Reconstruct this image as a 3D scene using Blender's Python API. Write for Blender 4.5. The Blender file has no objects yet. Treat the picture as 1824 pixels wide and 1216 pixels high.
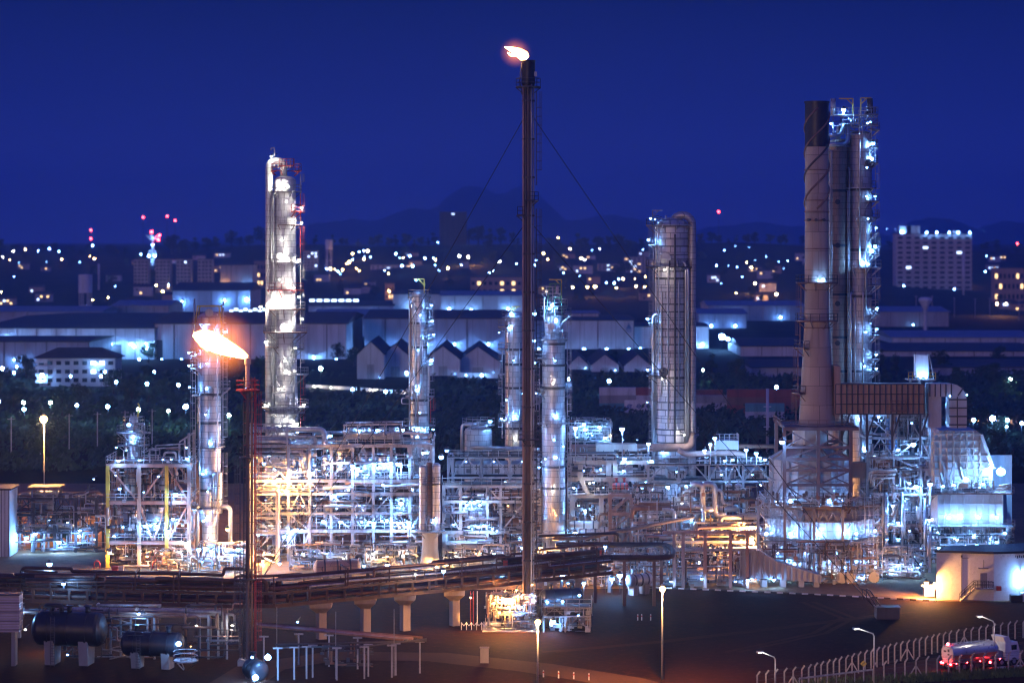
import bpy, math, random
from math import sin, cos, pi, radians, sqrt, atan2
from mathutils import Vector

# ------------------------------------------------------------------ camera, sky, exposure
scene = bpy.context.scene
col = scene.collection
F, H, HY = 4307.0, 56.0, 430.0            # focal length in photo pixels, camera height, horizon row
cam = bpy.data.cameras.new("camera")
cam_ob = bpy.data.objects.new("camera", cam)
col.objects.link(cam_ob)
cam_ob.location = (0, 0, H)
cam_ob.rotation_euler = (radians(90), 0, 0)
cam.sensor_width = 36.0
cam.lens = F / 1824.0 * 36.0
cam.shift_y = -(608.0 - HY) / 1824.0
cam.clip_start = 1.0
cam.clip_end = 60000.0
cam.dof.use_dof = True
cam.dof.focus_distance = 405.0
cam.dof.aperture_fstop = cam.lens / 1000.0 / 0.50
cam.dof.aperture_blades = 9
scene.camera = cam_ob

SKY = 1.12
world = bpy.data.worlds.new("World")
scene.world = world
world.use_nodes = True
nt = world.node_tree
for n in list(nt.nodes):
    nt.nodes.remove(n)
wo = nt.nodes.new("ShaderNodeOutputWorld")
wb = nt.nodes.new("ShaderNodeBackground")
tc = nt.nodes.new("ShaderNodeTexCoord")
sx = nt.nodes.new("ShaderNodeSeparateXYZ")
rp = nt.nodes.new("ShaderNodeValToRGB")
nt.links.new(tc.outputs["Generated"], sx.inputs[0])
nt.links.new(sx.outputs["Z"], rp.inputs[0])
cr = rp.color_ramp
cr.elements[0].position = 0.0
cr.elements[0].color = (0.0270, 0.0410, 0.345, 1)
cr.elements[1].position = 0.60
cr.elements[1].color = (0.0080, 0.0240, 0.240, 1)
for p, c in ((0.028, (0.0170, 0.0295, 0.265)), (0.055, (0.0078, 0.0170, 0.155)), (0.10, (0.0026, 0.0085, 0.072)), (0.16, (0.0050, 0.0160, 0.140)), (0.30, (0.0120, 0.0370, 0.390))):
    e = cr.elements.new(p)
    e.color = (*c, 1)
# the afterglow of a sun well under the horizon, behind the camera
sky = nt.nodes.new("ShaderNodeTexSky")
sky.sky_type = 'NISHITA'
sky.sun_disc = False
sky.sun_elevation = radians(-4.0)
sky.sun_rotation = radians(180.0)
sk = nt.nodes.new("ShaderNodeMixRGB")
sk.blend_type = 'ADD'
sk.inputs[0].default_value = 0.02
nt.links.new(rp.outputs[0], sk.inputs[1])
nt.links.new(sky.outputs[0], sk.inputs[2])
nt.links.new(sk.outputs[0], wb.inputs[0])
wb.inputs[1].default_value = SKY
nt.links.new(wb.outputs[0], wo.inputs[0])

# last afterglow low behind the camera
sun = bpy.data.lights.new("afterglow", 'SUN')
sun.energy = 0.40
sun.angle = radians(14.0)
sun.color = (1.0, 0.60, 0.46)
sun_ob = bpy.data.objects.new("afterglow", sun)
col.objects.link(sun_ob)
sun_ob.rotation_euler = (radians(86.0), 0, radians(-24.0))

scene.view_settings.view_transform = 'Standard'
scene.view_settings.look = 'None'
scene.view_settings.exposure = 0.18
scene.view_settings.gamma = 1.0
scene.render.engine = 'CYCLES'
cy = scene.cycles
cy.use_light_tree = True
cy.use_adaptive_sampling = False
cy.max_bounces = 5
cy.diffuse_bounces = 2
cy.glossy_bounces = 2
cy.transmission_bounces = 4
cy.transparent_max_bounces = 8
cy.volume_bounces = 1
cy.sample_clamp_indirect = 4.0
cy.caustics_reflective = False
cy.caustics_refractive = False
cy.blur_glossy = 1.0
cy.use_denoising = True
try:
    cy.denoiser = 'OPENIMAGEDENOISE'
    cy.denoising_input_passes = 'RGB_ALBEDO_NORMAL'
except Exception:
    pass
cy.filter_width = 1.15

# ------------------------------------------------------------------ photo pixels to metres
def S(Y): return F / Y                       # photo pixels per metre at distance Y
def X(px, Y): return (px - 912.0) * Y / F
def Z(py, Y): return H - (py - HY) * Y / F
def GY(py): return F * H / (py - HY)         # distance at which the flat ground shows at that row
def P(px, py, Y): return (X(px, Y), Y, Z(py, Y))

# ------------------------------------------------------------------ mesh collector
class MB:
    def __init__(s):
        s.v, s.f, s.s = [], [], []
    def box(s, c, d, rz=0.0, tilt=None):
        x, y, z = d[0] / 2, d[1] / 2, d[2] / 2
        b = len(s.v)
        ca, sa = cos(rz), sin(rz)
        for k in (-1, 1):
            for i, j in ((-1, -1), (1, -1), (1, 1), (-1, 1)):
                px, py = i * x, j * y
                s.v.append((c[0] + px * ca - py * sa, c[1] + px * sa + py * ca, c[2] + k * z))
        for q in ((3, 2, 1, 0), (4, 5, 6, 7), (0, 1, 5, 4), (1, 2, 6, 5), (2, 3, 7, 6), (3, 0, 4, 7)):
            s.f.append(tuple(b + i for i in q)); s.s.append(False)
        return s
    def bar(s, p, q, w, h=None):
        h = h or w
        p, q = Vector(p), Vector(q)
        d = q - p
        if d.length < 1e-6: return s
        d.normalize()
        up = Vector((0, 0, 1)) if abs(d.z) < 0.95 else Vector((0, 1, 0))
        a = d.cross(up).normalized() * (w / 2)
        c = a.normalized().cross(d).normalized() * (h / 2)
        b = len(s.v)
        for e in (p, q):
            for i, j in ((-1, -1), (1, -1), (1, 1), (-1, 1)):
                s.v.append(tuple(e + a * i + c * j))
        for k in ((3, 2, 1, 0), (4, 5, 6, 7), (0, 1, 5, 4), (1, 2, 6, 5), (2, 3, 7, 6), (3, 0, 4, 7)):
            s.f.append(tuple(b + i for i in k)); s.s.append(False)
        return s
    def pipe(s, pts, r, n=7, caps=True, r1=None):
        pts = [Vector(p) for p in pts]
        m = len(pts)
        b = len(s.v)
        prev = None
        for i, p in enumerate(pts):
            if i == 0: t = pts[1] - p
            elif i == m - 1: t = p - pts[i - 1]
            else: t = (p - pts[i - 1]).normalized() + (pts[i + 1] - p).normalized()
            if t.length < 1e-6: t = pts[min(i + 1, m - 1)] - pts[max(i - 1, 0)]
            if t.length < 1e-6: t = Vector((0, 0, 1))
            t.normalize()
            if prev is None:
                u = t.cross(Vector((0, 0, 1)))
                if u.length < 0.05: u = t.cross(Vector((1, 0, 0)))
            else:
                u = prev - t * prev.dot(t)
                if u.length < 0.05: u = t.cross(Vector((0, 1, 0)))
            u.normalize(); prev = u
            w = t.cross(u)
            k = 1.0
            if 0 < i < m - 1:
                a = (p - pts[i - 1]).normalized().dot((pts[i + 1] - p).normalized())
                k = 1.0 / max(0.72, sqrt(max(0.02, (1 + a) / 2)))
            rr = r if r1 is None else r + (r1 - r) * i / (m - 1)
            for j in range(n):
                an = 2 * pi * j / n
                s.v.append(tuple(p + (u * cos(an) + w * sin(an)) * rr * k))
        for i in range(m - 1):
            for j in range(n):
                j2 = (j + 1) % n
                s.f.append((b + i * n + j, b + i * n + j2, b + (i + 1) * n + j2, b + (i + 1) * n + j)); s.s.append(True)
        if caps:
            s.f.append(tuple(b + j for j in reversed(range(n)))); s.s.append(False)
            e = b + (m - 1) * n
            s.f.append(tuple(e + j for j in range(n))); s.s.append(False)
        return s
    def tube(s, p, q, r, n=8, r1=None):
        return s.pipe([p, q], r, n, True, r1)
    def lathe(s, prof, c=(0, 0, 0), n=20, axis='z', a0=0.0, a1=2 * pi, ang=0.0):
        """profile of (radius, height); a doubled height gives a sharp edge; axis 'h' lies it down along a heading."""
        full = abs(a1 - a0 - 2 * pi) < 1e-6
        k = n if full else n + 1
        def put(r, h, a):
            if axis == 'z': return (c[0] + r * cos(a), c[1] + r * sin(a), c[2] + h)
            ca, sa = cos(ang), sin(ang)
            lx, ly, lz = h, r * cos(a), r * sin(a)
            return (c[0] + lx * ca - ly * sa, c[1] + lx * sa + ly * ca, c[2] + lz)
        for i in range(len(prof) - 1):
            (r0, h0), (r1, h1) = prof[i], prof[i + 1]
            if r0 == r1 and h0 == h1: continue
            b = len(s.v)
            for r, h in ((r0, h0), (r1, h1)):
                for j in range(k):
                    s.v.append(put(r, h, a0 + (a1 - a0) * j / n))
            for j in range(n):
                j2 = (j + 1) % k
                q = (b + j, b + j2, b + k + j2, b + k + j)
                if axis != 'z': q = q[::1]
                s.f.append(q); s.s.append(True)
        return s
    def dome(s, c, r, h, n=20, up=1):
        prof = [(r * cos(a), up * h * sin(a)) for a in [pi / 2 * i / 5 for i in range(6)]]
        prof[-1] = (0.02, prof[-1][1])
        b = len(s.v)
        for (rr, hh) in prof:
            for j in range(n):
                a = 2 * pi * j / n
                s.v.append((c[0] + rr * cos(a), c[1] + rr * sin(a), c[2] + hh))
        for i in range(len(prof) - 1):
            for j in range(n):
                j2 = (j + 1) % n
                q = (b + i * n + j, b + i * n + j2, b + (i + 1) * n + j2, b + (i + 1) * n + j)
                s.f.append(q if up > 0 else q[::-1]); s.s.append(True)
        return s
    def ball(s, c, r, n=10, m=6, sq=1.0):
        b = len(s.v)
        for i in range(m + 1):
            t = pi * i / m
            for j in range(n):
                a = 2 * pi * j / n
                s.v.append((c[0] + r * sin(t) * cos(a), c[1] + r * sin(t) * sin(a), c[2] + r * sq * cos(t)))
        for i in range(m):
            for j in range(n):
                j2 = (j + 1) % n
                s.f.append((b + i * n + j, b + (i + 1) * n + j, b + (i + 1) * n + j2, b + i * n + j2)); s.s.append(True)
        return s
    def poly(s, pts, smooth=False):
        b = len(s.v)
        s.v.extend(tuple(p) for p in pts)
        s.f.append(tuple(range(b, b + len(pts)))); s.s.append(smooth)
        return s
    def prism(s, foot, z0, z1):
        n = len(foot); b = len(s.v)
        s.v.extend((x, y, z0) for x, y in foot); s.v.extend((x, y, z1) for x, y in foot)
        for i in range(n):
            j = (i + 1) % n
            s.f.append((b + i, b + j, b + n + j, b + n + i)); s.s.append(False)
        s.f.append(tuple(b + n + i for i in range(n))); s.s.append(False)
        s.f.append(tuple(b + i for i in reversed(range(n)))); s.s.append(False)
        return s
    def loft(s, rings, cap=True):
        n = len(rings[0]); b = len(s.v)
        for r in rings: s.v.extend(tuple(p) for p in r)
        for i in range(len(rings) - 1):
            for j in range(n):
                k = (j + 1) % n
                s.f.append((b + i * n + j, b + i * n + k, b + (i + 1) * n + k, b + (i + 1) * n + j)); s.s.append(False)
        if cap:
            s.f.append(tuple(b + i for i in reversed(range(n)))); s.s.append(False)
            e = b + (len(rings) - 1) * n
            s.f.append(tuple(e + i for i in range(n))); s.s.append(False)
        return s
    def build(s, name, mat, parent=None, loc=None):
        if parent is not None:
            o = base_of(parent)
        elif loc is not None:
            o = Vector(loc)
        else:
            xs = [v[0] for v in s.v]; ys = [v[1] for v in s.v]; zs = [v[2] for v in s.v]
            o = Vector(((min(xs) + max(xs)) / 2, (min(ys) + max(ys)) / 2, min(zs)))
        me = bpy.data.meshes.new(name)
        me.from_pydata([(v[0] - o[0], v[1] - o[1], v[2] - o[2]) for v in s.v], [], s.f)
        me.polygons.foreach_set("use_smooth", s.s)
        me.update()
        me.materials.append(mat)
        ob = bpy.data.objects.new(name, me)
        col.objects.link(ob)
        if parent is not None: ob.parent = parent
        else: ob.location = o
        return ob

def base_of(o):
    v = Vector((0, 0, 0))
    while o is not None:
        v = v + o.location
        o = o.parent
    return v

KIDS = {}
def tag(o, label=None, cat=None, group=None, kind=None):
    if label: o["label"] = label
    if cat: o["category"] = cat
    if group: o["group"] = group
    if kind: o["kind"] = kind
    return o
def thing(name, label, cat, loc, group=None):
    o = bpy.data.objects.new(name, None)
    o.empty_display_size = 0.5
    col.objects.link(o)
    o.location = loc
    return tag(o, label, cat, group)
def dup(root, loc, label=None, group=None, rz=0.0, sc=None):
    def cp(o, par):
        c = o.copy(); col.objects.link(c); c.parent = par
        for ch in o.children: cp(ch, c)
        return c
    r = root.copy(); col.objects.link(r)
    for ch in root.children: cp(ch, r)
    r.location = loc; r.rotation_euler = (0, 0, rz)
    if sc: r.scale = sc if hasattr(sc, '__len__') else (sc, sc, sc)
    if label: r["label"] = label
    if group: r["group"] = group
    return r

# ------------------------------------------------------------------ materials
def base_mat(name):
    m = bpy.data.materials.new(name)
    m.use_nodes = True
    t = m.node_tree
    b = t.nodes["Principled BSDF"]
    return m, t, b
def nd(t, kind, **kw):
    n = t.nodes.new(kind)
    for k, v in kw.items(): setattr(n, k, v)
    return n
def worn(name, c, rough=0.55, metal=0.0, c2=None, scale=0.5, bump=0.15, streak=True, amount=0.6, dark=0.55):
    """painted or bare surface with blotches and vertical streaks of dirt"""
    m, t, b = base_mat(name)
    L = t.links.new
    co = nd(t, "ShaderNodeTexCoord")
    mp = nd(t, "ShaderNodeMapping")
    mp.inputs["Scale"].default_value = (1, 1, 0.18 if streak else 1.0)
    L(co.outputs["Object"], mp.inputs[0])
    no = nd(t, "ShaderNodeTexNoise"); no.inputs["Scale"].default_value = scale; no.inputs["Detail"].default_value = 6
    no.inputs["Roughness"].default_value = 0.65
    L(mp.outputs[0], no.inputs["Vector"])
    r = nd(t, "ShaderNodeValToRGB")
    c2 = c2 or tuple(x * dark for x in c)
    r.color_ramp.elements[0].position = 0.30; r.color_ramp.elements[0].color = (*c2, 1)
    r.color_ramp.elements[1].position = 0.30 + 0.45 * amount; r.color_ramp.elements[1].color = (*c, 1)
    L(no.outputs[0], r.inputs[0])
    L(r.outputs[0], b.inputs["Base Color"])
    n2 = nd(t, "ShaderNodeTexNoise"); n2.inputs["Scale"].default_value = scale * 5; n2.inputs["Detail"].default_value = 4
    L(co.outputs["Object"], n2.inputs["Vector"])
    mr = nd(t, "ShaderNodeMapRange")
    mr.inputs["To Min"].default_value = max(0.05, rough - 0.15); mr.inputs["To Max"].default_value = min(1.0, rough + 0.18)
    L(n2.outputs[0], mr.inputs[0]); L(mr.outputs[0], b.inputs["Roughness"])
    b.inputs["Metallic"].default_value = metal
    if bump:
        bp = nd(t, "ShaderNodeBump"); bp.inputs["Strength"].default_value = bump; bp.inputs["Distance"].default_value = 0.05
        L(n2.outputs[0], bp.inputs["Height"]); L(bp.outputs[0], b.inputs["Normal"])
    return m
def clad(name, c, rough=0.36, metal=0.75, ring=1.1, wide=1.6, rust=0.25, rustc=(0.22, 0.13, 0.09), bumpy=0.5, mortar=0.045):
    """sheet-metal insulation wrapped round a vertical vessel: seams, dents and stains in cylinder coordinates"""
    m, t, b = base_mat(name)
    L = t.links.new
    co = nd(t, "ShaderNodeTexCoord"); se = nd(t, "ShaderNodeSeparateXYZ")
    L(co.outputs["Object"], se.inputs[0])
    at = nd(t, "ShaderNodeMath", operation='ARCTAN2'); L(se.outputs[1], at.inputs[0]); L(se.outputs[0], at.inputs[1])
    ml = nd(t, "ShaderNodeMath", operation='MULTIPLY'); L(at.outputs[0], ml.inputs[0]); ml.inputs[1].default_value = 2.6
    cb = nd(t, "ShaderNodeCombineXYZ"); L(ml.outputs[0], cb.inputs[0]); L(se.outputs[2], cb.inputs[1])
    br = nd(t, "ShaderNodeTexBrick")
    br.inputs["Scale"].default_value = 1.0; br.inputs["Brick Width"].default_value = wide; br.inputs["Row Height"].default_value = ring
    br.inputs["Mortar Size"].default_value = mortar; br.inputs["Mortar Smooth"].default_value = 0.4; br.inputs["Bias"].default_value = 0.0
    br.inputs["Color1"].default_value = (*c, 1); br.inputs["Color2"].default_value = (*[x * 0.78 for x in c], 1)
    br.inputs["Mortar"].default_value = (*[x * 0.35 for x in c], 1)
    L(cb.outputs[0], br.inputs["Vector"])
    mp = nd(t, "ShaderNodeMapping"); mp.inputs["Scale"].default_value = (1.3, 0.09, 1); L(cb.outputs[0], mp.inputs[0])
    no = nd(t, "ShaderNodeTexNoise"); no.inputs["Scale"].default_value = 1.2; no.inputs["Detail"].default_value = 7; no.inputs["Roughness"].default_value = 0.7
    L(mp.outputs[0], no.inputs["Vector"])
    rr = nd(t, "ShaderNodeValToRGB"); rr.color_ramp.elements[0].position = 0.52; rr.color_ramp.elements[0].color = (0, 0, 0, 1)
    rr.color_ramp.elements[1].position = 0.75; rr.color_ramp.elements[1].color = (rust, rust, rust, 1)
    L(no.outputs[0], rr.inputs[0])
    mx = nd(t, "ShaderNodeMixRGB"); L(rr.outputs[0], mx.inputs[0]); L(br.outputs["Color"], mx.inputs[1]); mx.inputs[2].default_value = (*rustc, 1)
    L(mx.outputs[0], b.inputs["Base Color"])
    b.inputs["Metallic"].default_value = metal
    mr = nd(t, "ShaderNodeMapRange"); mr.inputs["To Min"].default_value = rough - 0.1; mr.inputs["To Max"].default_value = rough + 0.25
    L(no.outputs[0], mr.inputs[0]); L(mr.outputs[0], b.inputs["Roughness"])
    n2 = nd(t, "ShaderNodeTexNoise"); n2.inputs["Scale"].default_value = 1.1; n2.inputs["Detail"].default_value = 3
    L(cb.outputs[0], n2.inputs["Vector"])
    ad = nd(t, "ShaderNodeMath", operation='MULTIPLY_ADD'); L(br.outputs["Fac"], ad.inputs[0]); ad.inputs[1].default_value = -0.7; L(n2.outputs[0], ad.inputs[2])
    bp = nd(t, "ShaderNodeBump"); bp.inputs["Strength"].default_value = bumpy; bp.inputs["Distance"].default_value = 0.06
    L(ad.outputs[0], bp.inputs["Height"]); L(bp.outputs[0], b.inputs["Normal"])
    return m
def corrugated(name, c, pitch=1.0, rough=0.5, metal=0.1, dark=0.72, axis='x', seam=6.0):
    """ribbed wall sheeting with a seam every few ribs"""
    m, t, b = base_mat(name)
    L = t.links.new
    co = nd(t, "ShaderNodeTexCoord")
    se = nd(t, "ShaderNodeSeparateXYZ"); L(co.outputs["Object"], se.inputs[0])
    sm = nd(t, "ShaderNodeMath", operation='ADD'); L(se.outputs[0], sm.inputs[0]); L(se.outputs[1], sm.inputs[1])
    if axis == 'z':
        src = se.outputs[2]
    else:
        src = sm.outputs[0]
    mu = nd(t, "ShaderNodeMath", operation='MULTIPLY'); L(src, mu.inputs[0]); mu.inputs[1].default_value = 2 * pi / pitch
    si = nd(t, "ShaderNodeMath", operation='SINE'); L(mu.outputs[0], si.inputs[0])
    bp = nd(t, "ShaderNodeBump"); bp.inputs["Strength"].default_value = 0.5; bp.inputs["Distance"].default_value = 0.08
    L(si.outputs[0], bp.inputs["Height"]); L(bp.outputs[0], b.inputs["Normal"])
    pp = nd(t, "ShaderNodeMath", operation='PINGPONG'); L(src, pp.inputs[0]); pp.inputs[1].default_value = seam / 2
    gt = nd(t, "ShaderNodeMath", operation='LESS_THAN'); L(pp.outputs[0], gt.inputs[0]); gt.inputs[1].default_value = 0.12
    mp = nd(t, "ShaderNodeMapping"); mp.inputs["Scale"].default_value = (0.25, 0.25, 0.05); L(co.outputs["Object"], mp.inputs[0])
    no = nd(t, "ShaderNodeTexNoise"); no.inputs["Scale"].default_value = 1.0; no.inputs["Detail"].default_value = 6
    L(mp.outputs[0], no.inputs["Vector"])
    r = nd(t, "ShaderNodeValToRGB"); r.color_ramp.elements[0].position = 0.3; r.color_ramp.elements[0].color = (*[x * dark for x in c], 1)
    r.color_ramp.elements[1].position = 0.6; r.color_ramp.elements[1].color = (*c, 1)
    L(no.outputs[0], r.inputs[0])
    mx = nd(t, "ShaderNodeMixRGB"); L(gt.outputs[0], mx.inputs[0]); L(r.outputs[0], mx.inputs[1]); mx.inputs[2].default_value = (*[x * 0.5 for x in c], 1)
    L(mx.outputs[0], b.inputs["Base Color"])
    b.inputs["Roughness"].default_value = rough; b.inputs["Metallic"].default_value = metal
    return m
def glow(name, c, strength):
    m, t, b = base_mat(name)
    b.inputs["Base Color"].default_value = (0.8, 0.8, 0.8, 1)
    b.inputs["Emission Color"].default_value = (*c, 1)
    b.inputs["Emission Strength"].default_value = strength
    try: m.cycles.emission_sampling = 'FRONT'
    except Exception: pass
    return m
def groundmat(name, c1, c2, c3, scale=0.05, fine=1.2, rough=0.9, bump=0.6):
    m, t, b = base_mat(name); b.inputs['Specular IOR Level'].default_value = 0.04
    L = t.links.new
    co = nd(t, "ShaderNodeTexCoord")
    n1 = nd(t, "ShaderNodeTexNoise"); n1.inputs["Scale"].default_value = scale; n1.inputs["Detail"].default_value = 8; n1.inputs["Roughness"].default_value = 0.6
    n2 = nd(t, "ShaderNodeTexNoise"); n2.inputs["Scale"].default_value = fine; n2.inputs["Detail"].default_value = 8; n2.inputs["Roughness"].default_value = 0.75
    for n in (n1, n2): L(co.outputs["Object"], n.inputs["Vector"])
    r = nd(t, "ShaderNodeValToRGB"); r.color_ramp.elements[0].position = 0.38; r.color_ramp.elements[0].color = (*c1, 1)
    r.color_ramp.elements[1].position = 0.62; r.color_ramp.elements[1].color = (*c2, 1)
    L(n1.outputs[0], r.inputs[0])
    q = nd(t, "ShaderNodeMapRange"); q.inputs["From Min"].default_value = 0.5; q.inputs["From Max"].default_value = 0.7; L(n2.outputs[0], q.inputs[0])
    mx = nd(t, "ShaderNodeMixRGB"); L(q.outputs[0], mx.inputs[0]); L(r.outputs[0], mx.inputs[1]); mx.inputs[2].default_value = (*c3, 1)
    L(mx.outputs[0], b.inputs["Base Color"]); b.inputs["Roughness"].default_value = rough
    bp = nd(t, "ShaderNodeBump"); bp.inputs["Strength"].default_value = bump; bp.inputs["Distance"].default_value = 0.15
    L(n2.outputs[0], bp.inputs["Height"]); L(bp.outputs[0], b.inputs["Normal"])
    return m

STEEL = worn("grey_steel_paint", (0.38, 0.38, 0.38), 0.5, 0.1, (0.15, 0.14, 0.14), scale=0.9)
STEEL_D = worn("dark_steel_paint", (0.085, 0.08, 0.082), 0.55, 0.1)
BROWN = worn("brown_steel_paint", (0.23, 0.14, 0.11), 0.6, 0.0, (0.10, 0.06, 0.05))
PINK = worn("pink_oxide_paint", (0.42, 0.27, 0.22), 0.6, 0.0, (0.24, 0.14, 0.11))
CREAM = worn("cream_fireproofing", (0.55, 0.50, 0.42), 0.8, 0.0, (0.36, 0.30, 0.24))
GALV = worn("galvanised_steel", (0.46, 0.47, 0.48), 0.45, 0.4, (0.22, 0.22, 0.22), scale=0.9)
ALU = worn("aluminium_pipe_jacket", (0.62, 0.62, 0.62), 0.33, 0.8)
RUST = worn("rusty_pipe", (0.30, 0.17, 0.11), 0.7, 0.1, (0.13, 0.07, 0.05))
YELLOW = worn("yellow_safety_paint", (0.72, 0.50, 0.08), 0.5)
RED = worn("red_paint", (0.48, 0.06, 0.05), 0.5, 0.0, (0.25, 0.04, 0.03))
WHITE = worn("white_paint", (0.75, 0.75, 0.75), 0.5, 0.0, (0.52, 0.51, 0.50))
BLACK = worn("black_insulation", (0.025, 0.025, 0.03), 0.45, 0.0, (0.012, 0.012, 0.014))
CONC = worn("concrete", (0.34, 0.31, 0.28), 0.85, 0.0, (0.20, 0.18, 0.16), scale=0.35)
DECK = worn("deck_grating", (0.10, 0.10, 0.10), 0.7, 0.3)
BLUEP = worn("blue_paint", (0.10, 0.20, 0.42), 0.5)
TEAL = worn("teal_paint", (0.10, 0.32, 0.36), 0.55)
GREEN = worn("green_paint", (0.10, 0.28, 0.16), 0.5)
ALUC = clad("aluminium_cladding", (0.58, 0.58, 0.60))
ALUW = clad("pale_cladding", (0.66, 0.66, 0.65), 0.5, 0.25, rust=0.2)
ALUD = clad("dull_cladding", (0.48, 0.45, 0.44), 0.42, 0.5, rust=0.4)
BRNC = clad("brown_cladding", (0.44, 0.29, 0.20), 0.5, 0.15, rust=0.6)
CHIMC = clad("chimney_shell", (0.43, 0.35, 0.28), 0.75, 0.0, ring=3.2, wide=8.0, rust=0.55, rustc=(0.17, 0.11, 0.09), bumpy=0.25)
PANEL = worn("furnace_casing", (0.46, 0.46, 0.47), 0.55, 0.1, (0.30, 0.27, 0.26), scale=0.35)
PANEL_B = worn("brown_furnace_casing", (0.38, 0.27, 0.21), 0.6, 0.05, (0.20, 0.13, 0.10), scale=0.35)
GLASS = worn("dark_glass", (0.02, 0.025, 0.03), 0.12, 0.0, bump=0)
RUBBER = worn("tyre_rubber", (0.02, 0.02, 0.02), 0.8)

COOL = (0.17, 0.43, 1.0); NEUT = (1.0, 0.93, 0.82); WARM = (1.0, 0.45, 0.125); GRN = (0.45, 1.0, 0.80); REDC = (1.0, 0.03, 0.04)
# the glass of each kind of lamp: what one sees of it, and the light its bulb gives off (radiance of the glass it stands for)
KIND = {'c': (COOL, 165), 'C': (COOL, 265), 'd': (COOL, 60), 'n': (NEUT, 200), 'N': (NEUT, 300), 'w': (WARM, 320), 'W': (WARM, 2200), 'g': (GRN, 150), 'r': (REDC, 60)}
SEEN = {'c': 22.0, 'C': 45.0, 'd': 3.0, 'n': 14.0, 'N': 24.0, 'w': 5.0, 'W': 11.0, 'g': 5.0, 'r': 8.0}
GLASSES = {k: glow("lamp_glass_" + n, KIND[k][0], SEEN[k]) for k, n in (('c', "cool"), ('C', "strong_cool"), ('d', "dim"), ('n', "white"), ('N', "strong_white"), ('w', "sodium"), ('W', "strong_sodium"), ('g', "mercury"), ('r', "red"))}
LENS = {k: glow("far_lamp_glass_" + n, KIND[k][0], KIND[k][1]) for k, n in (('c', "cool"), ('C', "strong_cool"), ('d', "dim"), ('n', "white"), ('N', "strong_white"), ('w', "sodium"), ('W', "strong_sodium"), ('g', "mercury"), ('r', "red"))}
BULBS = {}
def bulb(parent, p, k, r, wash=False):
    """the light a lamp gives, from just below its glass, or from just behind it where it washes a wall"""
    key = (k, round(r, 3))
    if key not in BULBS:
        c, L = KIND[k]
        l = bpy.data.lights.new("bulb", 'POINT')
        l.color = c; l.energy = 4 * pi * pi * L * r * r; l.shadow_soft_size = 0.06
        BULBS[key] = l
    o = bpy.data.objects.new("bulb", BULBS[key])
    col.objects.link(o); o.parent = parent
    o.location = Vector((p[0], p[1] + r * (1.3 if wash else -0.45), p[2] + r * (0.25 if wash else -1.15))) - base_of(parent)
    return o
R = random.Random(7)
# ------------------------------------------------------------------ builders of plant parts
def lamp(root, p, k='c', r=0.28, arm=None, hood=True):
    """a floodlight fixed to its thing: hood and arm, with the glowing lens under it"""
    m = MB()
    x, y, z = p
    r = r * 0.8 if r < 0.3 else (r * 0.92 if r < 0.36 else r)
    if hood:
        m.lathe([(r * 1.25, r * 0.45), (r * 0.9, r * 0.95), (r * 0.3, r * 1.25), (0.02, r * 1.3)], p, 8)
        m.box((x, y, z + r * 1.4), (r * 0.6, r * 0.6, r * 0.5))
    if arm is not None:
        m.bar((x, y, z + r * 1.3), arm, 0.09)
    if not m.v:
        m.box((x, y, z + r * 1.1), (r * 0.5, r * 0.5, r * 0.3))
    h = m.build("floodlight", STEEL_D, root)
    g_ = MB().ball(p, r, 10, 6, 0.85).build("lens", GLASSES[k], h)
    if k in 'CNWwn' or r >= 0.2: bulb(g_, p, k, r, not hood)
    return h
def rail(m, pts, h=1.1, step=1.6, t=0.075, closed=False):
    pts = [Vector(p) for p in pts]
    if closed: pts = pts + [pts[0]]
    for a, b in zip(pts[:-1], pts[1:]):
        d = (b - a).length
        n = max(1, int(round(d / step)))
        for i in range(n + 1):
            p = a.lerp(b, i / n)
            m.bar(p, p + Vector((0, 0, h)), t)
        for k in (0.5, 1.0):
            m.bar(a + Vector((0, 0, h * k)), b + Vector((0, 0, h * k)), t)
    return m
def platform(root, cx, cy, r, z, ext, a0, a1, mat=STEEL, railmat=None, h=1.15, brackets=True, name="platform"):
    """ring or part-ring deck round a vessel, with its brackets; the railing is a part of it"""
    a0, a1 = radians(a0), radians(a1)
    n = max(3, int((a1 - a0) * (r + ext) / 1.4))
    m = MB()
    ri, ro = r + 0.03, r + ext
    m.lathe([(ri, z), (ro, z), (ro, z + 0.16), (ri, z + 0.16), (ri, z)], (cx, cy, 0), n, a0=a0, a1=a1)
    if brackets:
        nb = max(2, n // 2)
        for i in range(nb + 1):
            a = a0 + (a1 - a0) * i / nb
            m.bar((cx + r * cos(a), cy + r * sin(a), z - ext * 0.85), (cx + ro * cos(a), cy + ro * sin(a), z), 0.12)
            m.bar((cx + r * cos(a), cy + r * sin(a), z - 0.09), (cx + ro * cos(a), cy + ro * sin(a), z - 0.09), 0.12)
    p = m.build(name, mat, root)
    w = MB()
    full = a1 - a0 > 2 * pi - 0.05
    pts = [(cx + (ro - 0.06) * cos(a0 + (a1 - a0) * i / n), cy + (ro - 0.06) * sin(a0 + (a1 - a0) * i / n), z + 0.16) for i in range(n + (0 if full else 1))]
    if not full:
        pts = [(cx + ri * cos(a0), cy + ri * sin(a0), z + 0.16)] + pts + [(cx + ri * cos(a1), cy + ri * sin(a1), z + 0.16)]
    rail(w, pts, h, 1.5, 0.075, full)
    w.build("railing", railmat or mat, p)
    return p
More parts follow.
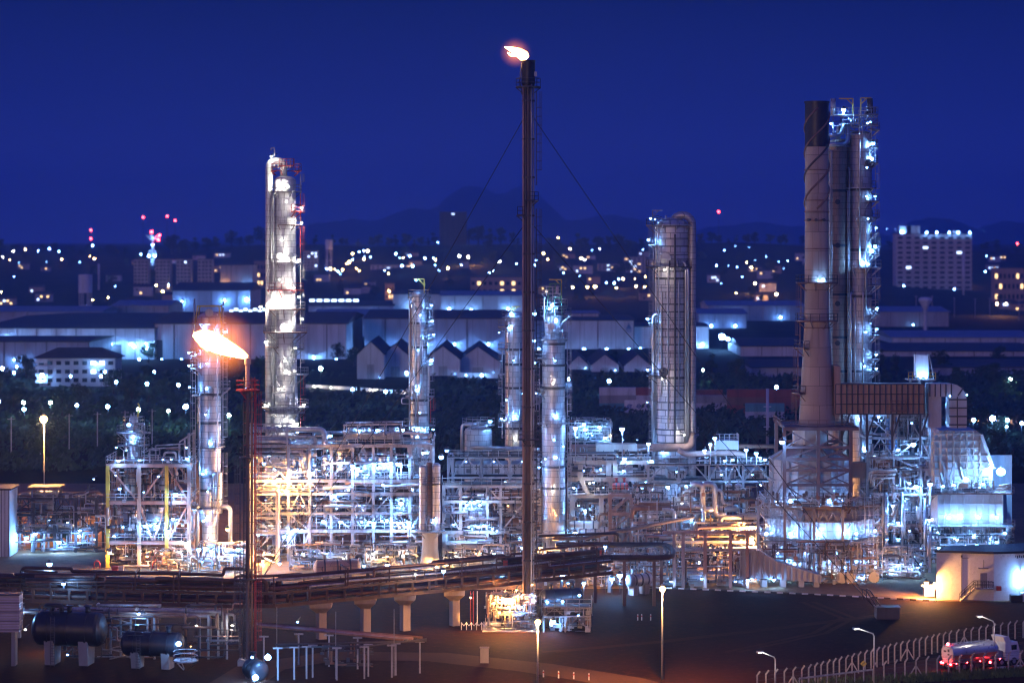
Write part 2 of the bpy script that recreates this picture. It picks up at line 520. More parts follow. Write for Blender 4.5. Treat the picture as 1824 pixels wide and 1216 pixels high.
def ladder(root, cx, cy, r, ang, z0, z1, mat=STEEL, off=0.45, cage=True):
    a = radians(ang)
    m = MB()
    d = Vector((cos(a), sin(a), 0)); t = Vector((-sin(a), cos(a), 0))
    c = Vector((cx, cy, 0)) + d * (r + off)
    for s in (-0.28, 0.28):
        m.bar(c + t * s + Vector((0, 0, z0)), c + t * s + Vector((0, 0, z1)), 0.08)
    k = int((z1 - z0) / 0.6)
    for i in range(k):
        z = z0 + 0.6 * (i + 0.5)
        m.bar(c - t * 0.28 + Vector((0, 0, z)), c + t * 0.28 + Vector((0, 0, z)), 0.05)
    if cage:
        for i in range(int((z1 - z0 - 2) / 1.3)):
            z = z0 + 2.2 + 1.3 * i
            q = [c + t * s + d * e + Vector((0, 0, z)) for s, e in ((-0.4, 0), (-0.4, 0.5), (0, 0.8), (0.4, 0.5), (0.4, 0))]
            for u, v in zip(q[:-1], q[1:]): m.bar(u, v, 0.055)
        for s, e in ((-0.4, 0.5), (0, 0.8), (0.4, 0.5)):
            m.bar(c + t * s + d * e + Vector((0, 0, z0 + 2.2)), c + t * s + d * e + Vector((0, 0, z1)), 0.05)
    return m.build("ladder", mat, root)
def bend(pts, rad=0.6, k=4):
    """round the corners of a pipe run"""
    pts = [Vector(p) for p in pts]
    out = [pts[0]]
    for a, b, c in zip(pts[:-2], pts[1:-1], pts[2:]):
        u, v = (a - b), (c - b)
        q = min(rad, u.length * 0.45, v.length * 0.45)
        u.normalize(); v.normalize()
        s, e = b + u * q, b + v * q
        for i in range(k + 1):
            t = i / k
            out.append((1 - t) ** 2 * s + 2 * t * (1 - t) * b + t * t * e)
    out.append(pts[-1])
    return out
def run(root, pts, r, mat=ALU, rad=None, name="pipe", n=8):
    return MB().pipe(bend(pts, rad or max(0.35, r * 2.2)), r, n).build(name, mat, root)
def vessel_rings(m, cx, cy, r, zs, t=0.09, w=0.22):
    for z in zs:
        m.lathe([(r, z - w), (r + t, z - w), (r + t, z - w), (r + t, z + w), (r + t, z + w), (r, z + w)], (cx, cy, 0), 28)
def column(name, label, cat, x, y, prof, mat, top=None, rings=(), ringmat=None, group=None):
    """a tower on its own base: shell turned from (radius, height) pairs, closed by a domed head"""
    root = thing(name, label, cat, (x, y, 0), group)
    m = MB()
    m.lathe(prof, (x, y, 0), 32)
    m.build("shell", mat, root)
    if top:
        MB().dome((x, y, prof[-1][1]), prof[-1][0], top, 32).build("head", ringmat or mat, root)
    for z in rings:
        r = max(rr for rr, zz in prof if True and abs(zz - z) >= 0) if len(prof) == 2 else prof_r(prof, z)
        q = MB(); vessel_rings(q, x, y, r, [z]); q.build("stiffening_ring", ringmat or STEEL_D, root)
    return root
def prof_r(prof, z):
    for (r0, z0), (r1, z1) in zip(prof[:-1], prof[1:]):
        if z0 <= z <= z1 and z1 > z0:
            return r0 + (r1 - r0) * (z - z0) / (z1 - z0)
    return prof[-1][0]
def manway(root, x, y, r, z, ang, mat=STEEL_D, s=0.55):
    a = radians(ang)
    d = Vector((cos(a), sin(a), 0)); c = Vector((x, y, z)) + d * r
    m = MB()
    m.tube(c - d * 0.2, c + d * 0.55, s, 12); m.tube(c + d * 0.55, c + d * 0.72, s * 1.3, 12)
    return m.build("manway", mat, root)
def davit(root, x, y, z, h, reach, mat=YELLOW, ang=180, t=0.22):
    a = radians(ang)
    m = MB()
    d = Vector((cos(a), sin(a), 0))
    b = Vector((x, y, z))
    m.bar(b, b + Vector((0, 0, h)), t); m.bar(b + Vector((0, 0, h)), b + Vector((0, 0, h)) + d * reach, t)
    m.bar(b + Vector((0, 0, h - 1.1)), b + Vector((0, 0, h)) + d * 1.1, t * 0.8)
    return m.build("davit", mat, root)

PIPE_MATS = [ALU, GALV, GALV, STEEL, STEEL_D, STEEL_D, RUST, CREAM]
def pipework(root, box, n, rnd, rs=(0.07, 0.09, 0.12, 0.16, 0.22, 0.3), mats=PIPE_MATS, vert=0.5, name="pipe"):
    """runs of pipe that turn at right angles through a volume"""
    (x0, x1), (y0, y1), (z0, z1) = box
    made = []
    for _ in range(n):
        p = [rnd.uniform(x0, x1), y0 + (y1 - y0) * rnd.random() ** 1.6, rnd.uniform(z0, z1)]
        pts = [tuple(p)]
        ax = 2 if rnd.random() < vert else 0
        for _k in range(rnd.choice((1, 2, 3, 3, 4))):
            lim = ((x0, x1), (y0, y1), (z0, z1))[ax]
            span = lim[1] - lim[0]
            q = p[ax] + rnd.choice((-1, 1)) * rnd.uniform(0.15, 0.6) * span * (1 if ax != 0 else 0.6)
            p[ax] = min(lim[1], max(lim[0], q))
            if (Vector(p) - Vector(pts[-1])).length > 0.3: pts.append(tuple(p))
            ax = rnd.choice([a for a in (0, 2, 2 if ax == 0 else 0, 1) if a != ax])
        if len(pts) < 2: continue
        r = rnd.choice(rs)
        made.append(run(root, pts, r, rnd.choice(mats), n=7 if r > 0.15 else 6, name=name))
    return made
def thin_lines(root, box, n, rnd, mat=GALV, t=0.07):
    """tubing, conduit and supports too fine to count, some pale and some dark"""
    (x0, x1), (y0, y1), (z0, z1) = box
    for mt, share in ((mat, 0.5), (STEEL_D, 0.35), (RUST, 0.15)):
        m = MB()
        for _ in range(max(3, int(n * share))):
            x, y, z = rnd.uniform(x0, x1), y0 + (y1 - y0) * rnd.random() ** 1.6, rnd.uniform(z0, z1)
            t = rnd.choice((0.08, 0.11, 0.14, 0.18))
            if rnd.random() < 0.55:
                m.bar((x, y, z), (x, y, min(z1, z + rnd.uniform(0.8, 3.2))), t)
            else:
                m.bar((x, y, z), (min(x1, x + rnd.uniform(0.8, 4.0)), y, z), t)
            if rnd.random() < 0.3:
                m.box((x, y, z), (rnd.uniform(0.25, 0.7), rnd.uniform(0.2, 0.6), rnd.uniform(0.25, 0.7)))
        tag(m.build("tubing", mt, root), kind="stuff")

def frame(name, label, cat, xs, ys, zs, rnd, w=0.45, mat=STEEL, decks=True, rails=True, brace='x', railmat=GALV, skip=0.35, group=None, postmats=None, deckfill=0.75):
    """open steel structure: posts, floor beams, bracing, decks with railings"""
    root = thing(name, label, cat, (xs[0], ys[0], 0), group)
    top = zs[-1]
    for i, x in enumerate(xs):
        for j, y in enumerate(ys):
            pm = postmats[i] if (postmats and j == 0) else mat
            MB().bar((x, y, 0), (x, y, top), w, w).build("post", pm, root)
    for k, z in enumerate(zs):
        m = MB()
        for y in ys: m.bar((xs[0] - w / 2, y, z), (xs[-1] + w / 2, y, z), w * 0.75, w * 1.0)
        for x in xs: m.bar((x, ys[0], z - 0.02), (x, ys[-1], z - 0.02), w * 0.7, w * 0.9)
        for y in ys[1:-1] or ():
            pass
        m.build("deck_frame", mat, root)
        if decks:
            d = MB()
            for x0, x1 in zip(xs[:-1], xs[1:]):
                if rnd.random() < deckfill:
                    d.box(((x0 + x1) / 2, (ys[0] + ys[-1]) / 2, z + w * 0.5 + 0.07), (x1 - x0 - 0.05, ys[-1] - ys[0] + 0.6, 0.10))
            if d.v: d.build("deck_grating", DECK, root)
        if rails:
            q = MB()
            rail(q, [(xs[0] - 0.3, ys[-1] + 0.3, z + w * 0.5 + 0.1), (xs[0] - 0.3, ys[0] - 0.3, z + w * 0.5 + 0.1), (xs[-1] + 0.3, ys[0] - 0.3, z + w * 0.5 + 0.1), (xs[-1] + 0.3, ys[-1] + 0.3, z + w * 0.5 + 0.1)], 1.15, 1.7, 0.075)
            q.build("railing", railmat, root)
    lev = [0] + list(zs)
    for y in (ys[0], ys[-1]):
        for x0, x1 in zip(xs[:-1], xs[1:]):
            for z0, z1 in zip(lev[:-1], lev[1:]):
                if rnd.random() < skip: continue
                kind = brace if brace != 'mix' else rnd.choice('xvad')
                b = w * 0.5
                def br(p, q): MB().bar((p[0], y, p[1]), (q[0], y, q[1]), b).build("brace", mat, root)
                mx = (x0 + x1) / 2
                if kind == 'x': br((x0, z0), (x1, z1)); 
                elif kind == 'v': br((x0, z1), (mx, z0)); br((x1, z1), (mx, z0))
                elif kind == 'a': br((x0, z0), (mx, z1)); br((x1, z0), (mx, z1))
                else: br((x1, z0), (x0, z1))
    return root
def drum(label, c, r, L, ang=0.0, mat=ALU, name="horizontal_drum", cat="pressure vessel", saddle=CONC, base=None, bands=3, nozzles=2, domed=True, group=None, headmat=None):
    """horizontal vessel lying on two saddles"""
    cx, cy, cz = c
    base = cz - r - 0.8 if base is None else base
    root = thing(name, label, cat, (cx, cy, base), group)
    a = radians(ang)
    d = Vector((cos(a), sin(a), 0)); t = Vector((-sin(a), cos(a), 0))
    hd = [(0.02, -L / 2 - r * 0.5)] + [(r * sin(pi / 2 * i / 5), -L / 2 - r * 0.5 * cos(pi / 2 * i / 5)) for i in range(1, 6)] if domed else [(0.02, -L / 2), (r, -L / 2)]
    prof = hd + [(rr, -hh) for rr, hh in reversed(hd)]
    MB().lathe(prof, (cx, cy, cz), 26, axis='h', ang=a).build("shell", mat, root)
    for i in range(bands):
        h = -L / 2 + L * (i + 0.5) / bands
        MB().lathe([(r, h - 0.12), (r + 0.07, h - 0.12), (r + 0.07, h + 0.12), (r, h + 0.12)], (cx, cy, cz), 26, axis='h', ang=a).build("band", STEEL_D if mat is not BLACK else BLACK, root)
    for s in (-0.3, 0.3):
        q = Vector((cx, cy, 0)) + d * (L * s)
        m = MB()
        z1 = cz - r * 0.45
        hw, th = r * 0.8, 0.35 + r * 0.12
        for sg in (1,):
            top = [q + t * hw + d * th + Vector((0, 0, z1)), q - t * hw + d * th + Vector((0, 0, z1)), q - t * hw - d * th + Vector((0, 0, z1)), q + t * hw - d * th + Vector((0, 0, z1))]
            bot = [Vector((p.x, p.y, base)) for p in [q + (t * hw * 0.75 + d * th), q + (-t * hw * 0.75 + d * th), q + (-t * hw * 0.75 - d * th), q + (t * hw * 0.75 - d * th)]]
            m.loft([bot, top])
        m.build("saddle", saddle, root)
    for i in range(nozzles):
        q = Vector((cx, cy, cz)) + d * (L * (-0.32 + 0.64 * i / max(1, nozzles - 1)))
        m = MB(); m.tube(q + Vector((0, 0, r * 0.9)), q + Vector((0, 0, r + 0.7)), 0.16 + r * 0.08, 10); m.tube(q + Vector((0, 0, r + 0.7)), q + Vector((0, 0, r + 0.86)), 0.28 + r * 0.1, 10)
        m.build("nozzle", mat, root)
    return root
def upright(label, x, y, z0, z1, r, mat=ALUC, name="vertical_drum", cat="pressure vessel", legs=True, group=None, ring=2):
    root = thing(name, label, cat, (x, y, z0), group)
    lz = min(1.6, (z1 - z0) * 0.2) if legs else 0
    m = MB()
    m.lathe([(0.05, z0 + lz - r * 0.3), (r * 0.75, z0 + lz - r * 0.12), (r, z0 + lz + r * 0.1), (r, z1 - r * 0.4)] if legs else [(r, z0), (r, z1 - r * 0.4)], (x, y, 0), 20)
    m.build("shell", mat, root)
    MB().dome((x, y, z1 - r * 0.4), r, r * 0.4, 20).build("head", mat, root)
    if legs:
        for k in range(4):
            a = pi / 4 + k * pi / 2
            MB().bar((x + r * 0.9 * cos(a), y + r * 0.9 * sin(a), z0), (x + r * 0.9 * cos(a), y + r * 0.9 * sin(a), z0 + lz + r * 0.6), 0.22).build("leg", STEEL, root)
    for i in range(ring):
        z = z0 + lz + (z1 - z0 - lz) * (i + 1) / (ring + 1)
        q = MB(); vessel_rings(q, x, y, r, [z], 0.06, 0.1); q.build("band", STEEL_D, root)
    q = MB(); q.tube((x, y, z1 - 0.1), (x, y, z1 + 0.6), 0.18, 8); q.tube((x, y, z1 + 0.6), (x, y, z1 + 0.75), 0.32, 8); q.build("nozzle", GALV, root)
    return root
def panel_wall(m, p, q, z0, z1, d=0.18, nx=5, nz=3, w=0.16):
    """stiffening ribs standing proud of a flat casing from p to q"""
    p, q = Vector((*p, 0)), Vector((*q, 0))
    t = (q - p).normalized(); nrm = Vector((t.y, -t.x, 0)) * (d / 2)
    for i in range(nx + 1):
        a = p.lerp(q, i / nx) + nrm
        m.bar(a + Vector((0, 0, z0)), a + Vector((0, 0, z1)), w, d)
    for k in range(nz + 1):
        z = z0 + (z1 - z0) * k / nz
        m.bar(p + nrm * 1.1 + Vector((0, 0, z)), q + nrm * 1.1 + Vector((0, 0, z)), d * 0.9, w)
    return m
# ------------------------------------------------------------------ ground
def smooth(a, b, x):
    t = max(0.0, min(1.0, (x - a) / (b - a)))
    return t * t * (3 - 2 * t)
def terr(x, y):
    z = 46.0 * smooth(1800, 3500, y)
    k = smooth(1500, 2600, y)
    z += k * (5.0 * sin(x * 0.0041 + 1.3) + 4.0 * sin(x * 0.0093 + y * 0.003) + 3.0 * sin(x * 0.019 + 2.0))
    return z
def ribbon(name, pts, w, mat, z=0.04, kind="structure"):
    m = MB()
    L_, R_ = [], []
    for i, p in enumerate(pts):
        a = Vector(pts[max(0, i - 1)]); b = Vector(pts[min(len(pts) - 1, i + 1)])
        t = (b - a).normalized(); n = Vector((-t.y, t.x))
        q = Vector(p)
        L_.append((q + n * w / 2)); R_.append((q - n * w / 2))
    for i in range(len(pts) - 1):
        m.poly([(L_[i].x, L_[i].y, z), (R_[i].x, R_[i].y, z), (R_[i + 1].x, R_[i + 1].y, z), (L_[i + 1].x, L_[i + 1].y, z)][::1])
    o = m.build(name, mat)
    tag(o, kind=kind)
    return o
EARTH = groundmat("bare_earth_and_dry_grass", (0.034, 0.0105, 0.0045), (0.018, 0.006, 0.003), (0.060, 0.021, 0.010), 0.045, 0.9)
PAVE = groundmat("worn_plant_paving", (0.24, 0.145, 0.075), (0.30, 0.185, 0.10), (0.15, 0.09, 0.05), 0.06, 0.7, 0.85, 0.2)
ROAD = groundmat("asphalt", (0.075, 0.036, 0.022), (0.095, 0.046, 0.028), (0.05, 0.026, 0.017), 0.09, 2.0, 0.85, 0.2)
LAND = groundmat("dark_countryside", (0.020, 0.026, 0.022), (0.040, 0.042, 0.040), (0.06, 0.058, 0.055), 0.006, 0.05, 0.95, 0.3)
HILLM = groundmat("forested_hills", (0.03, 0.035, 0.03), (0.05, 0.05, 0.045), (0.06, 0.06, 0.05), 0.002, 0.02, 1.0, 0.2)

g = MB()
ys = [-60, 100, 200, 260, 300, 340, 380, 420, 480, 560, 700, 900, 1150, 1450, 1700, 1850, 2000, 2150, 2300, 2450, 2600, 2750, 2900, 3050, 3200, 3350, 3500, 4000, 5000, 7000, 10000, 14500]
nx = 80
for y in ys:
    hw = 200 + y * 0.55
    for i in range(nx + 1):
        x = -hw + 2 * hw * i / nx
        g.v.append((x, y, terr(x, y) if y < 4500 else 46.0))
for j in range(len(ys) - 1):
    for i in range(nx):
        a = j * (nx + 1) + i
        g.f.append((a, a + 1, a + nx + 2, a + nx + 1)); g.s.append(True)
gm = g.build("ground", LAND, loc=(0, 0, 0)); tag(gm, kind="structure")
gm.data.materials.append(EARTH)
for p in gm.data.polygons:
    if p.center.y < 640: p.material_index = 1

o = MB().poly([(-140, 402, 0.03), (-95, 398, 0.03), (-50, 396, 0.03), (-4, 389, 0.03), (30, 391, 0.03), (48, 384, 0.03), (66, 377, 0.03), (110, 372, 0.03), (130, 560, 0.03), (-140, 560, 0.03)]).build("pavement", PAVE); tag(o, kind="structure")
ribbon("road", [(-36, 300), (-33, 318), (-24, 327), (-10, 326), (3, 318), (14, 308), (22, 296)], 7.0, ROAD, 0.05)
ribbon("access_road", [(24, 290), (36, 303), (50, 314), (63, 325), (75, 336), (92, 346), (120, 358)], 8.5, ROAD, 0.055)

# far hills, each a ridge of its own size
def ridge(name, px0, px1, Y, peaks, depth=900, zb=30.0):
    m = MB(); n = 90; rows = 9
    for j in range(rows):
        t = j / (rows - 1)
        for i in range(n + 1):
            px = px0 + (px1 - px0) * i / n
            h = 0
            for (pc, ph, pw) in peaks:
                d = (px - pc) / pw
                h = max(h, (HY - ph) * math.exp(-d * d)) if True else h
            h += 2.0 * sin(px * 0.071) + 1.3 * sin(px * 0.19 + 1)
            top = 56 + h * Y / F
            yy = Y - depth + depth * t
            m.v.append((X(px, Y), yy, zb + (top - zb) * sin(t * pi / 2) ** 1.2 + 3 * sin(px * 0.4 + j)))
    for j in range(rows - 1):
        for i in range(n):
            a = j * (n + 1) + i
            m.f.append((a, a + 1, a + n + 2, a + n + 1)); m.s.append(True)
    o = m.build(name, HILLM); tag(o, kind="structure")
ridge("hills", 300, 1650, 13600, [(845, 330, 100), (930, 332, 75), (750, 372, 120), (1090, 384, 150), (620, 392, 120), (1350, 398, 160)], 1500)
ridge("hill", 1250, 2200, 13000, [(1660, 386, 70), (1790, 396, 90), (1950, 400, 160), (1500, 410, 100)], 1300)

# ------------------------------------------------------------------ flames
def flamemat(name, axis_len, hot, edge, strength):
    m, t, b = base_mat(name)
    L = t.links.new
    lw = nd(t, "ShaderNodeLayerWeight"); lw.inputs[0].default_value = 0.45
    co = nd(t, "ShaderNodeTexCoord")
    no = nd(t, "ShaderNodeTexNoise"); no.inputs["Scale"].default_value = 0.9; no.inputs["Detail"].default_value = 4; L(co.outputs["Object"], no.inputs["Vector"])
    ad = nd(t, "ShaderNodeMath", operation='MULTIPLY_ADD'); L(no.outputs[0], ad.inputs[0]); ad.inputs[1].default_value = 0.35; L(lw.outputs["Facing"], ad.inputs[2])
    r = nd(t, "ShaderNodeValToRGB")
    r.color_ramp.elements[0].position = 0.35; r.color_ramp.elements[0].color = (*hot, 1)
    r.color_ramp.elements[1].position = 1.05; r.color_ramp.elements[1].color = (*edge, 1)
    L(ad.outputs[0], r.inputs[0]); L(r.outputs[0], b.inputs["Emission Color"])
    b.inputs["Emission Strength"].default_value = strength
    b.inputs["Base Color"].default_value = (0, 0, 0, 1); b.inputs["Roughness"].default_value = 1
    return m
def halomat(name, c, density, strength):
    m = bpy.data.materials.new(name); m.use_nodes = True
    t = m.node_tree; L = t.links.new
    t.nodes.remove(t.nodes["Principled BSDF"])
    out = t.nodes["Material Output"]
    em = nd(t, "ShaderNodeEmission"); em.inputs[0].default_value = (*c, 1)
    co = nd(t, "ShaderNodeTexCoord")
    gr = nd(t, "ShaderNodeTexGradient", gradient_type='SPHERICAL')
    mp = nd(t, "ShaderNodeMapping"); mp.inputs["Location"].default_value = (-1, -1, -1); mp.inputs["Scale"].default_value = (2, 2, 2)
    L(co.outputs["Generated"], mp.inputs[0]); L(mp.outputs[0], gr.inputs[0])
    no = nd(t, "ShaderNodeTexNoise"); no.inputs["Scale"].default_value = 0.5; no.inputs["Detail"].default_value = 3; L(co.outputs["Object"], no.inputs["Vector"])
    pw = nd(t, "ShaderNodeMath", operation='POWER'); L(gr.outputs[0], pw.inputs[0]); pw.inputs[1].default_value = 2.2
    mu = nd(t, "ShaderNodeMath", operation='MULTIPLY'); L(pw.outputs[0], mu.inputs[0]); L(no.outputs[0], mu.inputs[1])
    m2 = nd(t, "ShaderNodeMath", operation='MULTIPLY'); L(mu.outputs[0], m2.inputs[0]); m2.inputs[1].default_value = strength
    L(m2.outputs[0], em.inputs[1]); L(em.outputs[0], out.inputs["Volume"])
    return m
FLAME = flamemat("flame_core", 7, (1.0, 0.72, 0.32), (1.0, 0.27, 0.03), 40.0)
HALO = halomat("flame_glow_halo", (1.0, 0.24, 0.03), 1, 1.6)
def flame(label, path, radii, seed, tongues, group=None, halo=2.0):
    root = thing("flame", label, "flame", path[0])
    rnd = random.Random(seed)
    def tongue(pts, rad, n=12):
        m = MB(); b = 0
        pts = [Vector(p) for p in pts]
        rings = []
        for i, p in enumerate(pts):
            t = (pts[min(i + 1, len(pts) - 1)] - pts[max(0, i - 1)]).normalized()
            u = t.cross(Vector((0, 0, 1))).normalized(); w = t.cross(u)
            rr = rad[i]
            rings.append([p + (u * cos(2 * pi * k / n) + w * sin(2 * pi * k / n)) * rr * (1 + 0.05 * rnd.uniform(-1, 1)) for k in range(n)])
        m.loft(rings); m.s = [True] * len(m.s)
        return m
    tongue(path, radii, 20).build("flame_core", FLAME, root)
    for (pts, rad) in tongues:
        tongue(pts, rad, 8).build("flame_tongue", FLAME, root)
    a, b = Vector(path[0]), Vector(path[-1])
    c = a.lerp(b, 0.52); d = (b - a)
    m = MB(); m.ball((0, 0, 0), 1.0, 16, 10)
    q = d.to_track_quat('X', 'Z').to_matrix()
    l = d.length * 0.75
    m.v = [tuple(c + q @ Vector((v[0] * l, v[1] * halo, v[2] * halo))) for v in m.v]
    m.build("glow_halo", HALO, root)  # soft red glow round the flame, put in as an emissive volume
    return root
YF = 320.0
fp = [(440, 636), (430, 631), (416, 625), (402, 619), (388, 613), (374, 606), (362, 601), (352, 597), (345, 593)]
fr = [0.28, 0.55, 0.85, 1.05, 1.22, 1.28, 1.1, 0.7, 0.08]
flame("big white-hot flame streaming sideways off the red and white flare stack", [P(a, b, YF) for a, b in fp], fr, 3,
      [([P(376, 612, YF), P(362, 606, YF), P(350, 600, YF), P(343, 597, YF)], [1.1, 0.85, 0.4, 0.05])], halo=5.2)
YT = 352.0
fp = [(938, 105), (934, 101), (928, 97), (922, 93), (915, 90), (908, 87), (899, 84)]
fr = [0.5, 0.75, 0.72, 0.62, 0.48, 0.3, 0.05]
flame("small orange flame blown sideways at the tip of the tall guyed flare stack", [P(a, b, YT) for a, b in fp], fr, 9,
      [([P(924, 97, YT), P(916, 97, YT), P(909, 98, YT), P(904, 94, YT)], [0.4, 0.35, 0.2, 0.05])], halo=2.4)

# ------------------------------------------------------------------ flare stacks
DKPIPE = worn("weathered_flare_pipe", (0.15, 0.11, 0.105), 0.5, 0.3, (0.06, 0.045, 0.04))
fx, fy = X(941, YT), YT
ft = Z(108, YT)
flare = thing("flare_stack", "tall dark guyed flare stack rising over the whole plant", "flare stack", (fx, fy, 0))
MB().lathe([(0.62, 0), (0.62, ft - 4)], (fx, fy, 0), 18).build("stack_pipe", DKPIPE, flare)
MB().lathe([(0.62, ft - 4), (1.0, ft - 3.4), (1.0, ft - 0.1), (1.08, ft), (0.9, ft), (0.9, ft - 0.5), (0.02, ft - 0.5)], (fx, fy, 0), 18).build("flare_tip", BLACK, flare)
for dx, dy, r in ((-0.72, -0.45, 0.16), (-0.35, -0.75, 0.11), (0.45, -0.7, 0.14), (0.78, -0.3, 0.1)):
    MB().tube((fx + dx, fy + dy, 0.5), (fx + dx, fy + dy, ft - 3.0 - abs(dx)), r, 7).build("pipe", PINK if dx < -0.5 else (DKPIPE if dx < 0 else GALV), flare)
for k in range(14):
    z = 4 + k * (ft - 10) / 13
    m = MB(); m.lathe([(0.62, z), (0.95, z), (0.95, z + 0.25), (0.62, z + 0.25)], (fx, fy, 0), 14); m.build("pipe_clamp", STEEL_D, flare)
ladder(flare, fx, fy, 0.7, -12, Z(330, YT), ft - 4.5, STEEL_D, 0.5)
ladder(flare, fx, fy, 0.7, -12, Z(700, YT), Z(372, YT), STEEL_D, 0.5)
ladder(flare, fx, fy, 0.7, -12, 1.0, Z(730, YT), STEEL_D, 0.5)
platform(flare, fx, fy, 0.62, Z(156, YT), 1.2, 0, 360, STEEL_D)
platform(flare, fx, fy, 0.62, Z(358, YT), 0.9, -110, 60, STEEL_D)
platform(flare, fx, fy, 0.62, Z(384, YT), 1.1, 120, 240, STEEL_D)
platform(flare, fx, fy, 0.62, Z(783, YT), 1.0, 0, 360, STEEL_D)
m = MB(); m.pipe([(fx - 0.9, fy - 0.2, ft - 5), (fx - 1.25, fy - 0.2, ft - 3), (fx - 0.95, fy - 0.2, ft - 0.4)], 0.08, 6); m.build("pilot_line", STEEL_D, flare)
m = MB(); m.box((fx + 1.05, fy - 0.3, ft - 2.0), (0.4, 0.4, 0.7)); m.build("igniter_box", GALV, flare)
for zz in (Z(196, YT), Z(391, YT)):
    for ex, ey in ((-40.5, 395.0), (54.0, 361.0)):
        mid = Vector((fx, fy, zz)).lerp(Vector((ex, ey, 1.5)), 0.5) - Vector((0, 0, 0.8))
        MB().pipe([(fx, fy, zz), tuple(mid), (ex, ey, 1.5)], 0.055, 5).build("guy_wire", BLACK, flare)
for pyl in (1042, 1105):
    pass
m = MB(); m.box((fx, fy, 0.5), (3.2, 3.2, 1.0)); m.build("footing", CONC, flare)

lx, ly = X(441, YF), YF
lt = Z(650, YF)
lf = thing("flare_stack", "slim red and white flare stack with one railed platform near its tip", "flare stack", (lx, ly, 0))
MB().lathe([(0.26, 0), (0.26, Z(690, YF))], (lx, ly, 0), 12).build("stack_pipe", DKPIPE, lf)
MB().lathe([(0.26, Z(690, YF)), (0.30, Z(690, YF)), (0.30, lt), (0.42, lt + 0.1), (0.42, lt + 0.9), (0.3, lt + 1.0)], (lx, ly, 0), 12).build("flare_tip", worn("hot_white_paint", (0.6, 0.5, 0.45), 0.5), lf)
for dx, r, mt in ((0.55, 0.15, RUST), (0.95, 0.1, RED), (-0.5, 0.09, STEEL_D)):
    MB().tube((lx + dx, ly + 0.1, 0.4), (lx + dx, ly + 0.1, Z(672, YF)), r, 7).build("pipe", mt, lf)
platform(lf, lx, ly, 0.3, Z(695, YF), 1.35, 0, 360, RED, RED)
platform(lf, lx, ly, 0.3, Z(815, YF), 0.9, 90, 300, STEEL_D)
platform(lf, lx, ly, 0.3, Z(1032, YF), 0.8, 0, 360, STEEL_D)
ladder(lf, lx, ly, 0.5, 20, 1.0, Z(697, YF), RED, 0.6)
ladder(lf, lx, ly, 0.5, 200, 1.0, Z(815, YF), STEEL_D, 0.5)
for k in range(26):
    z = 1.5 + k * 1.45
    m = MB(); m.bar((lx - 0.6, ly + 0.1, z), (lx + 1.0, ly + 0.1, z), 0.09); m.build("pipe_clamp", RED if z > 24 else STEEL_D, lf)
lamp(lf, (lx - 0.15, ly - 0.9, Z(690, YF)), 'd', 0.12)
m = MB(); m.box((lx, ly, 0.4), (2.4, 2.4, 0.8)); m.build("footing", CONC, lf)

# ------------------------------------------------------------------ towers
def side_lamps(root, cx, cy, r, Y, spots, out=1.0):
    """lamps given by their rows; those before the shell hang on a short arm off it, those beside it on a bracket"""
    for s in spots:
        px, py, k = s[:3]; rad = s[3] if len(s) > 3 else 0.28
        x, z = X(px, Y), Z(py, Y)
        dx = x - cx
        if abs(dx) < r * 0.95: y = cy - sqrt(r * r - dx * dx) - out
        else: y = cy - 1.8
        lamp(root, (x, y, z), k, rad, arm=(cx + dx * 0.6, cy - (r * 0.6 if abs(dx) < r else 0.2), z + 0.5), hood=abs(dx) >= r * 0.95)

# tall pale column with red galleries
Y = 440.0; cx, c_y = X(508, Y), Y; zt = Z(322, Y)
prof = [(2.4, 0), (2.4, Z(740, Y)), (2.25, Z(700, Y)), (2.05, Z(600, Y)), (2.0, Z(590, Y)), (1.98, zt)]
A = column("distillation_tower", "tall pale column with red galleries and a fat riser pipe along its side", "tower", cx, c_y, prof, ALUW, top=0.9)
pz = [(305, 1.0, -20, 100, RED), (305, 0.9, 150, 260, RED), (342, 1.05, 0, 360, STEEL), (377, 1.2, -50, 20, RED), (401, 1.1, -110, 10, BROWN), (468, 1.1, -180, 20, STEEL),
      (517, 1.45, 0, 360, RED), (551, 1.7, 0, 360, BROWN), (592, 2.0, 0, 360, BROWN), (618, 1.5, 150, 240, BROWN), (622, 1.3, -60, 40, STEEL), (667, 2.1, -110, 30, STEEL), (725, 2.0, 0, 360, STEEL), (735, 1.2, 0, 360, STEEL)]
for py, ext, a0, a1, mt in pz:
    z = Z(py, Y); platform(A, cx, c_y, prof_r(prof, z), z, ext, a0, a1, mt, RED if mt is RED else STEEL)
px_ = X(480, Y)
run(A, [(px_, c_y - 0.7, 2), (px_, c_y - 0.7, Z(288, Y)), (cx - 0.3, c_y, Z(286, Y)), (cx - 0.3, c_y, zt + 0.6)], 0.66, ALUW, 1.2, "riser_pipe", 14)
for dx, r_, a, b in ((-2.35, 0.12, 760, 350), (-2.0, 0.16, 770, 345), (-1.75, 0.11, 740, 420), (1.9, 0.1, 760, 620), (-1.45, 0.14, 700, 500), (1.6, 0.12, 740, 470)):
    run(A, [(cx + dx, c_y - 1.6, Z(a, Y)), (cx + dx, c_y - 1.6, Z(b, Y)), (cx + dx * 0.6, c_y - 1.2, Z(b, Y))], r_, GALV)
for a, b in ((345, 310), (401, 345), (468, 403), (517, 470), (551, 519), (592, 553), (667, 594), (725, 669), (770, 727)):
    ladder(A, cx, c_y, 2.2, -4 if a < 700 else 10, Z(a, Y), Z(b, Y), RED if a in (401, 468, 725, 770) else STEEL, 0.6, cage=True)
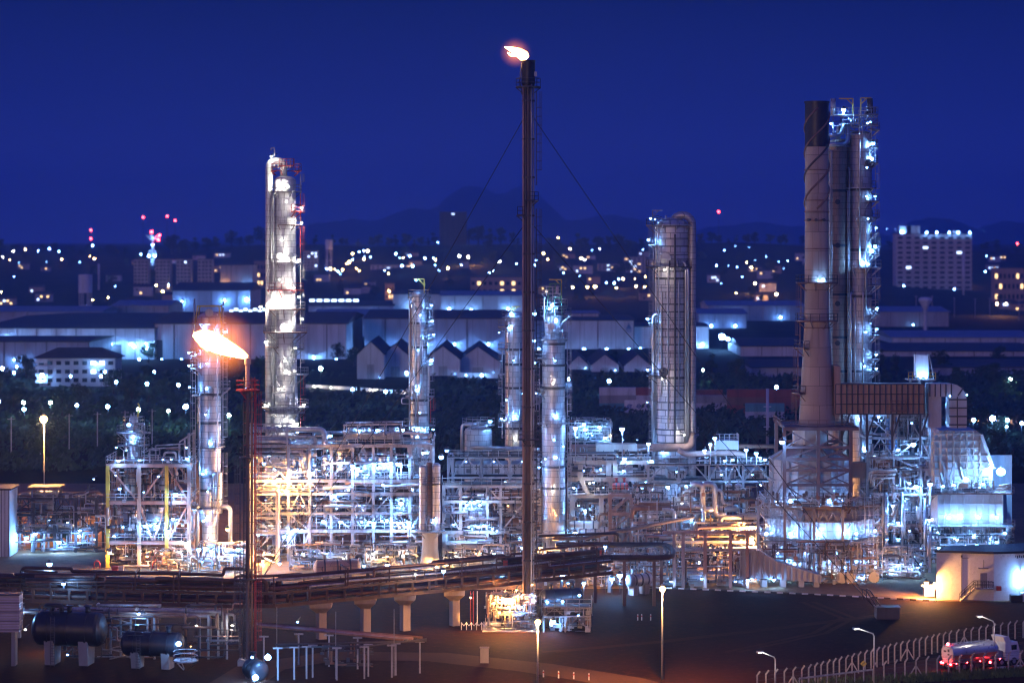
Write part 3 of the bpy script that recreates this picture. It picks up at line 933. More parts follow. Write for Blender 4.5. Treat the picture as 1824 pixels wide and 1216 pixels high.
q = MB(); q.box((cx + 0.3, c_y - 0.4, Z(296, Y)), (2.6, 2.0, 0.2)); rail(q, [(cx - 0.9, c_y - 1.4, Z(295, Y)), (cx + 1.6, c_y - 1.4, Z(295, Y)), (cx + 1.6, c_y + 0.6, Z(295, Y))], 1.2, 1.0); q.build("top_gallery", RED, A)
q = MB(); q.pipe(bend([(X(489, Y), c_y, Z(300, Y)), (X(489, Y), c_y, Z(263, Y)), (X(483, Y), c_y, Z(264, Y)), (X(482, Y), c_y, Z(268, Y))], 0.5), 0.13, 7); q.build("vent_pipe", GALV, A)
for i in range(5):
    q = MB(); q.tube((cx - 1.2 + i * 0.55, c_y - 0.6, Z(300, Y)), (cx - 1.2 + i * 0.55, c_y - 0.6, Z(300, Y) + R.uniform(0.8, 2.2)), 0.14, 7); q.build("nozzle", GALV, A)
for py, an in ((455, -60), (455, -110), (580, -95), (655, -75), (655, -50), (710, -80), (710, -110), (332, -80)):
    manway(A, cx, c_y, prof_r(prof, Z(py, Y)) - 0.1, Z(py, Y), an, GALV, 0.45)
pipework(A, ((cx - 2.6, cx + 2.6), (c_y - 3.2, c_y - 2.3), (Z(735, Y), Z(685, Y))), 14, random.Random(1), (0.07, 0.1, 0.13), [GALV, ALU, STEEL])
pipework(A, ((cx - 1.5, cx + 2.2), (c_y - 3.0, c_y - 2.2), (Z(664, Y), Z(640, Y))), 9, random.Random(2), (0.07, 0.1, 0.14), [GALV, ALU])
pipework(A, ((cx - 2.6, cx - 0.4), (c_y - 2.6, c_y - 2.1), (Z(548, Y), Z(500, Y))), 7, random.Random(3), (0.07, 0.1), [GALV, ALU])
side_lamps(A, cx, c_y, 2.1, Y, [(485, 279, 'n'), (499, 331, 'N', .32), (512, 331, 'n'), (539, 370, 'n'), (539, 397, 'n'), (504, 459, 'N', .32), (534, 463, 'N', .3), (525, 512, 'n'), (534, 528, 'n'), (466, 546, 'n', .34),
    (494, 546, 'N', .34), (506, 545, 'N', .34), (519, 546, 'n'), (508, 585, 'N', .34), (516, 585, 'n'), (540, 567, 'n', .2), (528, 619, 'n'), (474, 608, 'n', .2), (512, 660, 'n', .2), (527, 660, 'n'), (543, 719, 'n'), (474, 719, 'n', .22), (531, 753, 'n')], out=1.25)
side_lamps(A, cx, c_y, 2.1, Y, [(506, 428, 'N', .2), (502, 497, 'N', .2), (512, 640, 'N', .2), (500, 690, 'N', .22), (515, 360, 'N', .18), (503, 755, 'N', .24)], out=2.6)  # added lamps between the galleries, put in to brighten the shell

# grey column behind the flame
Y = 420.0; cx, c_y = X(373, Y), Y; zt = Z(566, Y)
prof = [(1.3, 0), (1.3, Z(935, Y)), (1.75, Z(925, Y)), (1.75, Z(850, Y)), (2.05, Z(838, Y)), (2.05, zt)]
Bc = column("distillation_tower", "grey column behind the big flame with a yellow lifting frame on its top", "tower", cx, c_y, prof, ALUC, top=1.0, rings=[Z(p, Y) for p in (702, 752, 795, 846, 872)])
for py, ext, a0, a1 in ((576, 0.9, 0, 360), (634, 1.3, 150, 235), (656, 1.3, 150, 235), (704, 1.0, 140, 290), (795, 0.7, 180, 360), (905, 1.5, 0, 360), (692, 1.6, -20, 25)):
    z = Z(py, Y); platform(Bc, cx, c_y, prof_r(prof, z), z, ext, a0, a1)
for a, b in ((800, 580), (905, 805)): ladder(Bc, cx, c_y, 2.05, -8, Z(a, Y), Z(b, Y), GALV, 0.35)
ladder(Bc, cx, c_y, 2.05, 188, Z(900, Y), Z(636, Y), GALV, 0.35)
q = MB()
for dx in (-2.3, 2.3):
    for dy in (-1.6, 1.6):
        q.bar((cx + dx, c_y + dy, Z(578, Y)), (cx + dx * 0.8, c_y + dy, Z(545, Y)), 0.2)
for dy in (-1.6, 1.6): q.bar((cx - 1.9, c_y + dy, Z(545, Y)), (cx + 1.9, c_y + dy, Z(545, Y)), 0.2)
for dx in (-1.9, 1.9): q.bar((cx + dx, c_y - 1.6, Z(545, Y)), (cx + dx, c_y + 1.6, Z(545, Y)), 0.2)
q.build("lifting_frame", YELLOW, Bc)
q = MB()
for i in range(6):
    q.tube((cx - 1.7 + i * 0.7, c_y - 0.9, Z(572, Y)), (cx - 1.7 + i * 0.7, c_y - 0.9, Z(572, Y) + 0.8 + 0.5 * (i % 3)), 0.16, 7)
tag(q.build("vent_pipe", GALV, Bc))
for dx in (-2.6, 2.4): MB().tube((cx + dx, c_y, Z(600, Y)), (cx + dx, c_y, Z(532, Y)), 0.15, 7).build("pipe", GALV, Bc)
for py in (556, 692, 585): manway(Bc, cx, c_y, 2.0, Z(py, Y), -84, GALV, 0.55)
side_lamps(Bc, cx, c_y, 2.05, Y, [(368, 583, 'C', .3), (403, 590, 'c'), (339, 627, 'c'), (339, 650, 'c'), (351, 630, 'c', .2), (340, 688, 'c'), (372, 690, 'C', .26), (379, 788, 'C', .3), (365, 841, 'C', .28), (366, 924, 'C', .28), (392, 900, 'c'), (352, 905, 'c'), (400, 545, 'd', .15)])
for dx, a, b in ((1.0, 930, 845), (1.7, 960, 600), (-1.4, 900, 700)):
    run(Bc, [(cx + dx, c_y - 2.3, Z(a, Y)), (cx + dx, c_y - 2.3, Z(b, Y)), (cx + dx * 0.8, c_y - 1.6, Z(b, Y))], 0.13, ALU)
side_lamps(Bc, cx, c_y, 2.05, Y, [(374, 645, 'C', .18), (372, 735, 'C', .2), (376, 870, 'C', .2), (374, 960, 'N', .22)], out=2.6)  # added lamps, no known fittings, to brighten the grey column
run(Bc, [(cx + 1.9, c_y - 1.6, Z(900, Y)), (X(412, Y), c_y - 1.6, Z(900, Y)), (X(412, Y), c_y - 1.6, 1.0)], 0.4, ALU)
run(Bc, [(cx - 1.5, c_y - 1.9, Z(900, Y)), (X(355, Y), c_y - 2.1, Z(896, Y)), (X(355, Y), c_y - 2.1, 1.0)], 0.3, ALU)
upright("slim bright drum hugging the grey column behind the big flame", X(388, Y), Y - 1.3, Z(912, Y), Z(838, Y), 0.95, ALUC, name="vertical_drum", legs=False)

# slim column with yellow crane arm
Y = 440.0; cx, c_y = X(747, Y), Y; zt = Z(524, Y)
prof = [(1.62, 0), (1.62, Z(700, Y)), (1.42, Z(640, Y)), (1.42, zt)]
Cc = column("distillation_tower", "slim silver column with a yellow crane arm on its top and side balconies", "tower", cx, c_y, prof, ALUC, top=0.7, rings=[Z(p, Y) for p in (575, 618, 712, 738)])
for py, ext, a0, a1 in ((529, 0.75, 0, 360), (549, 1.0, -70, 20), (585, 1.1, -50, 15), (603, 1.2, -50, 15), (650, 1.2, -80, 20), (706, 1.2, -60, 20), (706, 0.9, 150, 230), (758, 1.3, 0, 360)):
    z = Z(py, Y); platform(Cc, cx, c_y, prof_r(prof, z), z, ext, a0, a1)
davit(Cc, cx + 0.9, c_y - 0.9, Z(526, Y), 3.0, 2.0)
for a, b in ((700, 530),): ladder(Cc, cx, c_y, 1.5, -8, Z(a, Y), Z(b, Y), GALV, 0.4)
ladder(Cc, cx, c_y, 1.62, -6, Z(752, Y), Z(708, Y), RED, 0.45)
for dx, a, b in ((-1.75, 770, 530), (-1.5, 730, 540), (-0.6, 760, 560), (-0.2, 760, 700), (0.25, 700, 570), (0.6, 690, 600), (1.7, 770, 640), (-1.05, 620, 535)):
    run(Cc, [(cx + dx, c_y - 1.75, Z(a, Y)), (cx + dx, c_y - 1.75, Z(b, Y)), (cx + dx * 0.7, c_y - 1.2, Z(b, Y))], 0.13, R.choice([ALU, GALV, RUST]))
run(Cc, [(cx - 1.3, c_y - 1.4, Z(708, Y)), (X(716, Y), c_y - 1.4, Z(708, Y)), (X(716, Y), c_y - 1.4, Z(718, Y)), (cx - 1.0, c_y - 1.4, Z(718, Y))], 0.12, GALV)
for py in (549, 668, 690): manway(Cc, cx, c_y, 1.4, Z(py, Y), -120, GALV, 0.4)
side_lamps(Cc, cx, c_y, 1.5, Y, [(742, 499, 'c', .26), (769, 543, 'c'), (770, 571, 'c'), (773, 595, 'c'), (769, 640, 'c', .34), (743, 694, 'C', .26), (743, 764, 'C', .26), (757, 764, 'c'), (744, 777, 'c', .34), (772, 763, 'c'), (724, 665, 'c', .28)])

side_lamps(Cc, cx, c_y, 1.5, Y, [(750, 560, 'C', .16), (746, 622, 'C', .18), (749, 732, 'C', .18)], out=2.4)  # added lamps that brighten the slim column
# columns either side of the tall flare
Y = 470.0; cx, c_y = X(917, Y), Y; zt = Z(563, Y)
prof = [(1.95, 0), (1.95, zt)]
Dc = column("distillation_tower", "shorter silver column half hidden behind the tall guyed flare stack", "tower", cx, c_y, prof, ALUC, top=0.9, rings=[Z(p, Y) for p in (622, 648, 690, 762)])
for py, ext, a0, a1 in ((566, 0.7, 0, 360), (582, 1.4, 170, 240), (622, 1.3, 160, 240), (748, 0.9, 150, 390), (729, 0.9, 150, 200)):
    platform(Dc, cx, c_y, 1.95, Z(py, Y), ext, a0, a1)
ladder(Dc, cx, c_y, 1.95, 195, Z(722, Y), Z(625, Y), GALV, 0.6)
ladder(Dc, cx, c_y, 1.95, 195, Z(780, Y), Z(735, Y), GALV, 0.6)
davit(Dc, cx - 0.5, c_y, Z(566, Y), 2.2, 1.6, YELLOW, 0)
for dx in (-1.2, -0.4, 0.9): run(Dc, [(cx + dx, c_y - 2.05, Z(800, Y)), (cx + dx, c_y - 2.05, Z(590 + 20 * dx, Y)), (cx + dx * .9, c_y - 1.6, Z(590 + 20 * dx, Y))], 0.1, GALV)
side_lamps(Dc, cx, c_y, 1.95, Y, [(911, 558, 'c', .36), (907, 583, 'c'), (889, 591, 'd'), (916, 741, 'C', .34), (893, 744, 'c'), (902, 711, 'c', .2), (931, 700, 'c', .2)])

side_lamps(Dc, cx, c_y, 1.95, Y, [(915, 640, 'C', .18), (918, 780, 'N', .18)], out=2.4)  # added lamps that brighten the half-hidden shell
Y = 430.0; cx, c_y = X(986, Y), Y; zt = Z(562, Y)
prof = [(2.0, 0), (2.0, Z(926, Y)), (2.12, Z(926, Y)), (2.12, Z(735, Y)), (2.02, Z(725, Y)), (2.02, Z(608, Y)), (1.6, Z(596, Y)), (1.6, zt)]
Ec = column("distillation_tower", "stout silver column beside the tall flare with a crowded lifting frame on its head", "tower", cx, c_y, prof, ALUC, top=0.8, rings=[Z(p, Y) for p in (612, 650, 690, 830, 868)])
MB().lathe([(2.08, 0.05), (2.08, Z(928, Y))], (cx, c_y, 0), 32).build("skirt", CREAM, Ec)
for py, ext, a0, a1 in ((523, 0.9, 120, 300), (546, 0.9, 0, 360), (563, 0.8, 0, 360), (605, 0.6, 0, 360), (562, 1.6, -30, 20), (638, 1.4, 160, 230), (698, 1.4, 170, 220), (754, 0.75, 0, 360), (817, 0.35, 0, 360), (955, 1.3, 0, 360)):
    z = Z(py, Y); platform(Ec, cx, c_y, prof_r(prof, z), z, ext, a0, a1)
for a, b in ((600, 565), (754, 608), (950, 757)): ladder(Ec, cx, c_y, 2.05, -5, Z(a, Y), Z(b, Y), GALV, 0.4)
ladder(Ec, cx, c_y, 2.05, 185, Z(754, Y), Z(640, Y), GALV, 0.5)
q = MB()
for dx in (-1.5, 0.0, 1.5): q.bar((cx + dx, c_y - 1.3, Z(563, Y)), (cx + dx * 0.6 + 0.3, c_y - 1.3, Z(505, Y)), 0.2)
for dx in (-1.5, 1.5): q.bar((cx + dx, c_y + 1.0, Z(563, Y)), (cx + dx * 0.6 + 0.3, c_y + 1.0, Z(505, Y)), 0.2)
for zz in (Z(505, Y), Z(530, Y)): q.bar((cx - 0.8, c_y - 1.3, zz), (cx + 1.4, c_y - 1.3, zz), 0.18); q.bar((cx - 0.8, c_y + 1.0, zz), (cx + 1.4, c_y + 1.0, zz), 0.18)
q.build("lifting_frame", GREEN, Ec)
davit(Ec, cx + 1.4, c_y - 0.5, Z(540, Y), 4.2, 2.2, YELLOW)
pipework(Ec, ((cx - 1.7, cx + 1.7), (c_y - 2.1, c_y - 1.6), (Z(600, Y), Z(510, Y))), 13, random.Random(5), (0.07, 0.1, 0.15), [GALV, ALU, STEEL])
for py, an in ((697, 200), (748, -85), (580, -100), (805, -85)): manway(Ec, cx, c_y, 2.05, Z(py, Y), an, GALV, 0.5)
side_lamps(Ec, cx, c_y, 2.05, Y, [(952, 558, 'c', .38), (983, 543, 'C', .3), (978, 549, 'c'), (990, 570, 'C', .3), (951, 606, 'c', .3), (953, 645, 'c', .24), (955, 699, 'c', .2), (990, 741, 'C', .32), (989, 812, 'C', .3), (971, 815, 'c', .2), (1003, 793, 'c', .2), (1024, 947, 'c', .4), (960, 830, 'c')])
run(Ec, [(cx + 1.0, c_y - 2.2, Z(926, Y)), (cx + 1.0, c_y - 2.2, Z(760, Y)), (cx, c_y - 1.9, Z(760, Y))], 0.1, GALV)

side_lamps(Ec, cx, c_y, 2.05, Y, [(988, 640, 'C', .18), (984, 680, 'N', .16), (986, 780, 'C', .2), (983, 870, 'N', .2), (990, 912, 'w', .2)], out=2.6)  # added lamps off the shell to brighten the stout column
# broad tower with the big overhead pipe
Y = 446.0; cx, c_y = X(1197, Y), Y; zt = Z(406, Y); r = 3.2
prof = [(r, 0), (r, zt)]
Fc = column("distillation_tower", "broad silver tower with a fat overhead pipe looping out of its domed head", "tower", cx, c_y, prof, clad("bright_tower_cladding", (0.60, 0.58, 0.58), 0.42, 0.45, ring=1.2, wide=1.5, rust=0.35, mortar=0.07), top=2.0)
for py in (495, 585, 672, 763):
    q = MB(); q.lathe([(r, Z(py, Y) - 0.12), (r + 0.22, Z(py, Y) - 0.12), (r + 0.22, Z(py, Y) + 0.12), (r, Z(py, Y) + 0.12)], (cx, c_y, 0), 32); q.build("stiffening_ring", STEEL_D, Fc)
xp = X(1232, Y)
top = Z(384, Y)
arc = [(xp, c_y - 1.2, 2)] + [(xp, c_y - 1.2, Z(800, Y)), (xp, c_y - 1.2, Z(402, Y))]
arc += [(xp - 1.75 + 1.75 * cos(t), c_y - 1.2 + 0.5 * (1 - cos(t)), Z(400, Y) + 1.75 * sin(t)) for t in [pi * k / 10 for k in range(1, 10)]] + [(xp - 3.5, c_y - 0.2, Z(404, Y))]
MB().pipe(arc, 0.74, 16).build("overhead_pipe", ALUD, Fc)
run(Fc, [(X(1233, Y), c_y - 1.9, Z(772, Y)), (X(1228, Y), c_y - 3.6, Z(794, Y)), (X(1140, Y), c_y - 3.8, Z(794, Y)), (X(1016, Y), c_y - 3.8, Z(795, Y))], 0.75, PINK, 2.0, "transfer_pipe", 14)
for pxl, rr, a, b in ((1163, 0.32, 830, 560), (1168, 0.2, 800, 400), (1224, 0.22, 790, 480), (1177, 0.14, 700, 520), (1220, 0.28, 790, 470)):
    run(Fc, [(X(pxl, Y), c_y - (1.2 if pxl < 1170 else 2.6), Z(a, Y)), (X(pxl, Y), c_y - (1.2 if pxl < 1170 else 2.6), Z(b, Y)), (X(pxl + (8 if pxl < 1190 else -6), Y), c_y - 2.4, Z(b - 4, Y))], rr, ALU)
run(Fc, [(X(1220, Y), c_y - 2.8, Z(478, Y)), (X(1205, Y), c_y - 3.4, Z(476, Y)), (X(1203, Y), c_y - 3.3, Z(460, Y))], 0.22, ALU)
for py, ext, a0, a1 in ((402, 0.9, 0, 360), (402, 1.6, 165, 215), (437, 1.0, 170, 215), (476, 1.7, 165, 260), (476, 0.9, 260, 330), (575, 1.3, 170, 215), (669, 1.6, 165, 245), (712, 0.9, 170, 210), (774, 1.8, -40, 30), (575, 1.3, -35, 10), (712, 1.3, -35, 10)):
    platform(Fc, cx, c_y, r, Z(py, Y), ext, a0, a1, STEEL_D if py in (476, 669) else STEEL)
for k in range(36):
    zz = 4 + k * 1.5
    q = MB(); q.lathe([(r, zz), (r + 0.05, zz), (r + 0.05, zz + 0.14), (r, zz + 0.14)], (cx, c_y, 0), 32); tag(q.build("cladding_hoop", STEEL_D if k % 4 else GALV, Fc))
for pxl, rr, a, b in ((1200, 0.16, 800, 420), (1188, 0.12, 760, 470), (1207, 0.1, 720, 500), (1171, 0.12, 640, 410)):
    run(Fc, [(X(pxl, Y), c_y - 3.5, Z(a, Y)), (X(pxl, Y), c_y - 3.5, Z(b, Y)), (X(pxl, Y), c_y - 2.9, Z(b - 3, Y))], rr, STEEL_D if rr > 0.13 else ALU)
for k in range(7): q = MB(); q.tube((X(1172 + 7 * k, Y), c_y - 0.6, Z(402, Y)), (X(1172 + 7 * k, Y), c_y - 0.6, Z(402, Y) + 0.9 + 0.5 * (k % 3)), 0.15, 7); q.build("nozzle", GALV, Fc)
davit(Fc, X(1162, Y), c_y - 0.8, Z(402, Y), 2.8, 1.8, STEEL, 0, 0.16)
ladder(Fc, cx, c_y, r, 192, Z(800, Y), Z(405, Y), GALV, 0.4)
manway(Fc, cx, c_y, r - 0.1, Z(460, Y), -112, GALV, 0.85); manway(Fc, cx, c_y, r, Z(661, Y), -118, STEEL_D, 0.7)
side_lamps(Fc, cx, c_y, r, Y, [(1154, 427, 'c', .3), (1152, 567, 'c', .3), (1152, 657, 'c', .28), (1152, 715, 'c', .18), (1158, 389, 'c', .26), (1166, 391, 'c', .2)])
# added lamps, low and in front, in place of the far-off light on the tower
side_lamps(Fc, cx, c_y, r, Y, [(1178, 800, 'C', .34), (1213, 800, 'C', .34)])
side_lamps(Fc, cx, c_y, r, Y, [(1176, 672, 'N', .18), (1180, 480, 'N', .18), (1215, 770, 'N', .2)], out=3.0)

# twin towers behind the chimney
Y = 420.0; cx, c_y = X(1493, Y), Y; zt = Z(256, Y); r = 1.72
prof = [(r, 0), (r, zt)]
Hc = column("distillation_tower", "brown stained tower standing between the black-topped chimney and a grey tower", "tower", cx, c_y, prof, BRNC, top=0.9, rings=[Z(p, Y) for p in (437, 340, 524, 600, 660)])
run(Hc, [(cx, c_y, zt + 0.4), (cx, c_y, Z(222, Y)), (X(1508, Y), c_y - 1.5, Z(222, Y)), (X(1508, Y), c_y - 1.8, Z(258, Y)), (X(1470, Y), c_y - 2.2, Z(258, Y))], 0.4, ALU, 1.2, "overhead_pipe", 12)
run(Hc, [(X(1500, Y), c_y - 1.6, Z(222, Y)), (X(1495, Y), c_y - 2.1, Z(243, Y)), (X(1470, Y), c_y - 2.3, Z(243, Y))], 0.35, ALU, 1.0, "overhead_pipe", 12)
for dx, a, b in ((-1.6, 760, 300), (-1.3, 740, 270), (1.5, 700, 340), (1.75, 760, 300)):
    run(Hc, [(cx + dx, c_y - 1.5, Z(a, Y)), (cx + dx, c_y - 1.5, Z(b, Y)), (cx + dx * .8, c_y - 1.0, Z(b, Y))], 0.14, ALUD)
for py in (360, 437, 540, 610): manway(Hc, cx, c_y, r - 0.05, Z(py, Y), -100, STEEL_D, 0.35)
platform(Hc, cx, c_y, r, Z(262, Y), 0.6, 180, 330)

cx, c_y = X(1532, Y), Y; zt = Z(240, Y); r = 2.05
prof = [(r, 0), (r, zt)]
Ic = column("distillation_tower", "tall grey tower with lamp-lit side balconies and yellow crane arms on its head", "tower", cx, c_y, prof, ALUD, top=0.7, rings=[Z(p, Y) for p in (445, 527, 660, 684, 338)])
for py, ext, a0, a1 in ((222, 1.1, -90, 60), (222, 1.4, 120, 260), (205, 1.1, -70, 50), (232, 1.4, -60, 20), (263, 1.1, -50, 15), (291, 1.1, -50, 15), (336, 0.8, 180, 390), (359, 1.3, -70, 20), (388, 1.3, -110, 20), (415, 1.3, -40, 20), (455, 1.2, -50, 20), (477, 1.7, -120, 20), (508, 1.6, -50, 20), (547, 1.2, -40, 15), (560, 1.3, -50, 20), (598, 1.4, -50, 15), (640, 1.3, -50, 15), (662, 1.3, -50, 15)):
    platform(Ic, cx, c_y, r, Z(py, Y), ext, a0, a1, GALV)
for a, b in ((263, 235), (291, 265), (359, 293), (415, 361), (477, 417), (560, 480), (598, 562), (662, 600), (735, 664)): ladder(Ic, cx, c_y, r, -8, Z(a, Y), Z(b, Y), GALV, 0.55)
davit(Ic, X(1518, Y), c_y - 0.8, Z(205, Y), 2.8, 2.4, YELLOW, 180, 0.2); davit(Ic, X(1532, Y), c_y - 0.8, Z(205, Y), 2.9, 1.8, YELLOW, 0, 0.2)
q = MB()
for pxl in (1482, 1500, 1528, 1550): q.bar((X(pxl, Y), c_y - 1.4, Z(245, Y)), (X(pxl, Y), c_y - 1.4, Z(195, Y)), 0.16)
for py in (205, 225): q.bar((X(1480, Y), c_y - 1.4, Z(py, Y)), (X(1556, Y), c_y - 1.4, Z(py, Y)), 0.16)
q.build("top_frame", GALV, Ic)
q = MB(); q.box((X(1518, Y), c_y - 0.4, Z(206, Y)), (7.4, 3.0, 0.12)); rail(q, [(X(1481, Y), c_y - 1.9, Z(205, Y)), (X(1556, Y), c_y - 1.9, Z(205, Y)), (X(1556, Y), c_y + 1.0, Z(205, Y))], 1.15, 0.9); q.build("top_gallery", GALV, Ic)
run(Ic, [(X(1550, Y), c_y - 0.8, Z(208, Y)), (X(1549, Y), c_y - 0.8, Z(176, Y))], 0.42, STEEL_D, n=12); run(Ic, [(X(1540, Y), c_y - 0.8, Z(206, Y)), (X(1546, Y), c_y - 0.8, Z(196, Y)), (X(1546, Y), c_y - 0.8, Z(176, Y))], 0.3, STEEL_D)
run(Ic, [(X(1484, Y), c_y, Z(206, Y)), (X(1484, Y), c_y, Z(176, Y))], 0.45, ALUD, n=12)
pipework(Ic, ((X(1480, Y), X(1555, Y)), (c_y - 2.4, c_y - 1.6), (Z(240, Y), Z(198, Y))), 16, random.Random(8), (0.07, 0.1, 0.16), [GALV, ALU, STEEL])
q = MB(); q.lathe([(0.75, -0.3), (0.75, 0.3), (0.5, 0.3), (0.5, -0.3), (0.75, -0.3)], (0, 0, 0), 18, axis='h', ang=radians(-70)); q.v = [(v[0] + cx + 1.4, v[1] + c_y - 1.9, v[2] + Z(292, Y)) for v in q.v]; q.build("flange_ring", STEEL_D, Ic)
for dx, a, b in ((-1.9, 740, 520), (-0.4, 480, 250), (0.2, 690, 520), (-1.2, 720, 530), (0.7, 560, 400)):
    run(Ic, [(cx + dx, c_y - 2.2, Z(a, Y)), (cx + dx, c_y - 2.2, Z(b, Y)), (cx + dx * .8, c_y - 1.6, Z(b, Y))], 0.15, ALU)
side_lamps(Ic, cx, c_y, r, Y, [(1500, 197, 'c', .4), (1478, 221, 'c'), (1541, 221, 'c', .24), (1547, 219, 'c', .24), (1552, 256, 'c', .36), (1550, 284, 'c', .36), (1556, 350, 'c', .28), (1539, 350, 'c', .2), (1558, 406, 'c', .26), (1556, 438, 'c', .3), (1551, 447, 'c', .36), (1533, 468, 'C', .3), (1543, 470, 'C', .26), (1559, 548, 'c', .3), (1559, 585, 'c', .28), (1558, 630, 'c', .28), (1558, 655, 'c', .28), (1547, 575, 'd', .2), (1525, 745, 'C', .28), (1540, 800, 'C', .3)])
side_lamps(Ic, cx, c_y, r, Y, [(1536, 590, 'C', .2), (1534, 650, 'C', .22), (1540, 390, 'c', .24), (1538, 300, 'c', .24)], out=2.2)  # added lamps in front that brighten the grey tower
# ------------------------------------------------------------------ process structures
def lamps_at(root, spots, Y):
    for s in spots:
        px, py, k = s[:3]; rad = s[3] if len(s) > 3 else 0.26
        yy = s[4] if len(s) > 4 else Y
        p = P(px, py, yy)
        lamp(root, p, k, rad, arm=(p[0] + 0.3, p[1] + 1.2, p[2] + 0.5))
def xs_of(pxs, Y): return [X(p, Y) for p in pxs]
def zs_of(pys, Y): return [Z(p, Y) for p in pys]
rnd = random.Random(21)

# --- frame with yellow posts
Y = 415.0
xs = xs_of((192, 248, 297, 337), Y)
S1 = frame("steel_structure", "three-storey open frame with two yellow posts at the edge of the plant", "steel structure", xs, [Y, Y + 5.5, Y + 11], zs_of((966, 895, 829), Y), rnd, 0.62, PINK, brace='mix', postmats=[YELLOW, CREAM, YELLOW, STEEL], skip=0.3)
pipework(S1, ((xs[0], xs[-1]), (Y - 0.3, Y + 8), (0.4, Z(966, Y))), 34, rnd)
pipework(S1, ((xs[0], xs[-1]), (Y - 0.3, Y + 8), (Z(962, Y), Z(900, Y))), 26, rnd)
pipework(S1, ((xs[0], xs[-1]), (Y + 0.3, Y + 8), (Z(893, Y), Z(835, Y))), 24, rnd)
pipework(S1, ((xs[1], xs[-1]), (Y + 0.3, Y + 7), (Z(826, Y), Z(800, Y))), 18, rnd)
thin_lines(S1, ((xs[0], xs[-1]), (Y - 0.3, Y + 6), (0.3, Z(835, Y))), 260, rnd)
q = MB()
for a, b in ((265, 335),):
    for yy in (Y + 1, Y + 8):
        q.bar((X(a, Y), yy, Z(829, Y)), (X(a, Y), yy, Z(800, Y)), 0.25); q.bar((X(b, Y), yy, Z(829, Y)), (X(b, Y), yy, Z(772, Y)), 0.4); q.bar((X(318, Y), yy, Z(829, Y)), (X(318, Y), yy, Z(790, Y)), 0.3)
        q.bar((X(a, Y), yy, Z(800, Y)), (X(320, Y), yy, Z(797, Y)), 0.22); q.bar((X(318, Y), yy, Z(788, Y)), (X(337, Y), yy, Z(775, Y)), 0.25)
q.build("roof_frame", STEEL, S1)
lamps_at(S1, [(211, 820, 'c', .34), (248, 819, 'c'), (213, 870, 'c', .3), (206, 846, 'c', .2), (313, 880, 'c', .42), (333, 816, 'c', .3), (332, 797, 'c', .24), (203, 954, 'c'), (219, 938, 'c'), (258, 936, 'C', .3), (268, 935, 'C', .3), (280, 936, 'C', .34), (308, 924, 'C', .3), (300, 945, 'C', .3), (264, 946, 'c'), (325, 935, 'c', .26), (282, 848, 'c', .24), (256, 876, 'c', .2), (330, 966, 'n', .34), (196, 983, 'w', .3), (262, 990, 'w', .3), (290, 818, 'c', .2), (305, 818, 'c', .2)], Y - 1.0)  # low sodium lamps are added, source unseen, to warm the paving
lamps_at(S1, [(240, 915, 'c', .3), (285, 905, 'c', .3), (225, 990, 'c', .2), (270, 985, 'c', .22), (320, 985, 'c', .22)], Y + 3.0)
upright("brown insulated drum on the upper deck of the yellow-posted frame", X(233, Y), Y + 3.2, Z(893, Y) + 0.3, Z(832, Y) - 0.6, 1.75, BRNC)
upright("wide pale blue drum on the lower deck of the yellow-posted frame", X(230, Y), Y + 3.4, Z(964, Y) + 0.3, Z(900, Y), 1.6, ALUC)
upright("fat silver drum in the middle bay of the yellow-posted frame", X(274, Y), Y + 3.6, Z(964, Y) + 0.3, Z(898, Y), 1.9, ALUC)
upright("slim silver drum under the roof deck of the yellow-posted frame", X(288, Y), Y + 2.6, Z(893, Y) + 0.3, Z(838, Y), 0.8, ALUC)
upright("stout silver drum lit by a lamp beside the slim one, yellow-posted frame", X(276, Y), Y + 6.5, Z(893, Y) + 0.3, Z(836, Y), 1.3, ALUC)
Yt = Y + 4.5; tx = X(238, Yt)
T1 = column("reactor_vessel", "short vessel with stacked round galleries on top of the yellow-posted frame", "vessel", tx, Yt, [(1.15, Z(829, Y) + 0.4), (1.15, Z(793, Yt)), (1.5, Z(790, Yt)), (1.5, Z(768, Yt)), (0.8, Z(762, Yt)), (0.8, Z(745, Yt))], ALUC, top=0.4)
for py, ext in ((793, 1.3), (771, 1.5)): platform(T1, tx, Yt, 1.5 if py < 800 else 1.15, Z(py, Yt), ext, 0, 360)
platform(T1, tx, Yt, 0.8, Z(755, Yt), 1.1, 0, 360)
for dx in (-0.4, 0.1, 0.5): MB().tube((tx + dx, Yt - 0.2, Z(745, Yt)), (tx + dx, Yt - 0.2, Z(733 + 10 * abs(dx), Yt)), 0.12, 7).build("vent_pipe", GALV, T1)
run(T1, [(tx + 0.6, Yt, Z(748, Yt)), (tx + 1.0, Yt, Z(722, Yt)), (tx + 0.7, Yt, Z(718, Yt))], 0.16, YELLOW)
pipework(T1, ((tx - 2.2, tx + 2.2), (Yt - 2.4, Yt - 1.3), (Z(826, Yt), Z(752, Yt))), 16, rnd, (0.07, 0.1, 0.14), [GALV, ALU, STEEL])
side_lamps(T1, tx, Yt, 1.3, Yt, [(233, 755, 'c', .36), (240, 777, 'C', .26), (238, 785, 'c', .26), (210, 795, 'c', .24), (228, 800, 'c', .2)])
ladder(T1, tx, Yt, 1.3, -20, Z(827, Yt), Z(793, Yt), GALV, 0.4)

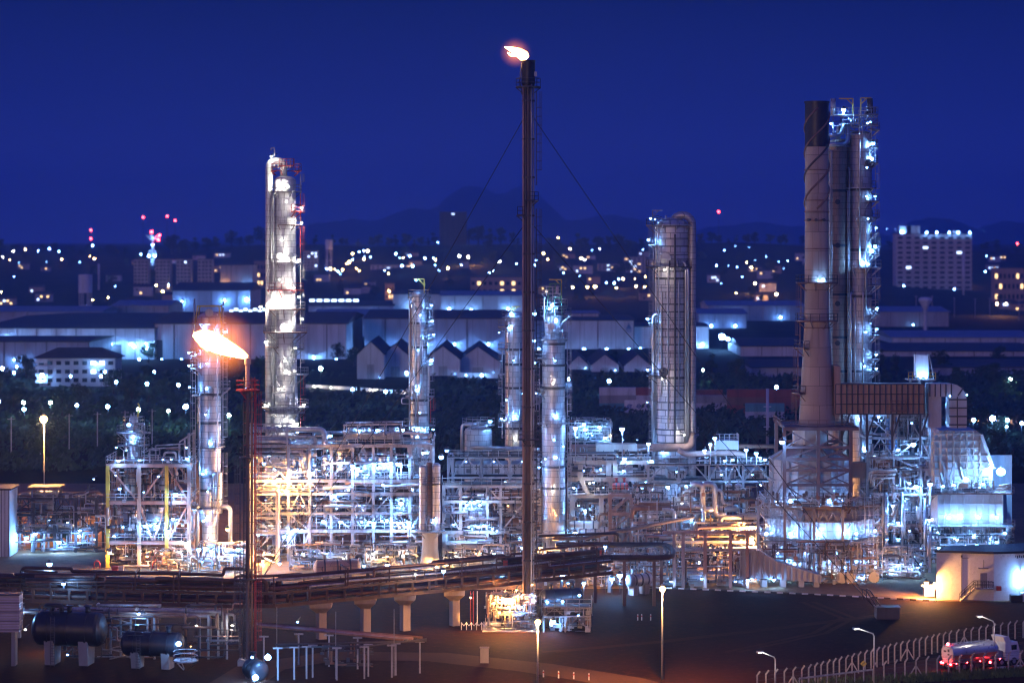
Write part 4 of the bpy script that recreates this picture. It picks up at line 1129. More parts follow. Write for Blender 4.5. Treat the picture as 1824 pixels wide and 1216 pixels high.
# --- low racks behind the white building
Y = 436.0
xs = xs_of((22, 60, 97, 135, 172), Y)
S0 = frame("pipe_rack", "low dark pipe rack running from the white hut to the yellow-posted frame", "pipe rack", xs, [Y, Y + 7], zs_of((948, 916, 888), Y), rnd, 0.42, STEEL_D, brace='mix', skip=0.6, decks=False, rails=False)
for k in range(16):
    zz = Z((948, 916, 888)[k % 3], Y) + 0.45
    run(S0, [(xs[0] - 3 + R.random() * 5, Y + 0.4 + 0.4 * k, zz), (xs[-1] - R.random() * 6, Y + 0.4 + 0.4 * k, zz), (xs[-1] - R.random() * 2, Y + 0.4 + 0.4 * k, zz - R.uniform(-2, 2))], R.choice((0.1, 0.15, 0.2, 0.28)), R.choice(PIPE_MATS))
pipework(S0, ((xs[0] - 4, xs[-1] + 2), (Y - 1.5, Y + 6), (0.3, Z(900, Y))), 40, rnd)
thin_lines(S0, ((xs[0] - 6, xs[-1] + 2), (Y - 1, Y + 6), (0.3, Z(880, Y))), 200, rnd)
lamps_at(S0, [(15, 960, 'C', .36), (47, 957, 'C', .4), (63, 950, 'C', .34), (105, 965, 'C', .4), (142, 944, 'C', .3), (141, 954, 'C', .34), (167, 853, 'c', .22), (43, 873, 'c', .2), (50, 793, 'c', .2)][:7], Y - 1.2)
lamps_at(S0, [(75, 990, 'c', .26), (125, 985, 'c', .26), (170, 960, 'c', .3), (30, 930, 'c', .24), (120, 930, 'c', .24), (88, 925, 'c', .2)], Y + 3)
for (a, b, pz, ht, lb) in ((50, 105, 872, 3.2, "squat vessel shed with a flat brown cap on the low dark pipe rack"),):
    r_ = thing("equipment_shelter", lb, "shelter", (X(78, Y), Y + 3, 0))
    m = MB()
    for px_ in (55, 77, 100):
        m.bar((X(px_, Y), Y + 1, 0), (X(px_, Y), Y + 1, Z(872, Y)), 0.3); m.bar((X(px_, Y), Y + 5, 0), (X(px_, Y), Y + 5, Z(872, Y)), 0.3)
    m.build("frame", STEEL, r_)
    MB().box((X(77, Y), Y + 3, Z(870, Y)), (X(106, Y) - X(48, Y), 5.0, 0.5)).build("roof", BROWN, r_)
    MB().box((X(77, Y), Y + 3, Z(893, Y)), (X(100, Y) - X(60, Y), 3.0, 3.0)).build("casing", GALV, r_)
m = MB(); m.box((X(-2, 430), 433, Z(930, 430)), (X(18, 430) - X(-22, 430), 7, Z(872, 430) - Z(985, 430)))
hut = thing("utility_hut", "plain white hut cut by the photo edge beside the low dark pipe rack", "hut", (X(-2, 430), 433, 0))
m = MB(); m.box((X(-2, 430), 433, Z(872, 430) / 2), (X(18, 430) - X(-22, 430), 7, Z(872, 430))); m.build("wall", WHITE, hut)
m = MB(); m.box((X(-2, 430), 433, Z(872, 430) + 0.15), (X(18, 430) - X(-22, 430) + 0.6, 7.6, 0.3)); m.build("roof", STEEL_D, hut)
m = MB()
for k in range(3): m.box((X(4 + 6 * k, 430), 429.4, Z(872, 430) / 2), (0.08, 0.06, Z(872, 430)))
m.build("panel_seam", STEEL_D, hut)

# --- great central structure
Y = 424.0
xs = xs_of((447, 514, 552, 590, 628, 665, 697, 730, 768), Y)
lv = zs_of((945, 914, 879, 856, 794), Y)
S2 = frame("steel_structure", "widest open frame of the plant, packed with bright lamps and pale drums", "steel structure", xs, [Y, Y + 6, Y + 12], lv, rnd, 0.5, STEEL, brace='mix', skip=0.45, deckfill=0.6)
zb = [0.3] + lv
for a, b, n in zip(zb[:-1], zb[1:], (40, 22, 24, 18, 34)):
    pipework(S2, ((xs[0], xs[-1]), (Y - 0.4, Y + 9), (a + 0.3, b - 0.3)), int(n * 1.1), rnd)
thin_lines(S2, ((xs[0], xs[-1]), (Y - 0.5, Y + 6), (0.3, lv[-1])), 520, rnd)
pipework(S2, ((xs[1], xs[-1]), (Y - 0.2, Y + 7), (lv[-1] + 0.4, lv[-1] + 2.2)), 20, rnd)
for x0, x1, py, r_, mt in ((440, 577, 766, 0.5, ALU), (438, 512, 787, 0.95, ALU), (440, 545, 806, 0.85, ALU), (452, 560, 779, 0.28, GALV)):
    run(S2, [(X(x0, Y), Y + 1.5, Z(py, Y)), (X(x1, Y), Y + 1.5, Z(py, Y)), (X(x1, Y), Y + 1.5, Z(py + 30, Y))], r_, mt, n=14)
q = MB()
for pxl in (447, 512): q.bar((X(pxl, Y), Y - 0.3, lv[-1]), (X(pxl, Y), Y - 0.3, Z(752, Y)), 0.28)
for k in range(4):
    q.bar((X(447 + 16 * k, Y), Y - 0.3, Z(775, Y)), (X(455 + 16 * k, Y), Y - 0.3, Z(755, Y)), 0.18); q.bar((X(455 + 16 * k, Y), Y - 0.3, Z(755, Y)), (X(463 + 16 * k, Y), Y - 0.3, Z(775, Y)), 0.18)
q.bar((X(440, Y), Y - 0.3, Z(755, Y)), (X(520, Y), Y - 0.3, Z(755, Y)), 0.25); q.bar((X(440, Y), Y - 0.3, Z(776, Y)), (X(575, Y), Y - 0.3, Z(776, Y)), 0.25)
q.build("truss", STEEL, S2)
lamps_at(S2, [(603, 824, 'C', .3), (628, 829, 'C', .4), (636, 834, 'C', .42), (642, 838, 'C', .3), (668, 826, 'c'), (673, 832, 'C', .32), (684, 826, 'C', .3), (710, 826, 'C', .5), (636, 846, 'c', .22), (526, 840, 'c', .32), (557, 842, 'c', .34), (582, 844, 'c', .2), (560, 828, 'c', .26), (595, 882, 'C', .38), (682, 863, 'c', .28), (678, 887, 'c', .2), (714, 896, 'C', .42), (473, 890, 'd', .2), (527, 943, 'C', .42), (576, 928, 'C', .34), (607, 929, 'c', .36), (644, 929, 'c', .26), (658, 929, 'C', .26), (666, 930, 'c', .32), (680, 927, 'C', .28), (689, 926, 'C', .3), (709, 931, 'C', .36), (728, 930, 'C', .4), (506, 955, 'C', .34), (460, 952, 'c', .3), (580, 945, 'c', .2), (640, 900, 'c', .22), (560, 900, 'c', .22), (600, 905, 'c', .2)], Y - 1.0)
lamps_at(S2, [(530, 768, 'c', .34), (541, 764, 'c', .26), (565, 762, 'c', .4), (588, 776, 'c', .38), (629, 775, 'c', .32), (640, 766, 'c', .34), (672, 765, 'c', .38), (679, 769, 'c', .26), (717, 765, 'c', .36), (753, 806, 'C', .36), (786, 814, 'C', .42), (796, 802, 'd', .4)], Y + 2)
lamps_at(S2, [(480, 985, 'c', .26), (520, 990, 'c', .24), (560, 980, 'c', .24), (610, 985, 'c', .24), (655, 990, 'c', .24), (568, 995, 'c', .3), (580, 985, 'c', .3)], Y + 1)
lamps_at(S2, [(497, 853, 'W', .46, Y - 3.2), (468, 998, 'W', .3, Y - 4), (712, 938, 'w', .26, Y - 2.5)], Y)
lamps_at(S2, [(490, 835, 'c', .3), (545, 815, 'c', .3), (620, 870, 'c', .3), (655, 845, 'c', .3), (700, 850, 'c', .3), (590, 915, 'c', .3), (650, 925, 'c', .3), (470, 825, 'c', .34), (540, 900, 'c', .3), (500, 930, 'n', .3), (735, 870, 'c', .3)], Y + 4.5)
q = MB()
for pxl in (452, 497):
    for yy in (Y - 3.5, Y - 0.8): q.bar((X(pxl, Y), yy, 0), (X(pxl, Y), yy, Z(870, Y)), 0.5)
for py in (872, 918, 945):
    q.bar((X(452, Y), Y - 3.5, Z(py, Y)), (X(497, Y), Y - 3.5, Z(py, Y)), 0.4)
q.bar((X(456, Y), Y - 3.4, Z(880, Y)), (X(492, Y), Y - 3.4, Z(912, Y)), 0.3); q.bar((X(456, Y), Y - 3.4, Z(922, Y)), (X(492, Y), Y - 3.4, Z(944, Y)), 0.3)
st = thing("stair_tower", "cream stair tower lit golden by the sodium lamp against the widest frame", "stair tower", (X(474, Y), Y - 2, 0))
q.build("frame", CREAM, st)
for i, (a, b) in enumerate(((1010, 980), (980, 945), (945, 918), (918, 890))):
    q = MB(); z0, z1 = max(0.1, Z(a, Y)), Z(b, Y)
    s = 1 if i % 2 else -1
    q.bar((X(474 - 17 * s, Y), Y - 2.6, z0), (X(474 + 17 * s, Y), Y - 2.6, z1), 0.9, 0.15)
    for off in (-0.45, 0.45): q.bar((X(474 - 17 * s, Y), Y - 2.6 + off, z0 + 1.1), (X(474 + 17 * s, Y), Y - 2.6 + off, z1 + 1.1), 0.08)
    q.build("stair_flight", GALV, st)
for (pxl, a, b, r_, dy, lb) in ((611, 853, 800, 1.5, 2.8, "first of four pale upright drums in a row on the widest frame, tower side"), (651, 853, 800, 1.3, 2.8, "second pale upright drum, between the streaking lamp and the twin lamps"),
        (685, 853, 800, 1.3, 2.8, "third pale upright drum, behind the twin lamps of the widest frame"), (716, 911, 862, 1.25, 2.6, "pale upright drum on a low deck behind the slim crane-armed column"),
        (540, 853, 815, 1.1, 3.0, "upright drum under the fat twin pipes of the widest frame"), (580, 853, 812, 1.0, 3.4, "thin upright drum next to the lone lamp of the widest frame"),
        (640, 942, 884, 1.2, 3.0, "upright drum in the dim middle bay of the widest frame")):
    upright(lb, X(pxl, Y), Y + dy, Z(a, Y) + 0.3, Z(b, Y), r_, ALUC)
for (pxl, py, r_, L_, mt, lb, dy) in ((560, 866, 0.75, 5.0, ALUD, "dull horizontal exchanger on the middle deck of the widest frame", 2.0), (655, 872, 0.7, 4.6, RUST, "rust-brown horizontal exchanger near the tall brace of the widest frame", 2.0),
        (575, 905, 0.7, 5.4, GALV, "grey horizontal exchanger above the row of low lamps", 1.8), (690, 905, 0.8, 4.4, ALU, "shiny horizontal exchanger by the brightest lamp of the widest frame", 1.8),
        (545, 935, 0.6, 4.4, RUST, "brown horizontal exchanger beside the blue-lit ladder lamps", 1.8), (480, 810, 0.7, 5.0, CREAM, "cream horizontal drum over the sodium-lit stair tower", 3.0)):
    c = P(pxl, py, Y + dy); drum(lb, c, r_, L_, 0, mt, "heat_exchanger", "heat exchanger", STEEL, c[2] - r_ - 0.6)
# cooler on its roof
ac = thing("air_cooler", "fan cooler under a light pipe frame on the roof of the widest frame", "air cooler", (X(665, Y), Y + 3, lv[-1]))
z0 = lv[-1] + 0.4
for pxl in (613, 637, 661, 685, 714):
    for yy in (Y, Y + 6): MB().bar((X(pxl, Y), yy, z0), (X(pxl, Y), yy, Z(756, Y)), 0.22).build("post", STEEL, ac)
q = MB()
for yy in (Y, Y + 6): q.bar((X(611, Y), yy, Z(757, Y)), (X(716, Y), yy, Z(755, Y)), 0.28)
q.build("top_frame", STEEL, ac)
for k in range(4):
    a, b = X(616 + 24.5 * k, Y), X(638 + 24.5 * k, Y)
    MB().box(((a + b) / 2, Y + 3, Z(777, Y)), (b - a, 5.4, 1.1)).build("cooler_bundle", GALV, ac)
    MB().lathe([(0.95, 0), (0.95, 0.7), (0.8, 0.7), (0.8, 0.1), (0.1, 0.1)], ((a + b) / 2, Y + 3, Z(770, Y)), 14).build("fan_ring", STEEL, ac)
pipework(ac, ((X(613, Y), X(716, Y)), (Y - 0.6, Y), (z0, Z(762, Y))), 14, rnd, (0.07, 0.1), [GALV, STEEL])

# --- twin exchangers on a flared skirt
Y = 414.0
e2 = thing("reboiler_tower", "pair of slender upright exchangers on a flared cream skirt in sodium light", "reboiler tower", (X(766, Y), Y, 0))
MB().lathe([(1.75, 0), (1.4, Z(975, Y)), (1.35, Z(948, Y)), (1.5, Z(947, Y)), (1.5, Z(945, Y))], (X(766, Y), Y, 0), 24).build("skirt", CREAM, e2)
for pxl, r_, a, b, mt in ((753, 0.6, 946, 832, ALUC), (777, 0.72, 946, 828, ALUC)):
    m = MB(); m.lathe([(r_, Z(a, Y)), (r_, Z(b, Y))], (X(pxl, Y), Y, 0), 18); m.dome((X(pxl, Y), Y, Z(b, Y)), r_, r_ * 0.6, 18); m.build("exchanger_shell", mt, e2)
m = MB(); m.lathe([(0.5, Z(946, Y)), (0.5, Z(824, Y))], (X(765, Y), Y + 0.6, 0), 14); m.build("downcomer_pipe", RUST, e2)
ladder(e2, X(765, Y), Y, 0.5, -90, Z(946, Y), Z(825, Y), STEEL_D, 0.5)
platform(e2, X(766, Y), Y, 1.4, Z(946, Y), 1.2, 150, 390); platform(e2, X(766, Y), Y, 1.2, Z(862, Y), 0.8, 150, 390, STEEL_D); 
lamps_at(e2, [(773, 925, 'C', .26, Y - 1.6), (770, 700 + 230, 'c', .2, Y - 1.6), (752, 1002, 'n', .2, Y - 2.6)][:2], Y)
lamp(e2, (X(778, Y), Y - 3.4, 0.9), 'W', 0.3)

# --- cooler bank over the low racks
def cooler_bank(name, label, pxs, Y, py_top, py_bot, depth, boxes, seed):
    rr = random.Random(seed)
    root = thing(name, label, "air cooler", (X(pxs[0], Y), Y, 0))
    zt_, zb_ = Z(py_top, Y), Z(py_bot, Y)
    for pxl in pxs:
        for yy in (Y, Y + depth): MB().bar((X(pxl, Y), yy, 0), (X(pxl, Y), yy, zt_), 0.38).build("post", STEEL, root)
    m = MB()
    for yy in (Y, Y + depth):
        for zz in (zt_, zb_): m.bar((X(pxs[0], Y), yy, zz), (X(pxs[-1], Y), yy, zz), 0.36)
    for pxl in pxs:
        for zz in (zt_, zb_): m.bar((X(pxl, Y), Y, zz), (X(pxl, Y), Y + depth, zz), 0.3)
    m.build("deck_frame", STEEL, root)
    for a, b in zip(pxs[:-1], pxs[1:]):
        mid = (a + b) / 2
        MB().bar((X(a, Y), Y, zb_), (X(mid, Y), Y, zt_), 0.26).build("brace", STEEL, root); MB().bar((X(b, Y), Y, zb_), (X(mid, Y), Y, zt_), 0.26).build("brace", STEEL, root)
    for a, b in boxes:
        m = MB(); m.box(((X(a, Y) + X(b, Y)) / 2, Y + depth / 2 + 0.4, zb_ + (zt_ - zb_) * 0.38), (X(b, Y) - X(a, Y), depth - 1.2, (zt_ - zb_) * 0.5))
        m.build("cooler_bundle", PANEL, root)
        m = MB()
        for k in range(4): m.box((X(a + (b - a) * (k + 0.5) / 4, Y), Y + 0.95, zb_ + (zt_ - zb_) * 0.38), (0.14, 0.1, (zt_ - zb_) * 0.46))
        m.box(((X(a, Y) + X(b, Y)) / 2, Y + 0.9, zb_ + (zt_ - zb_) * 0.50), (X(b, Y) - X(a, Y), 0.12, 0.16))
        m.box((X((a + b) / 2 + 3, Y), Y + 0.86, zb_ + (zt_ - zb_) * 0.3), (0.9, 0.14, 0.7))
        m.build("header_rib", STEEL_D, root)
        m = MB()
        for k in range(3):
            c = (X(a + (b - a) * (k + 0.5) / 3, Y), Y + depth / 2, zt_ + 0.1); m.lathe([(1.1, 0), (1.1, 0.6), (0.95, 0.6), (0.95, 0.1), (0.1, 0.12)], c, 14)
        m.build("fan_ring", STEEL_D, root)
    w = MB(); rail(w, [(X(pxs[0], Y), Y - 0.7, zt_ + 0.2), (X(pxs[-1], Y), Y - 0.7, zt_ + 0.2)], 1.1, 1.8, 0.075); w.build("railing", GALV, root)
    w = MB(); w.box(((X(pxs[0], Y) + X(pxs[-1], Y)) / 2, Y - 0.35, zt_ + 0.12), (X(pxs[-1], Y) - X(pxs[0], Y), 0.8, 0.12)); w.box(((X(pxs[0], Y) + X(pxs[-1], Y)) / 2, Y + depth / 2, zb_ - 0.25), (X(pxs[-1], Y) - X(pxs[0], Y), depth, 0.14)); w.build("walkway", DECK, root)
    return root
Y = 438.0
c1 = cooler_bank("air_cooler", "blue-lit cooler bank in a braced truss just beside the tall guyed flare", (798, 806, 857, 908, 960), Y, 814, 850, 8, ((810, 854), (860, 905), (911, 957)), 4)
lamps_at(c1, [(830, 822, 'c', .22), (880, 822, 'c', .22), (930, 822, 'c', .22), (845, 858, 'c', .22), (900, 858, 'c', .2), (940, 820, 'c', .2), (965, 822, 'c', .2)], Y - 1.6)
Y = 430.0
xs = xs_of((790, 820, 868, 892, 935, 962), Y)
lv = zs_of((947, 893, 866), Y)
S3 = frame("steel_structure", "low white frame with rust-lit exchangers under the blue cooler bank", "steel structure", xs, [Y, Y + 5], lv, rnd, 0.5, CREAM, brace='mix', skip=0.75)
for a, b, n in zip([0.3] + lv[:-1], lv, (40, 30, 18)):
    pipework(S3, ((xs[0], xs[-1]), (Y - 0.6, Y + 5), (a + 0.3, b - 0.2)), n, rnd)
thin_lines(S3, ((xs[0], xs[-1]), (Y - 0.8, Y + 4), (0.3, lv[-1])), 300, rnd)
for (a, b, c, d, rr) in ((793, 950, 830, 980, 0.55), (940, 900, 870, 985, 0.3), (800, 968, 880, 968, 0.5), (800, 985, 880, 990, 0.4)):
    run(S3, [(X(a, Y), Y - 1.0, Z(b, Y)), (X(a, Y), Y - 1.0, Z(d, Y)), (X(c, Y), Y - 1.0, Z(d, Y))], rr, CREAM, n=12)
lamps_at(S3, [(832, 898, 'C', .3), (845, 894, 'C', .34), (855, 899, 'C', .28), (808, 934, 'c'), (835, 938, 'c'), (852, 938, 'c', .3), (862, 935, 'c', .3), (877, 941, 'c'), (885, 945, 'c', .2), (895, 1022, 'c', .34), (855, 985, 'c', .28), (913, 997, 'c', .4), (838, 1000, 'c', .22), (810, 1000, 'c', .22)], Y - 1.6)
lamps_at(S3, [(905, 900, 'w', .2), (905, 925, 'w', .2), (880, 965, 'w', .2), (850, 960, 'c', .3), (930, 975, 'c', .3), (925, 955, 'c', .26)], Y + 1.0)
for (pxl, py, r_, L_, mt, lb) in ((910, 880, 0.9, 4.2, RUST, "rusty exchanger on the top shelf of the low white frame"), (915, 905, 0.8, 4.6, CREAM, "cream exchanger on the middle shelf of the low white frame"), (912, 928, 0.85, 4.2, RUST, "rust-brown exchanger on the bottom shelf of the low white frame"), (845, 880, 0.7, 5.5, ALU, "long silver exchanger above the white pump skid"), (850, 915, 0.7, 4.4, GALV, "grey exchanger beneath the white pump skid")):
    c = P(pxl, py, Y + 1.6); drum(lb, c, r_, L_, 0, mt, "heat_exchanger", "heat exchanger", STEEL, c[2] - r_ - 0.5)
Y5 = 455.0
mv = upright("squat pale vessel with a railed top standing behind the blue cooler bank", X(852, Y5), Y5, 0, Z(757, Y5), 2.6, ALUW, legs=False)
platform(mv, X(852, Y5), Y5, 2.4, Z(757, Y5), 0.7, 0, 360)
run(mv, [(X(823, Y5), Y5 - 1.5, Z(815, Y5)), (X(823, Y5), Y5 - 1.5, Z(755, Y5)), (X(850, Y5), Y5 - 1.5, Z(753, Y5))], 0.3, ALU)
lamps_at(mv, [(873, 750, 'c', .36)], Y5 - 2.5)
run(mv, [(X(840, Y5), Y5 - 4, Z(793, Y5)), (X(962, Y5), Y5 - 4, Z(797, Y5))], 0.35, ALU, name="transfer_pipe"); run(mv, [(X(835, Y5), Y5 - 4.5, Z(806, Y5)), (X(960, Y5), Y5 - 4.5, Z(807, Y5))], 0.45, STEEL_D, name="transfer_pipe")

# --- portal frames beside the silver column
Y = 432.0
pf = thing("steel_structure", "thick cream portal frames with slanted legs between silver column and broad tower", "steel structure", (X(1034, Y), Y, 0))
for yy in (Y, Y + 8):
    for pxl in (1034, 1084, 1096): MB().bar((X(pxl, Y), yy, Z(852, Y)), (X(pxl, Y), yy, Z(822, Y)), 0.9).build("post", CREAM, pf)
    for pxl in (1020, 1071, 1122, 1150): MB().bar((X(pxl, Y), yy, 0), (X(pxl, Y), yy, Z(882, Y)), 0.85).build("post", CREAM, pf)
    for a, b in ((1034, 1048), (1084, 1098)): MB().bar((X(a, Y), yy, Z(852, Y)), (X(b, Y), yy, Z(880, Y)), 0.7).build("post", CREAM, pf)
    for zz in (Z(823, Y), Z(883, Y), Z(853, Y)):
        MB().bar((X(1012, Y), yy, zz), (X(1165, Y), yy, zz), 0.55, 0.7).build("beam", CREAM, pf)
for py in (853, 883): MB().box((X(1088, Y), Y + 4, Z(py, Y) + 0.45), (X(1165, Y) - X(1012, Y), 8.4, 0.12)).build("deck_grating", DECK, pf)
w = MB()
for py in (853, 823, 883): rail(w, [(X(1012, Y), Y - 0.4, Z(py, Y) + 0.4), (X(1165, Y), Y - 0.4, Z(py, Y) + 0.4)], 1.1, 1.7, 0.075)
w.build("railing", GALV, pf)
pipework(pf, ((X(1012, Y), X(1165, Y)), (Y - 0.5, Y + 7), (Z(880, Y), Z(856, Y))), 30, rnd)
pipework(pf, ((X(1012, Y), X(1165, Y)), (Y - 0.5, Y + 7), (Z(850, Y), Z(826, Y))), 20, rnd)
pipework(pf, ((X(1012, Y), X(1165, Y)), (Y - 0.5, Y + 6), (0.3, Z(890, Y))), 46, rnd)
thin_lines(pf, ((X(1012, Y), X(1165, Y)), (Y - 0.6, Y + 5), (0.3, Z(800, Y))), 330, rnd)
for a, b in ((1048, 1078), (1098, 1128), (1018, 1040)):
    MB().box((X((a + b) / 2, Y), Y + 4, Z(840, Y)), (X(b, Y) - X(a, Y), 5, 1.8)).build("cooler_bundle", PANEL, pf)
run(pf, [(X(1012, Y), Y + 1, Z(809, Y)), (X(1060, Y), Y + 1, Z(809, Y)), (X(1098, Y), Y + 1, Z(809, Y)), (X(1098, Y), Y + 1, Z(822, Y))], 0.4, STEEL_D); run(pf, [(X(1075, Y), Y + 1, Z(822, Y)), (X(1145, Y), Y + 1, Z(822, Y))], 0.4, STEEL_D)
MB().box((X(1100, Y), Y + 6, Z(801, Y)), (X(1135, Y) - X(1062, Y), 3, 1.3)).build("duct", CREAM, pf)
lamps_at(pf, [(1113, 816, 'C', .3), (1118, 824, 'c', .24), (1165, 888, 'C', .4), (1172, 858, 'c', .34), (1190, 867, 'C', .4), (1050, 860, 'n', .2), (1022, 868, 'c', .26), (1042, 908, 'C', .28), (1057, 859, 'c', .24), (1131, 918, 'C', .34), (1070, 835, 'c', .26), (1110, 838, 'c', .26), (1150, 858, 'c', .2), (1040, 838, 'c', .2), (1160, 820, 'c', .3), (1155, 790, 'c', .36), (1108, 764, 'C', .44), (1025, 762, 'c', .4)], Y - 1.0)
lamps_at(pf, [(1060, 930, 'w', .22), (1070, 955, 'w', .22), (1100, 960, 'w', .22), (1030, 900, 'c', .3), (1085, 905, 'c', .3), (1140, 905, 'c', .3), (1145, 870, 'c', .3), (1075, 868, 'c', .2)], Y + 3)
for px_, py, zf_ in ((1108, 764, 823), (1025, 762, 823), (1155, 790, 823), (1113, 816, 823)):
    MB().bar((X(px_, Y), Y - 0.7, Z(zf_, Y)), (X(px_, Y), Y - 0.7, Z(py, Y) + 0.4), 0.14).build("lamp_post", STEEL, pf)
pk = frame("steel_structure", "small pink-brown braced frame standing under the cream portal frames", "steel structure", xs_of((1087, 1125), Y - 4), [Y - 4, Y - 1], zs_of((945, 915, 882), Y - 4), rnd, 0.55, PINK, brace='x', skip=0.0)
pipework(pk, ((X(1087, Y), X(1125, Y)), (Y - 3.5, Y - 1), (0.3, Z(885, Y))), 24, rnd, mats=[RUST, PINK, CREAM, STEEL])
for (pxl, py, r_, L_, mt, lb) in ((1040, 935, 0.75, 5.0, CREAM, "long cream exchanger low under the portal frames"), (1060, 945, 0.7, 5.0, ALUD, "dull exchanger lowest under the portal frames"), (1150, 925, 1.3, 4.5, BRNC, "brown insulated drum behind the bent pipes"), (1105, 866, 0.7, 2.2, RED, "short red drum glowing among the pipes of the portal frames")):
    c = P(pxl, py, Y - 0.6); drum(lb, c, r_, L_, 0, mt, "heat_exchanger", "heat exchanger", STEEL, c[2] - r_ - 0.5)
# crowded roof equipment between the columns
Yk = 450.0
rk = frame("steel_structure", "little crowded roof frame with clustered lamps by the stout silver column", "steel structure", xs_of((1017, 1042, 1066, 1088), Yk), [Yk, Yk + 5], zs_of((786, 766), Yk), rnd, 0.3, STEEL, brace='mix', skip=0.5)
pipework(rk, ((X(1017, Yk), X(1088, Yk)), (Yk - 0.4, Yk + 4), (Z(784, Yk), Z(745, Yk))), 40, rnd, (0.08, 0.1, 0.14, 0.2))
thin_lines(rk, ((X(1017, Yk), X(1088, Yk)), (Yk - 0.4, Yk + 4), (Z(784, Yk), Z(745, Yk))), 130, rnd)
lamps_at(rk, [(1040, 755, 'c', .34), (1042, 764, 'c', .34), (1068, 760, 'c', .3), (1078, 779, 'c', .3), (1088, 775, 'w', .12), (1055, 775, 'c', .2), (1028, 778, 'c', .2), (1110, 783, 'd', .24), (1135, 783, 'd', .24)], Yk - 1)

# --- trussed cooler bank toward the furnaces
Y = 428.0
c2 = cooler_bank("air_cooler", "long trussed cooler bank reaching from the broad tower to the furnaces", (1155, 1209, 1263, 1293, 1324, 1373), Y, 827, 857, 8, ((1190, 1222), (1270, 1312), (1328, 1365)), 6)
run(c2, [(X(1210, Y), Y + 2, Z(803, Y)), (X(1222, Y), Y + 2, Z(810, Y)), (X(1310, Y), Y + 2, Z(808, Y)), (X(1330, Y), Y + 2, Z(812, Y))], 0.5, PINK, n=12); run(c2, [(X(1270, Y), Y + 3, Z(797, Y)), (X(1385, Y), Y + 3, Z(797, Y))], 0.4, RUST, n=12); run(c2, [(X(1268, Y), Y + 3, Z(808, Y)), (X(1268, Y), Y + 3, Z(795, Y)), (X(1275, Y), Y + 3, Z(790, Y))], 0.45, RUST, n=12)
lamps_at(c2, [(1291, 820, 'c', .28), (1305, 818, 'c', .28), (1329, 801, 'c', .36), (1347, 807, 'c', .36), (1255, 802, 'c', .34), (1265, 791, 'c', .34), (1273, 780, 'c', .36), (1354, 815, 'c', .28), (1363, 818, 'c', .3), (1300, 862, 'c', .26), (1355, 863, 'c', .26), (1205, 840, 'c', .22), (1285, 845, 'c', .24), (1340, 845, 'c', .24), (1230, 862, 'c', .24)], Y - 1.2)
for px_, py in ((1255, 802), (1265, 791), (1273, 780), (1329, 801), (1347, 807)):
    MB().bar((X(px_, Y), Y - 0.9, Z(827, Y)), (X(px_, Y), Y - 0.9, Z(py, Y) + 0.4), 0.12).build("lamp_post", STEEL, c2)
ac2 = thing("air_cooler", "small railed cooler box perched above the long trussed cooler bank", "air cooler", (X(1296, Y), Y + 4, Z(800, Y)))
MB().box((X(1296, Y), Y + 4, Z(794, Y)), (X(1318, Y) - X(1275, Y), 4, 1.6)).build("cooler_bundle", PANEL, ac2)
w = MB(); rail(w, [(X(1275, Y), Y + 2, Z(786, Y)), (X(1318, Y), Y + 2, Z(786, Y)), (X(1318, Y), Y + 6, Z(786, Y))], 1.1, 0.8, 0.1); w.build("railing", GALV, ac2)
for pxl in (1277, 1296, 1316): MB().bar((X(pxl, Y), Y + 2.2, Z(830, Y)), (X(pxl, Y), Y + 2.2, Z(790, Y)), 0.25).build("post", STEEL, ac2)
Y = 420.0
S5 = frame("pipe_rack", "pipe rack full of thick bent pipes under the long trussed cooler bank", "pipe rack", xs_of((1150, 1195, 1240, 1285, 1330), Y), [Y, Y + 5], zs_of((960, 925, 893), Y), rnd, 0.45, STEEL, brace='mix', skip=0.7, rails=False, deckfill=0.35)
xa, xb = X(1128, Y), X(1350, Y)
for (py, a, b, r_, mt, dy) in ((903, 1125, 1275, 0.42, BROWN, -1.4), (905, 1240, 1312, 0.5, ALU, -1.0), (918, 1282, 1350, 0.42, CREAM, -2.0), (928, 1235, 1345, 0.22, CREAM, -2.2), (936, 1240, 1345, 0.3, PINK, -2.6), (945, 1200, 1330, 0.25, CREAM, -2.8), (952, 1150, 1300, 0.2, PINK, -2.4), (962, 1180, 1340, 0.28, CREAM, -2.6), (972, 1270, 1345, 0.25, CREAM, -3.0), (985, 1275, 1345, 0.2, PINK, -3.0), (897, 1130, 1200, 0.3, RUST, -0.6), (875, 1215, 1330, 0.28, RUST, -0.5)):
    run(S5, [(X(a, Y), Y + dy, Z(py + 18, Y)), (X(a, Y), Y + dy, Z(py, Y)), (X(b, Y), Y + dy, Z(py, Y)), (X(b, Y), Y + dy + 3, Z(py, Y))], r_, mt, n=12)
for pxl, a, b, r_ in ((1250, 860, 905, 0.5), (1272, 860, 915, 0.5), (1252, 900, 940, 0.42), (1200, 905, 955, 0.34), (1285, 870, 895, 0.3)):
    run(S5, [(X(pxl - 22, Y), Y - 1.8, Z(a, Y)), (X(pxl, Y), Y - 1.8, Z(a, Y)), (X(pxl, Y), Y - 1.8, Z(b, Y)), (X(pxl + 18, Y), Y - 1.8, Z(b, Y))], r_, ALU, 1.0, n=14)
pipework(S5, ((xa, xb), (Y - 2.5, Y + 4), (0.3, Z(930, Y))), 50, rnd, mats=[CREAM, PINK, ALU, GALV, STEEL, RUST])
pipework(S5, ((xa, xb), (Y - 1.0, Y + 4), (Z(925, Y), Z(860, Y))), 26, rnd)
thin_lines(S5, ((xa, xb), (Y - 2.5, Y + 4), (0.3, Z(865, Y))), 420, rnd)
